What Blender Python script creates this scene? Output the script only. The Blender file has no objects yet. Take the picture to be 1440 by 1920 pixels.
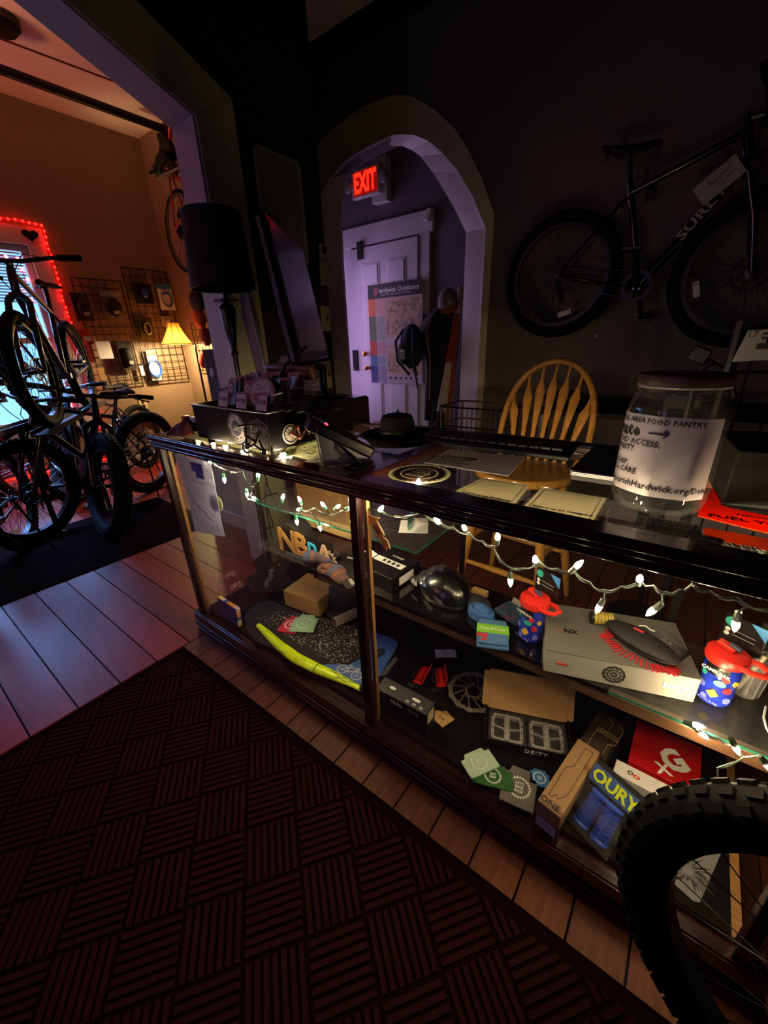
import bpy, math, random
from mathutils import Vector, Matrix, Euler
random.seed(7)
C = bpy.context.scene.collection
PI = math.pi
R_ = math.radians
# ------------------------------------------------------------------ camera
H = 1.23
FPX = 749.334
YAW, PIT, ROL = R_(-37.709), R_(23.022), R_(2.139)
fw = Vector((math.cos(PIT)*math.sin(YAW), math.cos(PIT)*math.cos(YAW), -math.sin(PIT)))
r0 = fw.cross(Vector((0, 0, 1))).normalized()
d0 = fw.cross(r0)
rt = math.cos(ROL)*r0+math.sin(ROL)*d0
dn = -math.sin(ROL)*r0+math.cos(ROL)*d0
cd = bpy.data.cameras.new('camera')
cam = bpy.data.objects.new('camera', cd)
C.objects.link(cam)
cd.sensor_fit = 'HORIZONTAL'
cd.sensor_width = 36
cd.lens = FPX/1440*36
cd.clip_start = .02
mm = Matrix((rt, -dn, -fw)).transposed().to_4x4()
mm.translation = (0, 0, H)
cam.matrix_world = mm
bpy.context.scene.camera = cam


def at(px, py, ax, val):
    """the point of the plane x|y|z = val that the photograph shows at a pixel"""
    v = rt*(px-720)+dn*(py-960)+fw*FPX
    i = 'xyz'.index(ax)
    o = Vector((0, 0, H))
    return o+v*((val-o[i])/v[i])


# ------------------------------------------------------------------ world, lights, exposure
sc = bpy.context.scene
sc.view_settings.view_transform = 'Standard'
sc.view_settings.look = 'None'
sc.view_settings.gamma = 1
sc.view_settings.use_curve_mapping = False
sc.view_settings.exposure = 0.0
w = bpy.data.worlds.new('world')
sc.world = w
w.use_nodes = True
bg = w.node_tree.nodes['Background']
bg.inputs[0].default_value = (.22, .52, 1.0, 1)
bg.inputs[1].default_value = 2.2


def area(name, loc, target, sx, sy, power, col, spread=180):
    l = bpy.data.lights.new(name, 'AREA')
    l.shape = 'RECTANGLE'
    l.size, l.size_y = sx, sy
    l.energy = power
    l.color = col
    l.spread = R_(spread)
    o = bpy.data.objects.new(name, l)
    C.objects.link(o)
    o.location = loc
    o.rotation_euler = (Vector(target)-Vector(loc)).to_track_quat('-Z', 'Y').to_euler()
    return o


def point(name, loc, power, col, rad=.02):
    l = bpy.data.lights.new(name, 'POINT')
    l.energy = power
    l.color = col
    l.shadow_soft_size = rad
    o = bpy.data.objects.new(name, l)
    C.objects.link(o)
    o.location = loc
    return o


# dusk daylight outside the left room's window
area('window_daylight', (-5.02, .70, 1.36), (-4.1, .75, .2), 1.4, 1.4, 85, (.20, .42, 1.0), 100)
# added violet fill behind the camera; the front wall there has no window
area('front_fill_light', (-1.5, -2.8, 1.5), (-1.2, 3.0, .8), 1.5, 1.2, 2.2, (.66, .46, 1.0), 95)
# violet-red dusk from the left room's own shop front
area('left_front_light', (-3.4, -2.8, 1.8), (-2.3, .5, 0), 1.6, 1.2, 5.5, (1.0, .30, .38), 90)
# violet dusk coming through a glazed door at the left end of the hall
area('hall_daylight', (-3.95, 3.45, 1.35), (-1.6, 3.5, 1.1), .55, 1.5, 9, (.76, .46, .96), 150)
area('hall_fill_light', (-3.22, 3.30, 1.25), (-2.3, 3.78, 1.05), .30, 1.5, 2.6, (.76, .50, .96), 160)  # added weak fill on the hall door, hidden behind the arch wall
# added warm fill for the left room's ceiling, out of view, no fixture
area('ceiling_fill_light', (-3.7, -.3, 2.5), (-3.8, 1.0, 3.2), .9, .3, 7.5, (1.0, .36, .19), 85)


# ------------------------------------------------------------------ materials
def lin(c):
    if isinstance(c, str):
        c = c.lstrip('#')
        c = [int(c[i:i+2], 16)/255 for i in (0, 2, 4)]
        return tuple(x/12.92 if x < .04045 else ((x+.055)/1.055)**2.4 for x in c)
    return tuple(c)


MATS = {}


def mat(name, col, rough=.5, metal=0, var=.12, scale=25, bump=0, emit=None, es=0, spec=.5, coat=0, stretch=None, trans=0, objvar=0, alpha=1):
    if name in MATS:
        return MATS[name]
    m = bpy.data.materials.new(name)
    m.use_nodes = True
    nt = m.node_tree
    b = nt.nodes['Principled BSDF']
    col = lin(col)
    tc = nt.nodes.new('ShaderNodeTexCoord')
    mp = nt.nodes.new('ShaderNodeMapping')
    nt.links.new(tc.outputs['Object'], mp.inputs[0])
    if stretch:
        mp.inputs['Scale'].default_value = stretch
    n = nt.nodes.new('ShaderNodeTexNoise')
    n.inputs['Scale'].default_value = scale
    n.inputs['Detail'].default_value = 4
    nt.links.new(mp.outputs[0], n.inputs['Vector'])
    cr = nt.nodes.new('ShaderNodeValToRGB')
    cr.color_ramp.elements[0].position = .3
    cr.color_ramp.elements[1].position = .7
    cr.color_ramp.elements[0].color = (*[max(0, x*(1-var)) for x in col], 1)
    cr.color_ramp.elements[1].color = (*[min(1, x*(1+var)) for x in col], 1)
    nt.links.new(n.outputs[0], cr.inputs[0])
    last = cr.outputs[0]
    if objvar:
        oi = nt.nodes.new('ShaderNodeObjectInfo')
        hs = nt.nodes.new('ShaderNodeHueSaturation')
        mr = nt.nodes.new('ShaderNodeMapRange')
        mr.inputs['To Min'].default_value = 1-objvar
        mr.inputs['To Max'].default_value = 1+objvar
        nt.links.new(oi.outputs['Random'], mr.inputs['Value'])
        nt.links.new(mr.outputs[0], hs.inputs['Value'])
        nt.links.new(last, hs.inputs['Color'])
        last = hs.outputs[0]
    nt.links.new(last, b.inputs['Base Color'])
    b.inputs['Roughness'].default_value = rough
    b.inputs['Metallic'].default_value = metal
    b.inputs['Specular IOR Level'].default_value = spec
    b.inputs['Coat Weight'].default_value = coat
    b.inputs['Transmission Weight'].default_value = trans
    b.inputs['Alpha'].default_value = alpha
    if bump:
        bp = nt.nodes.new('ShaderNodeBump')
        bp.inputs['Strength'].default_value = bump
        bp.inputs['Distance'].default_value = .004
        nt.links.new(n.outputs[0], bp.inputs['Height'])
        nt.links.new(bp.outputs[0], b.inputs['Normal'])
    if emit:
        b.inputs['Emission Color'].default_value = (*lin(emit), 1)
        b.inputs['Emission Strength'].default_value = es
    MATS[name] = m
    return m


def glassmat(name, tint=(1, 1, 1), rough=0.0, ior=1.45, haze=0):
    if name in MATS:
        return MATS[name]
    m = bpy.data.materials.new(name)
    m.use_nodes = True
    nt = m.node_tree
    nt.nodes.clear()
    o = nt.nodes.new('ShaderNodeOutputMaterial')
    mx = nt.nodes.new('ShaderNodeMixShader')
    fr = nt.nodes.new('ShaderNodeFresnel')
    fr.inputs[0].default_value = ior
    t = nt.nodes.new('ShaderNodeBsdfTransparent')
    t.inputs[0].default_value = (*tint, 1)
    g = nt.nodes.new('ShaderNodeBsdfGlossy')
    g.inputs['Roughness'].default_value = rough
    ge = nt.nodes.new('ShaderNodeNewGeometry')
    sb = nt.nodes.new('ShaderNodeMath')
    sb.operation = 'SUBTRACT'
    sb.use_clamp = True
    nt.links.new(fr.outputs[0], sb.inputs[0])
    nt.links.new(ge.outputs['Backfacing'], sb.inputs[1])
    nt.links.new(sb.outputs[0], mx.inputs[0])
    nt.links.new(t.outputs[0], mx.inputs[1])
    nt.links.new(g.outputs[0], mx.inputs[2])
    last = mx
    if haze:
        df = nt.nodes.new('ShaderNodeBsdfDiffuse')
        df.inputs[0].default_value = (.6, .6, .6, 1)
        ns = nt.nodes.new('ShaderNodeTexNoise')
        ns.inputs['Scale'].default_value = 9
        ml = nt.nodes.new('ShaderNodeMath')
        ml.operation = 'MULTIPLY'
        ml.inputs[1].default_value = haze
        nt.links.new(ns.outputs[0], ml.inputs[0])
        m2 = nt.nodes.new('ShaderNodeMixShader')
        nt.links.new(ml.outputs[0], m2.inputs[0])
        nt.links.new(mx.outputs[0], m2.inputs[1])
        nt.links.new(df.outputs[0], m2.inputs[2])
        last = m2
    nt.links.new(last.outputs[0], o.inputs[0])
    MATS[name] = m
    return m


def translucent(name, col, mix=.6):
    m = bpy.data.materials.new(name)
    m.use_nodes = True
    nt = m.node_tree
    nt.nodes.clear()
    o = nt.nodes.new('ShaderNodeOutputMaterial')
    mx = nt.nodes.new('ShaderNodeMixShader')
    mx.inputs[0].default_value = mix
    a = nt.nodes.new('ShaderNodeBsdfDiffuse')
    b = nt.nodes.new('ShaderNodeBsdfTranslucent')
    n = nt.nodes.new('ShaderNodeTexNoise')
    n.inputs['Scale'].default_value = 60
    cr = nt.nodes.new('ShaderNodeValToRGB')
    c = lin(col)
    cr.color_ramp.elements[0].color = (*[x*.85 for x in c], 1)
    cr.color_ramp.elements[1].color = (*c, 1)
    nt.links.new(n.outputs[0], cr.inputs[0])
    nt.links.new(cr.outputs[0], a.inputs[0])
    nt.links.new(cr.outputs[0], b.inputs[0])
    nt.links.new(a.outputs[0], mx.inputs[1])
    nt.links.new(b.outputs[0], mx.inputs[2])
    nt.links.new(mx.outputs[0], o.inputs[0])
    return m


m_tl = {}


def thin_paper(name, col, mix=.5):
    if name not in m_tl:
        m_tl[name] = translucent(name, col, mix)
    return m_tl[name]


def emis(name, col, s):
    return mat(name, col, .4, emit=col, es=s, var=.02)


# ------------------------------------------------------------------ mesh builder
class MB:
    def __init__(s, M=None):
        s.v = []
        s.f = []
        s.M = M or Matrix()

    def add(s, vs, fs, M=None):
        k = len(s.v)
        T = s.M @ M if M is not None else s.M
        s.v += [T @ Vector(v) for v in vs]
        s.f += [[i+k for i in f] for f in fs]
        return s

    def box(s, c, d, rot=None, M=None):
        x, y, z = d[0]/2, d[1]/2, d[2]/2
        vs = [Vector((i*x, j*y, k*z)) for i in (-1, 1) for j in (-1, 1) for k in (-1, 1)]
        T = Matrix.Translation(c)
        if rot:
            T = T @ Euler(rot).to_matrix().to_4x4()
        if M is not None:
            T = M @ T
        return s.add(vs, [(0, 1, 3, 2), (4, 6, 7, 5), (0, 4, 5, 1), (2, 3, 7, 6), (0, 2, 6, 4), (1, 5, 7, 3)], T)

    def bx(s, x0, x1, y0, y1, z0, z1):
        return s.box(((x0+x1)/2, (y0+y1)/2, (z0+z1)/2), (abs(x1-x0), abs(y1-y0), abs(z1-z0)))

    def tube(s, pts, r, n=8, cap=True, closed=False):
        pts = [Vector(p) for p in pts]
        m = len(pts)
        rs = r if isinstance(r, (list, tuple)) else [r]*m
        vs = []
        u = None
        for i, p in enumerate(pts):
            if closed:
                t = pts[(i+1) % m]-pts[i-1]
            else:
                t = pts[min(i+1, m-1)]-pts[max(i-1, 0)]
            if t.length < 1e-9:
                t = Vector((0, 0, 1))
            t.normalize()
            if u is None:
                u = t.orthogonal().normalized()
            else:
                u = u-t*u.dot(t)
                u = u.normalized() if u.length > 1e-6 else t.orthogonal().normalized()
            b = t.cross(u)
            for k in range(n):
                a = 2*PI*k/n
                vs.append(p+(u*math.cos(a)+b*math.sin(a))*rs[i])
        fs = []
        for i in range(m if closed else m-1):
            j = (i+1) % m
            for k in range(n):
                l = (k+1) % n
                fs.append((i*n+k, i*n+l, j*n+l, j*n+k))
        if cap and not closed:
            fs.append(tuple(range(n-1, -1, -1)))
            fs.append(tuple((m-1)*n+k for k in range(n)))
        return s.add(vs, fs)

    def cyl(s, a, b, r, r2=None, n=16):
        return s.tube([a, b], [r, r if r2 is None else r2], n)

    def lathe(s, prof, n=24, M=None, sx=1, sy=1):
        vs = []
        for r, z in prof:
            for k in range(n):
                a = 2*PI*k/n
                vs.append((r*math.cos(a)*sx, r*math.sin(a)*sy, z))
        m = len(prof)
        fs = [(i*n+k, i*n+(k+1) % n, (i+1)*n+(k+1) % n, (i+1)*n+k) for i in range(m-1) for k in range(n)]
        if prof[0][0] > 1e-6:
            fs.append(tuple(range(n-1, -1, -1)))
        if prof[-1][0] > 1e-6:
            fs.append(tuple((m-1)*n+k for k in range(n)))
        return s.add(vs, fs, M)

    def shell(s, prof, n=24, M=None):
        """open lathe, no caps"""
        vs = []
        for r, z in prof:
            for k in range(n):
                a = 2*PI*k/n
                vs.append((r*math.cos(a), r*math.sin(a), z))
        m = len(prof)
        return s.add(vs, [(i*n+k, i*n+(k+1) % n, (i+1)*n+(k+1) % n, (i+1)*n+k) for i in range(m-1) for k in range(n)], M)

    def prism(s, poly, z0, z1, M=None):
        n = len(poly)
        vs = [(x, y, z0) for x, y in poly]+[(x, y, z1) for x, y in poly]
        fs = [tuple(range(n-1, -1, -1)), tuple(range(n, 2*n))]+[(i, (i+1) % n, n+(i+1) % n, n+i) for i in range(n)]
        return s.add(vs, fs, M)

    def ring(s, inner, outer, z0, z1, M=None):
        """band between two equally long closed outlines"""
        n = len(inner)
        vs = [(x, y, z) for z in (z0, z1) for p in (inner, outer) for x, y in p]
        fs = []
        for i in range(n):
            j = (i+1) % n
            fs += [(i, j, n+j, n+i), (2*n+i, 3*n+i, 3*n+j, 2*n+j), (n+i, n+j, 3*n+j, 3*n+i), (j, i, 2*n+i, 2*n+j)]
        return s.add(vs, fs, M)

    def torus(s, R, r, M=None, n=32, m=8, rz=None):
        vs = []
        for i in range(n):
            a = 2*PI*i/n
            for k in range(m):
                b = 2*PI*k/m
                q = R+r*math.cos(b)
                vs.append((q*math.cos(a), q*math.sin(a), (rz or r)*math.sin(b)))
        fs = [(i*m+k, ((i+1) % n)*m+k, ((i+1) % n)*m+(k+1) % m, i*m+(k+1) % m) for i in range(n) for k in range(m)]
        return s.add(vs, fs, M)

    def ball(s, c, r, n=16, m=10, rot=None):
        r = r if isinstance(r, (tuple, list)) else (r, r, r)
        vs = [(0, 0, r[2])]
        for i in range(1, m):
            t = PI*i/m
            for k in range(n):
                a = 2*PI*k/n
                vs.append((r[0]*math.sin(t)*math.cos(a), r[1]*math.sin(t)*math.sin(a), r[2]*math.cos(t)))
        vs.append((0, 0, -r[2]))
        fs = [(0, 1+k, 1+(k+1) % n) for k in range(n)]
        for i in range(m-2):
            for k in range(n):
                a, b = 1+i*n+k, 1+i*n+(k+1) % n
                fs.append((a, a+n, b+n, b))
        e = len(vs)-1
        fs += [(e, e-n+(k+1) % n, e-n+k) for k in range(n)]
        T = Matrix.Translation(c)
        if rot:
            T = T @ Euler(rot).to_matrix().to_4x4()
        return s.add(vs, fs, T)

    def quad(s, a, b, c, d, th):
        """a slab on four corners, thickness along its normal"""
        a, b, c, d = map(Vector, (a, b, c, d))
        n = (b-a).cross(d-a).normalized()*th
        return s.add([a, b, c, d, a+n, b+n, c+n, d+n], [(3, 2, 1, 0), (4, 5, 6, 7), (0, 1, 5, 4), (1, 2, 6, 5), (2, 3, 7, 6), (3, 0, 4, 7)])

    def grid(s, fn, nu, nv, th=0):
        vs = [Vector(fn(i/nu, j/nv)) for i in range(nu+1) for j in range(nv+1)]
        q = lambda i, j: i*(nv+1)+j
        fs = [(q(i, j), q(i+1, j), q(i+1, j+1), q(i, j+1)) for i in range(nu) for j in range(nv)]
        if th:
            N = [Vector() for _ in vs]
            for f in fs:
                nn = (vs[f[1]]-vs[f[0]]).cross(vs[f[3]]-vs[f[0]])
                for i in f:
                    N[i] += nn
            k = len(vs)
            vs = vs+[v-nn.normalized()*th for v, nn in zip(vs, N)]
            edge = [q(i, 0) for i in range(nu+1)]+[q(nu, j) for j in range(1, nv+1)]+[q(i, nv) for i in range(nu-1, -1, -1)]+[q(0, j) for j in range(nv-1, 0, -1)]
            fs += [tuple(i+k for i in reversed(f)) for f in fs]
            fs += [(edge[i], edge[i]+k, edge[(i+1) % len(edge)]+k, edge[(i+1) % len(edge)]) for i in range(len(edge))]
        return s.add(vs, fs)

    def mesh(s, name, m, smooth=None):
        me = bpy.data.meshes.new(name)
        me.from_pydata([tuple(v) for v in s.v], [], s.f)
        me.validate()
        if m:
            me.materials.append(m)
        if smooth:
            me.polygons.foreach_set('use_smooth', [True]*len(me.polygons))
            me.set_sharp_from_angle(angle=R_(40))
        me.update()
        return me

    def build(s, name, m, parent=None, label=None, bevel=0, smooth=True, sub=0):
        o = bpy.data.objects.new(name, s.mesh(name, m, smooth))
        C.objects.link(o)
        if parent:
            o.parent = parent
        if label:
            o['label'] = label
        if bevel:
            b = o.modifiers.new('b', 'BEVEL')
            b.width = bevel
            b.segments = 2
            b.limit_method = 'ANGLE'
            b.angle_limit = R_(40)
        if sub:
            b = o.modifiers.new('s', 'SUBSURF')
            b.levels = b.render_levels = sub
        return o


def thing(name, label, cat, loc=(0, 0, 0), rz=0, group=None, rot=None):
    o = bpy.data.objects.new(name, None)
    C.objects.link(o)
    o.location = loc
    o.rotation_euler = rot or (0, 0, rz)
    o.empty_display_size = .05
    o['label'] = label
    o['category'] = cat
    if group:
        o['group'] = group
    return o


def tag(o, label, cat, group=None, loc=None, rz=None, rot=None):
    o['label'] = label
    o['category'] = cat
    if group:
        o['group'] = group
    if loc is not None:
        o.location = loc
    if rz is not None:
        o.rotation_euler = (0, 0, rz)
    if rot is not None:
        o.rotation_euler = rot
    return o


def struct(o):
    o['kind'] = 'structure'
    return o


def empty(name, parent=None):
    o = bpy.data.objects.new(name, None)
    C.objects.link(o)
    o.empty_display_size = .05
    if parent:
        o.parent = parent
    return o


def copy_tree(o, parent=None):
    c = o.copy()
    C.objects.link(c)
    c.parent = parent
    for ch in list(o.children):
        copy_tree(ch, c)
    return c


def text(s, size, parent, m, M, name='lettering', ext=.0003, bold=0.0, al='CENTER', sp=1, shear=0, xs=1, res=2):
    cu = bpy.data.curves.new('t', 'FONT')
    cu.body = s
    cu.size = size
    cu.align_x = al
    cu.align_y = 'CENTER'
    cu.extrude = ext
    cu.offset = bold*size
    cu.space_character = sp
    cu.shear = shear
    cu.resolution_u = res
    t = bpy.data.objects.new('t', cu)
    me = bpy.data.meshes.new_from_object(t)
    bpy.data.objects.remove(t)
    me.transform(M @ Matrix.Diagonal((xs, 1, 1, 1)))
    me.materials.clear()
    me.materials.append(m)
    o = bpy.data.objects.new(name, me)
    C.objects.link(o)
    o.parent = parent
    return o


def T(x, y, z, rx=0, ry=0, rz=0):
    return Matrix.Translation((x, y, z)) @ Euler((R_(rx), R_(ry), R_(rz))).to_matrix().to_4x4()


def frame(o, x, y):
    """matrix whose local x,y axes follow two world directions"""
    x = Vector(x).normalized()
    z = x.cross(Vector(y)).normalized()
    y = z.cross(x)
    m = Matrix((x, y, z)).transposed().to_4x4()
    m.translation = o
    return m


def circ(r, n=32, sx=1, sy=1, a0=0):
    return [(r*sx*math.cos(a0+2*PI*i/n), r*sy*math.sin(a0+2*PI*i/n)) for i in range(n)]


def rrect(w, h, r, n=4):
    out = []
    for cx, cy, a in ((w/2-r, h/2-r, 0), (-w/2+r, h/2-r, 90), (-w/2+r, -h/2+r, 180), (w/2-r, -h/2+r, 270)):
        for i in range(n+1):
            t = R_(a+90*i/n)
            out.append((cx+r*math.cos(t), cy+r*math.sin(t)))
    return out


def gear(r, teeth=24, d=.12):
    out = []
    for i in range(teeth*4):
        a = 2*PI*i/(teeth*4)
        rr = r*(1 if i % 4 in (0, 1) else 1-d)
        out.append((rr*math.cos(a), rr*math.sin(a)))
    return out


def scribble(mb, rng, n, w, h, z, lw, M=None, seg=5):
    """wandering printed lines"""
    for _ in range(n):
        x, y = rng.uniform(-w/2, w/2), rng.uniform(-h/2, h/2)
        a = rng.uniform(0, 2*PI)
        pts = [(x, y)]
        for _ in range(seg):
            a += rng.uniform(-.9, .9)
            x = max(-w/2, min(w/2, x+math.cos(a)*w*.07))
            y = max(-h/2, min(h/2, y+math.sin(a)*w*.07))
            pts.append((x, y))
        for p, q in zip(pts, pts[1:]):
            dx, dy = q[0]-p[0], q[1]-p[1]
            L = math.hypot(dx, dy) or 1
            nx, ny = -dy/L*lw/2, dx/L*lw/2
            mb.prism([(p[0]+nx, p[1]+ny), (p[0]-nx, p[1]-ny), (q[0]-nx, q[1]-ny), (q[0]+nx, q[1]+ny)], z, z+.0003, M)


# shared materials
m_blk = mat('black_plastic', '#0b0b0c', .38)
m_blkmat = mat('black_matte', '#0a0a0b', .75, bump=.1)
m_rub = mat('tire_rubber', '#050506', .8, spec=.2, bump=.2, scale=80)
m_steel = mat('steel', '#8a8a8c', .3, 1)
m_dsteel = mat('dark_steel', '#2a2a2d', .35, .9)
m_alu = mat('brushed_aluminium', '#a9a9ab', .35, 1)
m_white = mat('white_paint', '#c9c8c8', .5, var=.04)
m_paper = mat('paper_white', '#d9d9de', .8, var=.04)
m_card = mat('cardboard', '#b08a55', .8, var=.08, scale=60, bump=.15)
m_ink = mat('black_ink', '#101012', .6)
m_rail = mat('mahogany_rail', '#2b1214', .22, var=.35, scale=14, stretch=(1.5, 22, 22), coat=.5)
m_raily = mat('mahogany_rail_cross', '#2b1214', .22, var=.35, scale=14, stretch=(22, 1.5, 22), coat=.5)
m_railz = mat('mahogany_post', '#2b1416', .25, var=.35, scale=14, stretch=(22, 22, 1.5), coat=.4)
m_oak = mat('golden_oak', '#c08a3c', .35, var=.25, scale=10, stretch=(12, 12, 1.2), coat=.3)
m_oakraw = mat('inner_oak', '#8a6234', .5, var=.3, scale=10, stretch=(2, 20, 20))
m_glass = glassmat('case_glass', (.97, 1, .98), haze=.035)
m_clear = glassmat('clear_plastic', (.97, .97, .98), .08, 1.5, haze=.05)
m_red = mat('red_plastic', '#d1281c', .3, var=.05)
m_blue = mat('blue_cloth', '#2f5e9e', .8, var=.15, bump=.2, scale=90)
m_teal = mat('glass_edge', '#1b5244', .15)

# ------------------------------------------------------------------ the room
XW = -5.03      # left room's outer wall
YB = 2.70       # left room's back wall
YA = 3.10       # arch wall
YD = 3.78       # hall door wall
XN, XN2 = -1.88, -2.03   # the wall between the two rooms
ZC = 3.2
m_wall_dark = mat('charcoal_wall_paint', '#554d4c', .7, var=.06, scale=6)
m_wall_tan = mat('tan_wall_paint', '#86715a', .75, var=.05, scale=6)
m_casing = mat('beige_casing_paint', '#b3aa8c', .55, var=.05, scale=8)
m_trim = mat('cream_trim_paint', '#c8bfc2', .45, var=.04, scale=8)
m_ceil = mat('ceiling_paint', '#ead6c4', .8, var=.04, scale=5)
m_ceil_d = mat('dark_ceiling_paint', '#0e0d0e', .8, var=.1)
m_hall = mat('plum_grey_hall_paint', '#6a5f6c', .7, var=.05, scale=6)

# floor: slab and planks
fl = struct(MB().bx(XW-.2, 2.4, -3.0, 4.2, -.10, -.014).build('floor', mat('subfloor', '#120a08', .8)))
m_pl = mat('stained_maple_planks', '#842a1c', .42, spec=.25, var=.28, scale=5, stretch=(1.2, 14, 14), bump=.08, objvar=.22)
m_pl2 = mat('stained_maple_border', '#64331a', .55, spec=.3, var=.28, scale=5, stretch=(14, 1.2, 14), bump=.08, objvar=.22)
rng = random.Random(3)


def plank(x0, x1, y0, y1, m):
    cx, cy = (x0+x1)/2, (y0+y1)/2
    o = MB().bx(x0-cx, x1-cx, y0-cy, y1-cy, -.0145, rng.uniform(-.0006, .0004)).build('plank', m, fl, smooth=False)
    o.location = (cx, cy, 0)


y = -1.45
while y < 2.7:
    x = XW
    n = 0
    x1 = XW+rng.uniform(.8, 2.2)
    while x < -1.63:
        x1 = min(x1, -1.615)
        if -1.615-x1 < .4:
            x1 = -1.615
        plank(x+.0012, x1-.0012, y+.002, y+.143, m_pl)
        x = x1
        x1 = x+rng.uniform(1.3, 2.4)
    y += .1465
x = -1.61
while x < 1.8:
    plank(x+.002, x+.113, -1.6, .5+rng.uniform(-.02, .02) if False else .86, m_pl2)
    plank(x+.002, x+.113, .862, 3.75, m_pl2)
    x += .1165


def wallobj(name, m, build):
    b = MB()
    build(b)
    return struct(b.build(name, m, smooth=False))


# left room
W1Y0, W1Y1, W1Z0, W1Z1 = -.10, 1.47, .60, 2.13
wl = wallobj('wall_left', m_wall_tan, lambda b: (b.bx(XW-.15, XW, -3.0, W1Y0, 0, ZC), b.bx(XW-.15, XW, W1Y1, YB, 0, ZC), b.bx(XW-.15, XW, W1Y0, W1Y1, 0, W1Z0), b.bx(XW-.15, XW, W1Y0, W1Y1, W1Z1, ZC)))
wallobj('wall_rear', m_wall_tan, lambda b: b.bx(XW-.15, -3.0, YB, YB+.15, 0, ZC))
wallobj('wall_corner', m_wall_tan, lambda b: (b.quad((-3.15, YB, 0), (-2.03, 1.90, 0), (-2.03, 1.90, ZC), (-3.15, YB, ZC), -.06), b.bx(-3.2, -3.08, YB, 3.15, 0, ZC)))
ce = wallobj('ceiling', m_ceil, lambda b: b.bx(XW-.15, XN2, -3.0, YB+.15, ZC, ZC+.1))
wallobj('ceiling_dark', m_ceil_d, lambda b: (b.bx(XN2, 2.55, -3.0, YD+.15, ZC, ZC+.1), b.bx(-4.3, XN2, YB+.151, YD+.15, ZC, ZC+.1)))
m_seam = mat('ceiling_seam', '#5a2a20', .8)
a, b_ = at(0, 72, 'z', ZC-.004), at(228, 158, 'z', ZC-.004)
q = MB().tube([a+(a-b_)*.6, b_+(b_-a)*.15], .007, 4).build('trim_1', m_seam)
struct(q)
wallobj('wall_front', m_wall_dark, lambda b: (b.bx(XW-.15, -2.4, -3.15, -3.0, 0, ZC), b.bx(-2.4, 2.55, -3.15, -3.0, 0, ZC)))
wallobj('wall_right', m_wall_dark, lambda b: b.bx(2.4, 2.55, -3.0, YD, 0, ZC))

# wall between the rooms, sloping-headed opening
ja = at(362, 217, 'x', XN)      # top of the far jamb
hb = at(115, 0, 'x', XN)
yj, zj = ja.y, ja.z
slope = (hb.z-zj)/(yj-hb.y)
yN = XN/-.955                   # where this wall ends towards the arch
yp, zp = -.25, None
zp = zj+slope*(yj-yp)
yl = 2*yp-yj
poly = [(-3.0, 0), (yl, 0), (yl, zj), (yp, min(zp, ZC-.05)), (yj, zj), (yj, 0), (yN, 0), (yN, ZC), (-3.0, ZC)]
Mx = Matrix(((0, 0, 1, 0), (1, 0, 0, 0), (0, 1, 0, 0), (0, 0, 0, 1)))   # (y,z,x)->(x,y,z)
m_dark2 = mat('dark_brown_wall_paint', '#211a17', .75, var=.06, scale=6)
wallobj('wall_divider', m_dark2, lambda b: b.prism(poly, XN2, XN, Mx))
# white reveal lining the far side and head, and the wide casing round it
t = MB()
t.prism([(yj-.012, 0), (yj, 0), (yj, zj), (yj-.012, zj-.004)], XN2-.005, XN+.012, Mx)
t.prism([(yj-.012, zj-.004), (yj, zj), (yp, zp), (yp, zp-.015)], XN2-.005, XN+.012, Mx)
struct(t.build('trim_2', mat('pale_reveal_paint', '#a7a3b4', .5, var=.03), smooth=False))
cw = .195
t = MB()
t.prism([(yj, 0), (yj+cw, 0), (yj+cw, zj+.11), (yj, zj)], XN-.002, XN+.018, Mx)
t.prism([(yj, zj), (yj+cw, zj+.11), (yp, zp+cw+.04), (yp, zp)], XN-.002, XN+.018, Mx)
struct(t.build('trim_3', m_casing, smooth=False, bevel=.004))

# arch wall: wide casing ring outside, splayed reveal inside
def wp_(px, y_):
    return [(at(x, z, 'y', y_).x, at(x, z, 'y', y_).z) for x, z in px]


out_o = [(-3.06, 1.95), (-3.06, 2.40), (-3.02, 2.66), (-2.878, 2.761), (-2.74, 2.80), (-2.593, 2.825), (-2.45, 2.842), (-2.305, 2.844), (-2.19, 2.836), (-2.093, 2.816), (-1.982, 2.773), (-1.823, 2.668), (-1.664, 2.53), (-1.56, 2.398), (-1.453, 2.227), (-1.342, 2.0)]
out_i = [(-3.0, 1.90), (-2.995, 2.25), (-2.93, 2.40), (-2.82, 2.49), (-2.68, 2.55), (-2.55, 2.585), (-2.40, 2.60)]+wp_([(722, 265), (740, 257), (757, 255), (780, 256), (805, 266), (832, 287), (862, 322), (890, 370), (915, 430)], YA)
out_b = [(-2.83, 1.90), (-2.82, 2.20), (-2.78, 2.36)]+wp_([(655, 318), (668, 305), (684, 293), (700, 283), (717, 276), (735, 274), (755, 274), (775, 283), (792, 295), (815, 325), (837, 360), (857, 395), (877, 437)], YA+.10)


def arch_poly(o):
    return o


Mz = Matrix(((1, 0, 0, 0), (0, 0, 1, 0), (0, 1, 0, 0), (0, 0, 0, 1)))   # (x,z,y)->(x,y,z)
pb = arch_poly(out_i)
wp = [(-3.2, 0), (pb[0][0], 0)]+pb+[(pb[-1][0], 0), (2.4, 0), (2.4, ZC), (-3.2, ZC)]
wallobj('wall_back', m_wall_dark, lambda b: b.prism(wp, YA, YA+.14, Mz))


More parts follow.
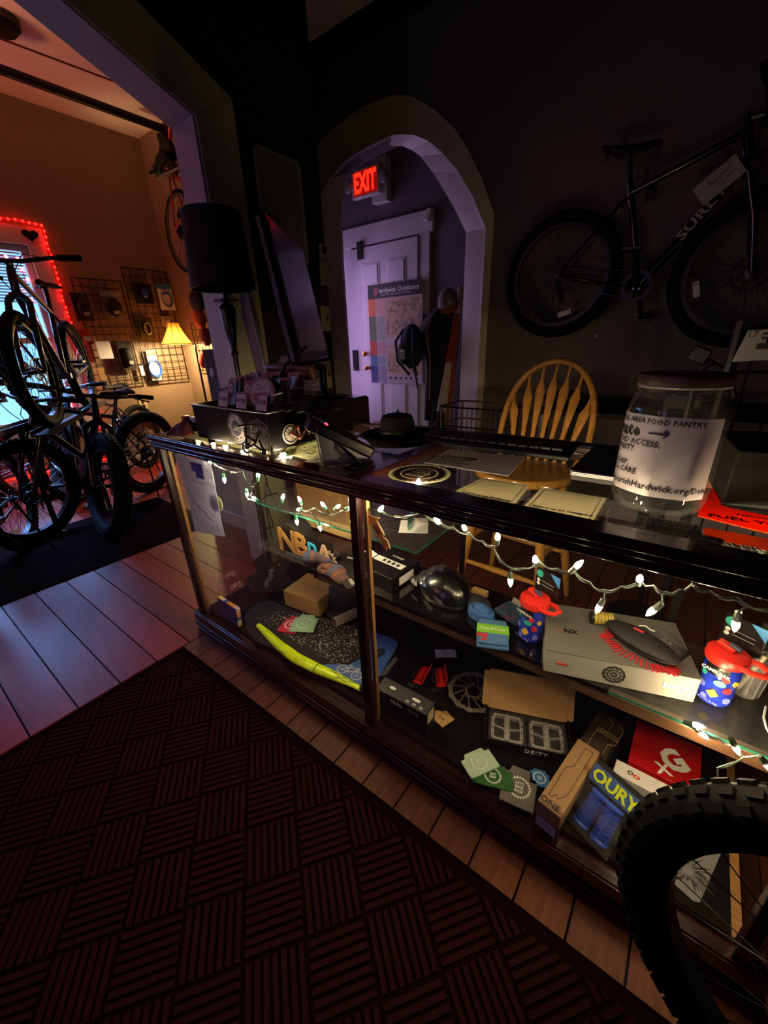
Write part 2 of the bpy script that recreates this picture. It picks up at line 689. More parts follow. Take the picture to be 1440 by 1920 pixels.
def band(lo, hi, ylo, yhi, name, m, th=.0):
    b = MB()
    lo = [(lo[0][0], 0)]+lo+[(lo[-1][0], 0)]
    hi = [(hi[0][0], 0)]+hi+[(hi[-1][0], 0)]
    for i in range(len(lo)-1):
        a, b2, c, d = lo[i], lo[i+1], hi[i+1], hi[i]
        v = [(a[0], ylo, a[1]), (b2[0], ylo, b2[1]), (c[0], yhi, c[1]), (d[0], yhi, d[1])]
        v2 = [(x_, y_+.03, z_) for x_, y_, z_ in v]
        b.add(v+v2, [(0, 1, 2, 3), (7, 6, 5, 4), (0, 4, 5, 1), (1, 5, 6, 2), (2, 6, 7, 3), (3, 7, 4, 0)])
    return struct(b.build(name, m, smooth=False))


band(pb, out_o, YA-.03, YA-.03, 'trim_4', m_casing)
mid = [(a[0]*.12+b2[0]*.88, a[1]*.12+b2[1]*.88) for a, b2 in zip(out_b, pb)]
band(mid, pb, YA-.022, YA-.036, 'trim_5', m_trim)
band(out_b, mid, YA+.07, YA-.022, 'trim_6', m_trim)
# hall beyond the arch
wallobj('wall_hall', m_hall, lambda b: (b.bx(-4.2, .6, YD, YD+.1, 0, ZC), b.bx(-4.2, -4.1, YA+.14, YD, 0, ZC), b.bx(.5, .6, YA+.14, YD, 0, ZC)))

# half-height white panel seen through the case, behind the divider
q = wallobj('wall_half', mat('pale_grey_panelling', '#9c9aa4', .6, var=.15, scale=6, stretch=(10, 1, 1)), lambda b: b.bx(-2.9, XN2, 1.49, 1.56, 0, .78))
q = struct(MB().bx(-2.9, XN2, 1.474, 1.49, 0, .10).build('baseboard_half', m_trim, bevel=.003))
struct(MB().bx(XW, XW+.016, -3, YB, 0, .13).build('baseboard_left', m_trim, bevel=.003))
struct(MB().bx(XW, XN2, YB-.016, YB, 0, .13).build('baseboard_rear', m_trim, bevel=.003))
struct(MB().bx(-1.33, 2.4, YA-.016, YA, 0, .13).build('baseboard_back', m_trim, bevel=.003))

# ---- window of the left room
win = struct(empty('window_1'))
t = MB()
ty1, tz1 = 1.60, 2.27
for (a, b_, c, d) in ((W1Y0-.13, W1Y0, W1Z0, W1Z1), (W1Y1, ty1, W1Z0, W1Z1), (W1Y0-.14, ty1+.01, W1Z1, tz1), (W1Y0-.14, ty1+.01, W1Z0-.12, W1Z0)):
    t.bx(XW, XW+.022, a, b_, c, d)
t.build('casing', m_trim, win, bevel=.003)
t = MB()
for i, (a, b_, c, d) in enumerate(((W1Y0, W1Y0+.05, W1Z0, W1Z1), (W1Y1-.05, W1Y1, W1Z0, W1Z1), (W1Y0+.05, W1Y1-.05, W1Z1-.05, W1Z1), (W1Y0+.05, W1Y1-.05, W1Z0, W1Z0+.05), (W1Y0+.05, W1Y1-.05, 1.33, 1.38), (.665, .705, W1Z0+.05, 1.33), (.665, .705, 1.38, W1Z1-.05))):
    t.bx(XW-.07, XW-.03, a, b_, c, d)
t.build('sash', m_white, win, bevel=.003)
for a, b_ in ((W1Y0+.05, .665), (.705, W1Y1-.05)):
    for c, d in ((W1Z0+.05, 1.33), (1.38, W1Z1-.05)):
        MB().bx(XW-.055, XW-.05, a, b_, c, d).build('pane', m_glass, win)
m_slat = mat('blind_slat', '#c2cfdf', .5, var=.03)
sl0 = MB().box((0, 0, 0), (.024, .66, .0016), (0, R_(38), 0)).mesh('slat', m_slat)
for k in range(17):
    o = bpy.data.objects.new('slat', sl0)
    C.objects.link(o)
    o.parent = win
    o.location = (XW-.012, 1.07, 2.06-k*.024)

# ------------------------------------------------------------------ floor coverings
m_mat = mat('maroon_mat_pile', '#2b1113', 1, spec=.08, bump=.5, scale=120)
MX0, MX1, MY0, MY1 = -1.60, 1.3, -1.35, .565
mat_o = tag(MB().prism([(MX0, MY0), (MX1, MY0), (MX1, MY1), (MX0, MY1)], 0, .006).build('entrance_mat', mat('mat_backing', '#160809', 1, spec=.02, bump=.3, scale=90)), 'large maroon entrance mat with ribbed diamond tiles, along the display case', 'floor mat')


def clip(poly, ax, val, keep_less):
    out = []
    for i in range(len(poly)):
        p, q = poly[i-1], poly[i]
        ip, iq = (p[ax] <= val) == keep_less, (q[ax] <= val) == keep_less
        if ip != iq:
            t = (val-p[ax])/(q[ax]-p[ax])
            out.append((p[0]+(q[0]-p[0])*t, p[1]+(q[1]-p[1])*t))
        if iq:
            out.append(q)
    return out


TS = .135
e1, e2 = Vector((math.cos(R_(-37)), math.sin(R_(-37)))), Vector((math.cos(R_(53)), math.sin(R_(53))))
for i in range(-12, 13):
    for j in range(-12, 13):
        c = e1*(i*TS)+e2*(j*TS)+Vector((-.7, .0))
        if not (MX0-.05 < c.x < .75 and -.62 < c.y < MY1+.05):
            continue
        b = MB()
        u, v_ = (e1, e2) if (i+j) % 2 else (e2, e1)
        for k in range(7):
            o = (k-3)*TS/7.3
            hw = TS/7.3*.30
            pl = [c+u*(-TS*.47)+v_*(o-hw), c+u*(TS*.47)+v_*(o-hw), c+u*(TS*.47)+v_*(o+hw), c+u*(-TS*.47)+v_*(o+hw)]
            pl = [(p.x, p.y) for p in pl]
            for ax, val, kl in ((0, MX0+.035, False), (1, MY1-.035, True), (0, MX1-.035, True)):
                if pl:
                    pl = clip(pl, ax, val, kl)
            if len(pl) > 2:
                b.prism(pl, .0055, .0105+rng.uniform(-.001, .0005))
        if b.v:
            b.build('ribbed_tile', m_mat, mat_o, smooth=False)
tag(MB().prism([(-3.72, -1.5), (-2.74, -1.5), (-2.74, 1.45), (-3.72, 1.45)], .0, .007).build('runner_mat', mat('dark_runner_pile', '#14080a', 1, spec=.02, bump=.4, scale=110), bevel=.002), 'plain dark maroon runner under the bicycles in the left room', 'floor mat')

# ------------------------------------------------------------------ display case
X0, X1, Y0, Y1, ZT = -1.63, .31, .69, 1.30, .92
XM = -.625
case = thing('display_case', 'long mahogany framed glass display case lit by string lights', 'display case', (0, 0, 0))


def rail(x0, x1, y0, y1, z0, z1, m, name='rail', prof='x', label=None):
    """moulded rail: a stack of stepped strips"""
    b = MB()
    hz = z1-z0
    if prof == 'x':
        b.bx(x0, x1, y0+.006, y1, z0, z1)
        b.bx(x0, x1, y0, y0+.01, z0+hz*.62, z1-.004)
        b.tube([(x0, y0+.006, z0+hz*.45), (x1, y0+.006, z0+hz*.45)], hz*.11, 8)
        b.bx(x0, x1, y0+.001, y0+.01, z0+hz*.02, z0+hz*.22)
    elif prof == 'y':
        b.bx(x0+.006, x1, y0, y1, z0, z1)
        b.tube([(x0+.006, y0, z0+hz*.5), (x0+.006, y1, z0+hz*.5)], hz*.14, 8)
    else:
        b.bx(x0, x1, y0, y1, z0, z1)
    return b.build(name, m, case, label, bevel=.002)


rail(X0-.03, X1+.03, Y0-.02, Y0+.035, ZT-.034, ZT+.012, m_rail, 'top_rail')
rail(X0-.03, X1+.03, Y1-.045, Y1+.01, ZT-.034, ZT+.012, m_rail, 'top_rail')
rail(X0-.03, X0+.02, Y0+.035, Y1-.045, ZT-.034, ZT+.012, m_raily, 'top_rail', 'y')
rail(X1-.02, X1+.03, Y0+.035, Y1-.045, ZT-.034, ZT+.012, m_raily, 'top_rail', 'z')
rail(XM-.022, XM+.022, Y0+.035, Y1-.045, ZT-.02, ZT+.012, m_raily, 'top_divider', 'z')
rail(X0-.03, X1+.03, Y0-.022, Y0+.02, .0, .108, m_rail, 'base_rail')
rail(X0-.03, X1+.03, Y1-.03, Y1+.01, .0, .108, m_rail, 'base_rail', 'z')
rail(X0-.03, X0+.012, Y0+.02, Y1-.03, .0, .100, m_raily, 'base_rail', 'y')
rail(X1-.012, X1+.03, Y0+.02, Y1-.03, .0, .100, m_raily, 'base_rail', 'z')
for x in (X0, XM-.014, X1-.028):
    rail(x-.0, x+.026, Y0-.008, Y0+.014, .108, ZT-.034, m_railz, 'post', 'z')
    MB().bx(x+.028, x+.040, Y0+.014, Y0+.026, .108, ZT-.034).build('post_liner', m_oakraw, case, 'raw oak strip inside the post')
for x in (X0, X1-.028):
    rail(x, x+.028, Y1-.028, Y1, .108, ZT-.034, m_railz, 'post', 'z')
MB().bx(X0+.013, X0+.024, Y0+.02, Y1-.03, .100, .118).build('inner_rail', m_oakraw, case, 'raw oak strip along the left base')
MB().bx(X1-.03, X1-.012, Y0+.02, Y1-.03, .100, .125).build('inner_rail', m_oakraw, case, 'raw oak strip along the right base')
m_deck = mat('black_felt_deck', '#040405', .9, bump=.1, spec=.15)
MB().bx(X0+.024, X1-.03, Y0+.02, Y1-.03, .112, .128).build('deck', m_deck, case)
ZD = .128
# panes
MB().bx(X0+.026, XM-.012, Y0, Y0+.005, .106, ZT-.032).build('front_pane', m_glass, case, smooth=False)
MB().bx(XM+.012, X1-.02, Y0, Y0+.005, .106, ZT-.032).build('front_pane', m_glass, case, smooth=False)
MB().bx(X0+.004, X0+.009, Y0+.02, Y1-.03, .1, ZT-.032).build('side_pane', m_glass, case, smooth=False)
MB().bx(X0+.02, XM-.02, Y0+.035, Y1-.045, ZT-.004, ZT+.002).build('top_pane', m_glass, case, smooth=False)
MB().bx(XM+.02, X1-.02, Y0+.035, Y1-.045, ZT-.004, ZT+.002).build('top_pane', m_glass, case, smooth=False)
ZG = ZT+.002
# middle shelf: black board on a timber front rail, glass at the right end, upper glass shelf
ZS = .457
m_board = mat('black_gloss_board', '#0b0b0d', .12, coat=.6)
MB().bx(-1.0, -.02, .862, 1.10, ZS-.012, ZS).build('shelf', m_board, case)
MB().bx(-1.36, -1.0, .862, 1.10, ZS-.006, ZS).build('glass_shelf', m_glass, case, smooth=False)
MB().bx(-.02, X1-.02, .862, 1.16, ZS-.006, ZS).build('glass_shelf', m_glass, case, smooth=False)
MB().bx(-.02, X1-.02, .8605, .862, ZS-.006, ZS).build('shelf_edge', m_teal, case)
t = MB()
t.bx(-1.0, X1-.02, .866, .878, ZS-.045, ZS-.013)
t.bx(-1.0, X1-.02, .872, .890, ZS-.028, ZS-.013)
t.build('shelf_rail', mat('worn_shelf_wood', '#4a3220', .5, var=.35, scale=10, stretch=(1.5, 20, 20)), case, bevel=.002)
MB().bx(-1.015, -1.0, .862, 1.10, ZS-.04, ZS-.012).build('shelf_bracket', m_raily, case)
ZU = .655
MB().bx(-1.33, -.565, .878, 1.16, ZU-.006, ZU).build('glass_shelf', m_glass, case, smooth=False)
MB().bx(-1.33, -.565, .8765, .878, ZU-.006, ZU).build('shelf_edge', m_teal, case)
MB().bx(-.565, -.5635, .878, 1.16, ZU-.006, ZU).build('shelf_edge', m_teal, case)
for px, top in ((866, .86), (700, .86), (1290, .62)):
    p = at(px, 1060, 'y', 1.13)
    b = MB()
    b.bx(p.x-.009, p.x+.009, 1.125, 1.133, ZD, top)
    for k in range(int((top-ZD)/.03)):
        b.bx(p.x-.004, p.x+.004, 1.1242, 1.1252, ZD+.008+k*.03, ZD+.026+k*.03)
    b.build('shelf_standard', m_dsteel, case, 'slotted metal shelf standard')
for px in (735, 870, 1200):
    p = at(px, 1100, 'y', 1.125)
    MB().tube([(p.x, 1.13, ZS-.05), (p.x, 1.0, ZS-.016)], .005, 6).build('shelf_bracket', m_dsteel, case)
q = at(1379, 1582, 'z', .13)

# ------------------------------------------------------------------ string lights
m_bulb = emis('warm_bulb', '#ffdcab', 720)
m_wireg = mat('green_light_wire', '#0b2a1f', .4)
m_wired = mat('dark_green_wire', '#14231d', .45)
m_wirec = mat('grey_green_light_wire', '#1e2823', .4)
m_sock = mat('clear_green_socket', '#3f8f75', .3)


def bulb_mesh():
    b = MB()
    b.lathe([(.0, -.004), (.0042, -.002), (.0052, .003), (.0048, .009), (.003, .015), (0, .020)], 10)
    return b.mesh('bulb', m_bulb, True)


def sock_mesh(m):
    b = MB()
    b.lathe([(.0045, -.017), (.0052, -.012), (.0056, -.002), (.0046, 0)], 10)
    return b.mesh('socket', m, True)


bulb0 = bulb_mesh()
sock_g, sock_c = sock_mesh(m_sock), sock_mesh(m_wirec)
bulb_spots = []


def string_light(name, label, wire_m, sockm, pts, bulbs, group=None):
    t = thing(name, label, 'string lights', pts[0], 0, group)
    o = Vector(pts[0])
    b = MB()
    P = [Vector(p)-o for p in pts]
    # two twisted strands
    dense = []
    for p, q in zip(P, P[1:]):
        n = max(2, int((q-p).length/.007))
        for k in range(n):
            u = k/n
            sag = Vector((0, 0, -.006*math.sin(PI*u)))
            dense.append(p.lerp(q, u)+sag)
    dense.append(P[-1])
    for ph in (0, PI):
        b.tube([d+Vector((0, math.cos(i*.55+ph), math.sin(i*.55+ph)))*.0019 for i, d in enumerate(dense)], .0016, 5)
    b.build('wire', wire_m, t)
    for bp, d in bulbs:
        bp = Vector(bp)-o
        d = Vector(d).normalized()
        near = min(dense, key=lambda v: (v-bp+d*.017).length)
        M = Matrix.Translation(bp) @ d.to_track_quat('Z', 'Y').to_matrix().to_4x4()
        for nm, me in (('socket', sockm), ('bulb', bulb0)):
            x = bpy.data.objects.new(nm, me)
            C.objects.link(x)
            x.parent = t
            x.matrix_local = M
        if (near-(bp-d*.017)).length > .008:
            MB().tube([near, bp-d*.017], .0017, 5).build('lead', wire_m, t)
    return t


YF = Y0+.022


def fr(px, py, y=YF):
    return at(px, py, 'y', y)


# left section, dark green wire hanging from the underside of the top
lp = [(388, 876, YF), (398, 866, YF+.02), (425, 881, YF), (455, 884, YF), (466, 908, YF+.01), (477, 912, YF), (462, 934, .78), (487, 938, .78), (522, 953, .80), (548, 962, .82), (566, 957, .84), (590, 952, .84), (615, 965, .86), (640, 958, .86), (662, 953, .86)]
P = [fr(*q) for q in lp]
bl = [(392, 870, YF), (420, 896, YF), (463, 924, .78), (478, 935, .78), (484, 893, YF+.03), (530, 934, .80), (556, 975, .82), (562, 955, .85), (563, 939, .85), (607, 948, .84), (632, 951, .87), (599, 986, .86), (655, 952, .87)]
dirs = [(.3, 0, .3), (0, 0, -1), (-.1, 0, -1), (-1, 0, .2), (.2, 0, .6), (.3, 0, .6), (.1, 0, -1), (-.6, 0, -.2), (0, -.3, .8), (0, -.4, .6), (.7, 0, .5), (.2, 0, -1), (.6, 0, .2)]
string_light('string_light', 'dark green string of warm white bulbs inside the left half of the case', m_wireg, sock_g, P, [(fr(*q), d) for q, d in zip(bl, dirs)])
# right section, pale green wire taped along the front glass
rp = [(683, 950, YF), (712, 955, YF), (740, 968, YF+.02), (790, 960, YF), (825, 978, YF), (850, 990, YF), (880, 1000, YF), (905, 1015, YF), (925, 1024, YF), (945, 1058, YF), (985, 1066, YF), (1010, 1052, YF), (1045, 1068, YF), (1075, 1070, YF), (1105, 1092, YF), (1133, 1108, YF), (1165, 1100, YF), (1200, 1090, YF), (1225, 1098, YF), (1250, 1112, YF), (1275, 1105, YF), (1298, 1096, YF), (1330, 1108, YF), (1380, 1122, YF), (1440, 1145, YF)]
P = [fr(*q) for q in rp]
bl = [(712, 957, YF), (784, 909, YF+.05), (823, 980, YF), (872, 992, YF), (933, 1010, YF), (957, 1085, YF), (1004, 1052, YF), (1080, 1063, YF), (1125, 1135, YF), (1199, 1088, YF), (1227, 1142, YF), (1381, 1165, YF)]
dirs = [(.4, 0, .5), (.2, -.2, .8), (-.2, -.4, .5), (0, -.5, .6), (.1, -.3, .8), (.1, 0, -1), (0, -.4, .7), (.4, 0, .7), (-.2, 0, -1), (0, -.4, .6), (-.4, 0, -.8), (.1, 0, -1)]
string_light('string_light', 'pale green string of warm white bulbs along the right front glass', m_wirec, sock_c, P, [(fr(*q), d) for q, d in zip(bl, dirs)])
# lower string at the right end under the glass shelf
rp = [(1285, 1352, .84), (1320, 1372, .83), (1350, 1385, .82), (1375, 1398, .80), (1395, 1420, .80), (1345, 1440, .78), (1350, 1475, .76)]
P = [at(x, y_, 'y', v) for x, y_, v in rp]
bl = [(1300, 1358, .84), (1312, 1372, .84), (1378, 1399, .80), (1436, 1432, .80)]
string_light('string_light', 'loose end of string lights under the shelf at the right end', m_wirec, sock_c, P, [(at(x, y_, 'y', v), d) for (x, y_, v), d in zip(bl, [(.8, 0, .2), (.5, 0, -.3), (.4, 0, -.6), (.4, 0, -.4)])])
# bulbs on and above the counter's far side
rp = [(1440, 1018, .80), (1425, 1030, .80), (1432, 1047, .80)]
string_light('string_light', 'short run of string lights at the far right of the counter top', m_wirec, sock_c, [at(a_, b2, 'y', c) for a_, b2, c in rp], [(at(1430, 1046, 'y', .80), (0, 0, -1)), (at(1437, 1030, 'y', .82), (.5, 0, -.5))])
# string below the black cash drawer
rp = [(395, 842, .885), (430, 836, .886), (470, 852, .884), (520, 838, .886), (540, 848, .886)]
string_light('string_light', 'string of warm bulbs lying under the front of the cash drawer', m_wired, sock_g, [at(x, y_, 'z', ZG+.005) for x, y_, v in rp], [(at(x, y_, 'z', ZG+.008), d) for x, y_, d in ((398, 833, (1, 0, .1)), (420, 838, (1, .2, .1)), (463, 846, (-.4, -1, .2)), (534, 852, (.2, -1, .3)))])


# ------------------------------------------------------------------ placing helpers
def proj(p):
    v = Vector(p)-Vector((0, 0, H))
    return 720+FPX*v.dot(rt)/v.dot(fw), 960+FPX*v.dot(dn)/v.dot(fw)


def zfor(p, py):
    """height above p at which the photograph's row py is reached"""
    lo, hi = p.z-.5, p.z+1.5
    for _ in range(40):
        m = (lo+hi)/2
        if proj((p.x, p.y, m))[1] > py:
            lo = m
        else:
            hi = m
    return lo


def seat(name, label, cat, pa, pb, pd, z, group=None):
    """thing standing on plane z: front-left, front-right, back-left corners -> (thing, width, depth)"""
    a, b, d = at(*pa, 'z', z), at(*pb, 'z', z), at(*pd, 'z', z)
    rz = math.atan2(b.y-a.y, b.x-a.x)
    n = Vector((-math.sin(rz), math.cos(rz), 0))
    return thing(name, label, cat, a, rz, group), (b-a).length, (d-a).dot(n)


def flat(name, label, cat, px, z, th, m, group=None, bevel=0, parent=None):
    """a thin sheet lying on plane z, outline given as seen"""
    P = [at(x, y_, 'z', z) for x, y_ in px]
    c = sum(P, Vector())/len(P)
    b = MB().prism([(p.x-c.x, p.y-c.y) for p in P], 0, th)
    o = b.build(name, m, parent, bevel=bevel, smooth=False)
    o.location = c
    if parent is None:
        tag(o, label, cat, group)
    return o


def carton(t, wd, dp, h, m, name='carton', bevel=.0015, lid=None):
    o = MB().bx(0, wd, 0, dp, 0, h).build(name, m, t, bevel=bevel)
    return o


m_wprint = mat('white_print', '#d6d6d2', .6, var=.03)
m_gprint = mat('grey_print', '#8c8c88', .6, var=.03)


def gear_print(parent, r, M, m, words=('RIDE',), z=0):
    b = MB(M)
    o = gear(r, 24, .14)
    b.ring([(x*.0+.80*r*math.cos(2*PI*i/len(o)), .80*r*math.sin(2*PI*i/len(o))) for i, (x, _) in enumerate(o)], o, 0, .0004)
    g = b.build('emblem', m, parent, smooth=False)
    for i, wd in enumerate(words):
        text(wd, r*.34, g, m, M @ T(0, r*(.36*(len(words)-1)/2-.36*i), 0), bold=.02)
    return g


def bike_print(parent, s, M, m, name='bicycle_print'):
    """small line drawing of a bicycle, about s wide"""
    b = MB(M)
    n = 20
    for cx in (-.3, .3):
        b.ring([(cx*s+.17*s*math.cos(2*PI*i/n), .17*s*math.sin(2*PI*i/n)) for i in range(n)], [(cx*s+.20*s*math.cos(2*PI*i/n), .20*s*math.sin(2*PI*i/n)) for i in range(n)], 0, .0004)
        for k in range(3):
            a = k*PI/3
            b.box((cx*s, 0, .0002), (.34*s, .008*s, .0004), (0, 0, a))
    for p, q in (((-.3, 0), (-.05, -.02)), ((-.3, 0), (-.12, .22)), ((-.05, -.02), (-.12, .22)), ((-.12, .22), (.2, .25)), ((-.05, -.02), (.2, .22)), ((.2, .3), (.3, 0)), ((.12, .33), (.24, .3)), ((-.2, .3), (-.06, .3)), ((-.12, .22), (-.13, .3))):
        dx, dy = q[0]-p[0], q[1]-p[1]
        b.box(((p[0]+q[0])/2*s, (p[1]+q[1])/2*s, .0002), (math.hypot(dx, dy)*s, .028*s, .0004), (0, 0, math.atan2(dy, dx)))
    return b.build(name, m, parent, smooth=False)


# ================================================================== LEFT HALF, bottom deck
p_edge = MB()
o = flat('skate_deck', 'black speckled oval deck pad lying on the bottom of the case', 'deck pad', [(458, 1160), (466, 1145), (484, 1131), (505, 1127), (530, 1137), (560, 1150), (640, 1165), (684, 1190), (688, 1205), (678, 1235), (655, 1247), (600, 1246), (540, 1228), (478, 1203), (462, 1180)], ZD, .006, m_blkmat, bevel=.002)
cc = o.location
b = MB()
r2 = random.Random(5)
cnt = 0
while cnt < 620:
    x, y_ = r2.uniform(470, 680), r2.uniform(1140, 1245)
    if (x-610)**2/80**2+(y_-1205)**2/42**2 > 1 and (x-545)**2/75**2+(y_-1172)**2/26**2 > 1:
        continue
    if y_ > 1150+(x-470)*.62 or y_ < 1120+(x-470)*.28:
        continue
    p = at(x, y_, 'z', ZD+.006)-cc
    s_ = r2.uniform(.0010, .0024)
    a = r2.uniform(0, PI)
    b.prism([(p.x+s_*1.6*math.cos(a+t_)*1, p.y+s_*math.sin(a+t_)) for t_ in (0, 1.3, 2.6, 3.9, 5.1)], .006, .0064)
    cnt += 1
q = b.build('speckle', mat('cream_speckle', '#b9b49c', .7), o, smooth=False)
q['kind'] = 'stuff'

b = MB()
path = [(484, 1170), (520, 1205), (556, 1233), (590, 1250), (632, 1268), (679, 1290)]
P = [at(x, y_, 'z', ZD+.020) for x, y_ in path]
o0 = P[0].copy()
dense = []
for i in range(len(P)-1):
    for k in range(5):
        dense.append(P[i].lerp(P[i+1], k/5))
dense.append(P[-1])


def fender(u, v):
    i = u*(len(dense)-1)
    k = min(int(i), len(dense)-2)
    c = dense[k].lerp(dense[k+1], i-k)
    t_ = (dense[k+1]-dense[k]).normalized()
    n = Vector((-t_.y, t_.x, 0))
    a = (v-.5)*PI
    w_ = .011+.012*math.sin(PI*min(1, u*1.1))**.7
    return c-o0+n*w_*math.sin(a)+Vector((0, 0, (math.cos(a))*w_*.75-.006))


fd = b.grid(fender, 26, 10, .0015).build('bicycle_fender', mat('neon_yellow_plastic', '#d2f000', .35, var=.04), smooth=True)
tag(fd, 'neon yellow curved bicycle fender lying in the front of the left half', 'fender', loc=o0)
b = MB()
r2 = random.Random(4)
for k in range(24):
    u, v = r2.uniform(.06, .9), r2.uniform(.25, .75)
    pts = []
    du, dv = r2.uniform(-.02, .03), r2.uniform(-.15, .15)
    for j in range(4):
        pts.append(fender(min(1, max(0, u+du*j)), min(.85, max(.15, v+dv*j+r2.uniform(-.05, .05))))+Vector((0, 0, .0008)))
    b.tube(pts, .0006, 3)
b.tube([fender(.62, v/8)+Vector((0, 0, .0007)) for v in range(9)], .0016, 4)
b.build('printed_lines', m_ink, fd)
b = MB()
P = [at(x, y_, 'z', ZD+.012) for x, y_ in ((679, 1288), (700, 1297), (720, 1306))]
b.tube([p-o0 for p in P], [.022, .024, .02], 8)
b.build('tail', m_blkmat, fd, 'black tail end')

KZ = [(0, 0), (1, 0), (1, .82), (.86, .82), (.80, 1), (.20, 1), (.14, .82), (0, .82)]


def koozie(label, corners, z, m, ring_m, words=('BIKE', 'RIDE'), group='can coolers printed with a gear emblem'):
    """flat folded can cooler; corners: bottom-left, bottom-right, top-left as seen"""
    a, b_, d = [at(x, y_, 'z', z) for x, y_ in corners]
    rz = math.atan2(b_.y-a.y, b_.x-a.x)
    n = Vector((-math.sin(rz), math.cos(rz), 0))
    wd, hh = (b_-a).length, (d-a).dot(n)
    t = tag(MB().prism([(x*wd, y_*hh) for x, y_ in KZ], 0, .005).build('can_cooler', m, bevel=.002), label, 'can cooler', group, a, rz)
    sgn = 1 if hh > 0 else -1
    gear_print(t, min(wd, abs(hh))*.36, T(wd*.5, hh*.48, .0052), ring_m, words)
    return t


def foam(n, c):
    return mat(n, c, .9, bump=.3, scale=150, var=.08)


koozie('red can cooler half under the mint one, left half of the case', ((519, 1184), (553, 1190), (530, 1153)), ZD+.007, foam('red_foam', '#b5243a'), m_wprint)
koozie('pale mint can cooler on top of the red one in the left half', ((541, 1185), (587, 1187), (544, 1153)), ZD+.013, foam('mint_foam', '#8fb79a'), mat('mint_print', '#b5cdb6', .7))
# blue flat fender
m_bf = mat('blue_plastic_sheet', '#3f66ad', .45, var=.06)
o = flat('flat_fender', 'flat blue rounded fender printed with a white bicycle, behind the centre post', 'fender', [(655, 1184), (664, 1181), (700, 1186), (736, 1198), (746, 1207), (743, 1216), (712, 1268), (690, 1284), (672, 1286), (640, 1272), (598, 1248), (640, 1244)], ZD, .003, m_bf)
p = at(655, 1262, 'z', ZD)-o.location
bike_print(o, .105, frame(p+Vector((0, 0, .0032)), (at(690, 1282, 'z', ZD)-at(640, 1258, 'z', ZD)), (0, 1, 0)), m_wprint)
p = at(710, 1226, 'z', ZD)-o.location
b = MB(frame(p+Vector((0, 0, .0032)), (at(730, 1215, 'z', ZD)-at(700, 1235, 'z', ZD)), (0, 1, 0)))
b.prism(circ(.024, 20, 1.3, .8), 0, .0004)
e = b.build('sticker', m_ink, o, 'black oval sticker', smooth=False)
text('RM', .022, e, m_bf, frame(p+Vector((0, 0, .0038)), (at(730, 1215, 'z', ZD)-at(700, 1235, 'z', ZD)), (0, 1, 0)))
o = flat('flat_fender', 'grey rolled sheet tip sticking out from under the blue fender', 'fender', [(740, 1232), (746, 1236), (722, 1268), (712, 1266)], ZD, .002, mat('grey_sheet', '#4a4d52', .5))

# brown cardboard box
t, wd, dp = seat('cardboard_box', 'plain small brown cardboard box in the left half of the case', 'box', (535, 1134), (598, 1158), (580, 1096), ZD)
hh = zfor(at(535, 1134, 'z', ZD), 1107)-ZD
dp = min(dp, .17)
carton(t, wd, dp, hh, m_card)
MB().bx(wd*.02, wd*.98, dp*.02, dp*.98, hh, hh+.0012).build('lid', m_card, t)
MB().bx(0, wd, dp*.49, dp*.50, hh+.0008, hh+.0016).build('seam', mat('seam_brown', '#7d5f38', .8), t)

# mesh-backed cap leaning on the box
c = at(645, 1135, 'z', ZD)
t = thing('trucker_cap', 'dark charcoal mesh cap leaning between the brown box and centre post', 'cap', (c.x-.01, c.y+.02, ZD), R_(-62))


def dome(a, rx, ry, h, n=18, m=8, th=.002, ang0=0, ang1=2*PI):
    b = MB()
    b.grid(lambda u, v: (rx*math.cos(ang0+(ang1-ang0)*u)*math.cos(v*PI/2*.98), ry*math.sin(ang0+(ang1-ang0)*u)*math.cos(v*PI/2*.98), h*math.sin(v*PI/2*.98)**.85), n, m, th)
    return b


dome(0, .085, .095, .115, ang0=-PI/2, ang1=PI/2).build('crown_front', mat('charcoal_cap_cloth', '#26272a', .85, bump=.3, scale=140), t)
dome(0, .085, .095, .115, ang0=PI/2, ang1=3*PI/2).build('crown_mesh', mat('cap_mesh', '#3a3b3e', .8, bump=.8, scale=260), t)
b = MB()
b.grid(lambda u, v: (.078+v*.07*math.sin(PI*(.12+.76*u)), (u-.5)*.17, .012-.018*v-.05*(u-.5)**2*4*.3), 14, 6, .003)
b.build('brim', mat('charcoal_cap_cloth', '#26272a'), t)
MB().ball((0, 0, .114), .006, 8, 6).build('button', m_blk, t)
# woven tube
a_, b2 = at(627, 1167, 'z', ZD+.025), at(684, 1139, 'z', ZD+.03)
b = MB()
L = (b2-a_).length
b.tube([(0, 0, 0), (L, 0, 0)], .018, 14)
m_weave = mat('copper_core', '#6e2f26', .5)
t = thing('handlebar_grip', 'braided grey and copper tube beside the mesh cap', 'grip', a_, 0, None, (0, 0, math.atan2(b2.y-a_.y, b2.x-a_.x)))
b.build('core', m_weave, t)
b = MB()
for s_ in (1, -1):
    for k in range(9):
        b.tube([(L*i/14, .0185*math.cos(s_*i*.62+k*2*PI/9), .0185*math.sin(s_*i*.62+k*2*PI/9)) for i in range(15)], .0016, 4)
b.build('braid', mat('pale_grey_braid', '#b9b4ae', .5), t)

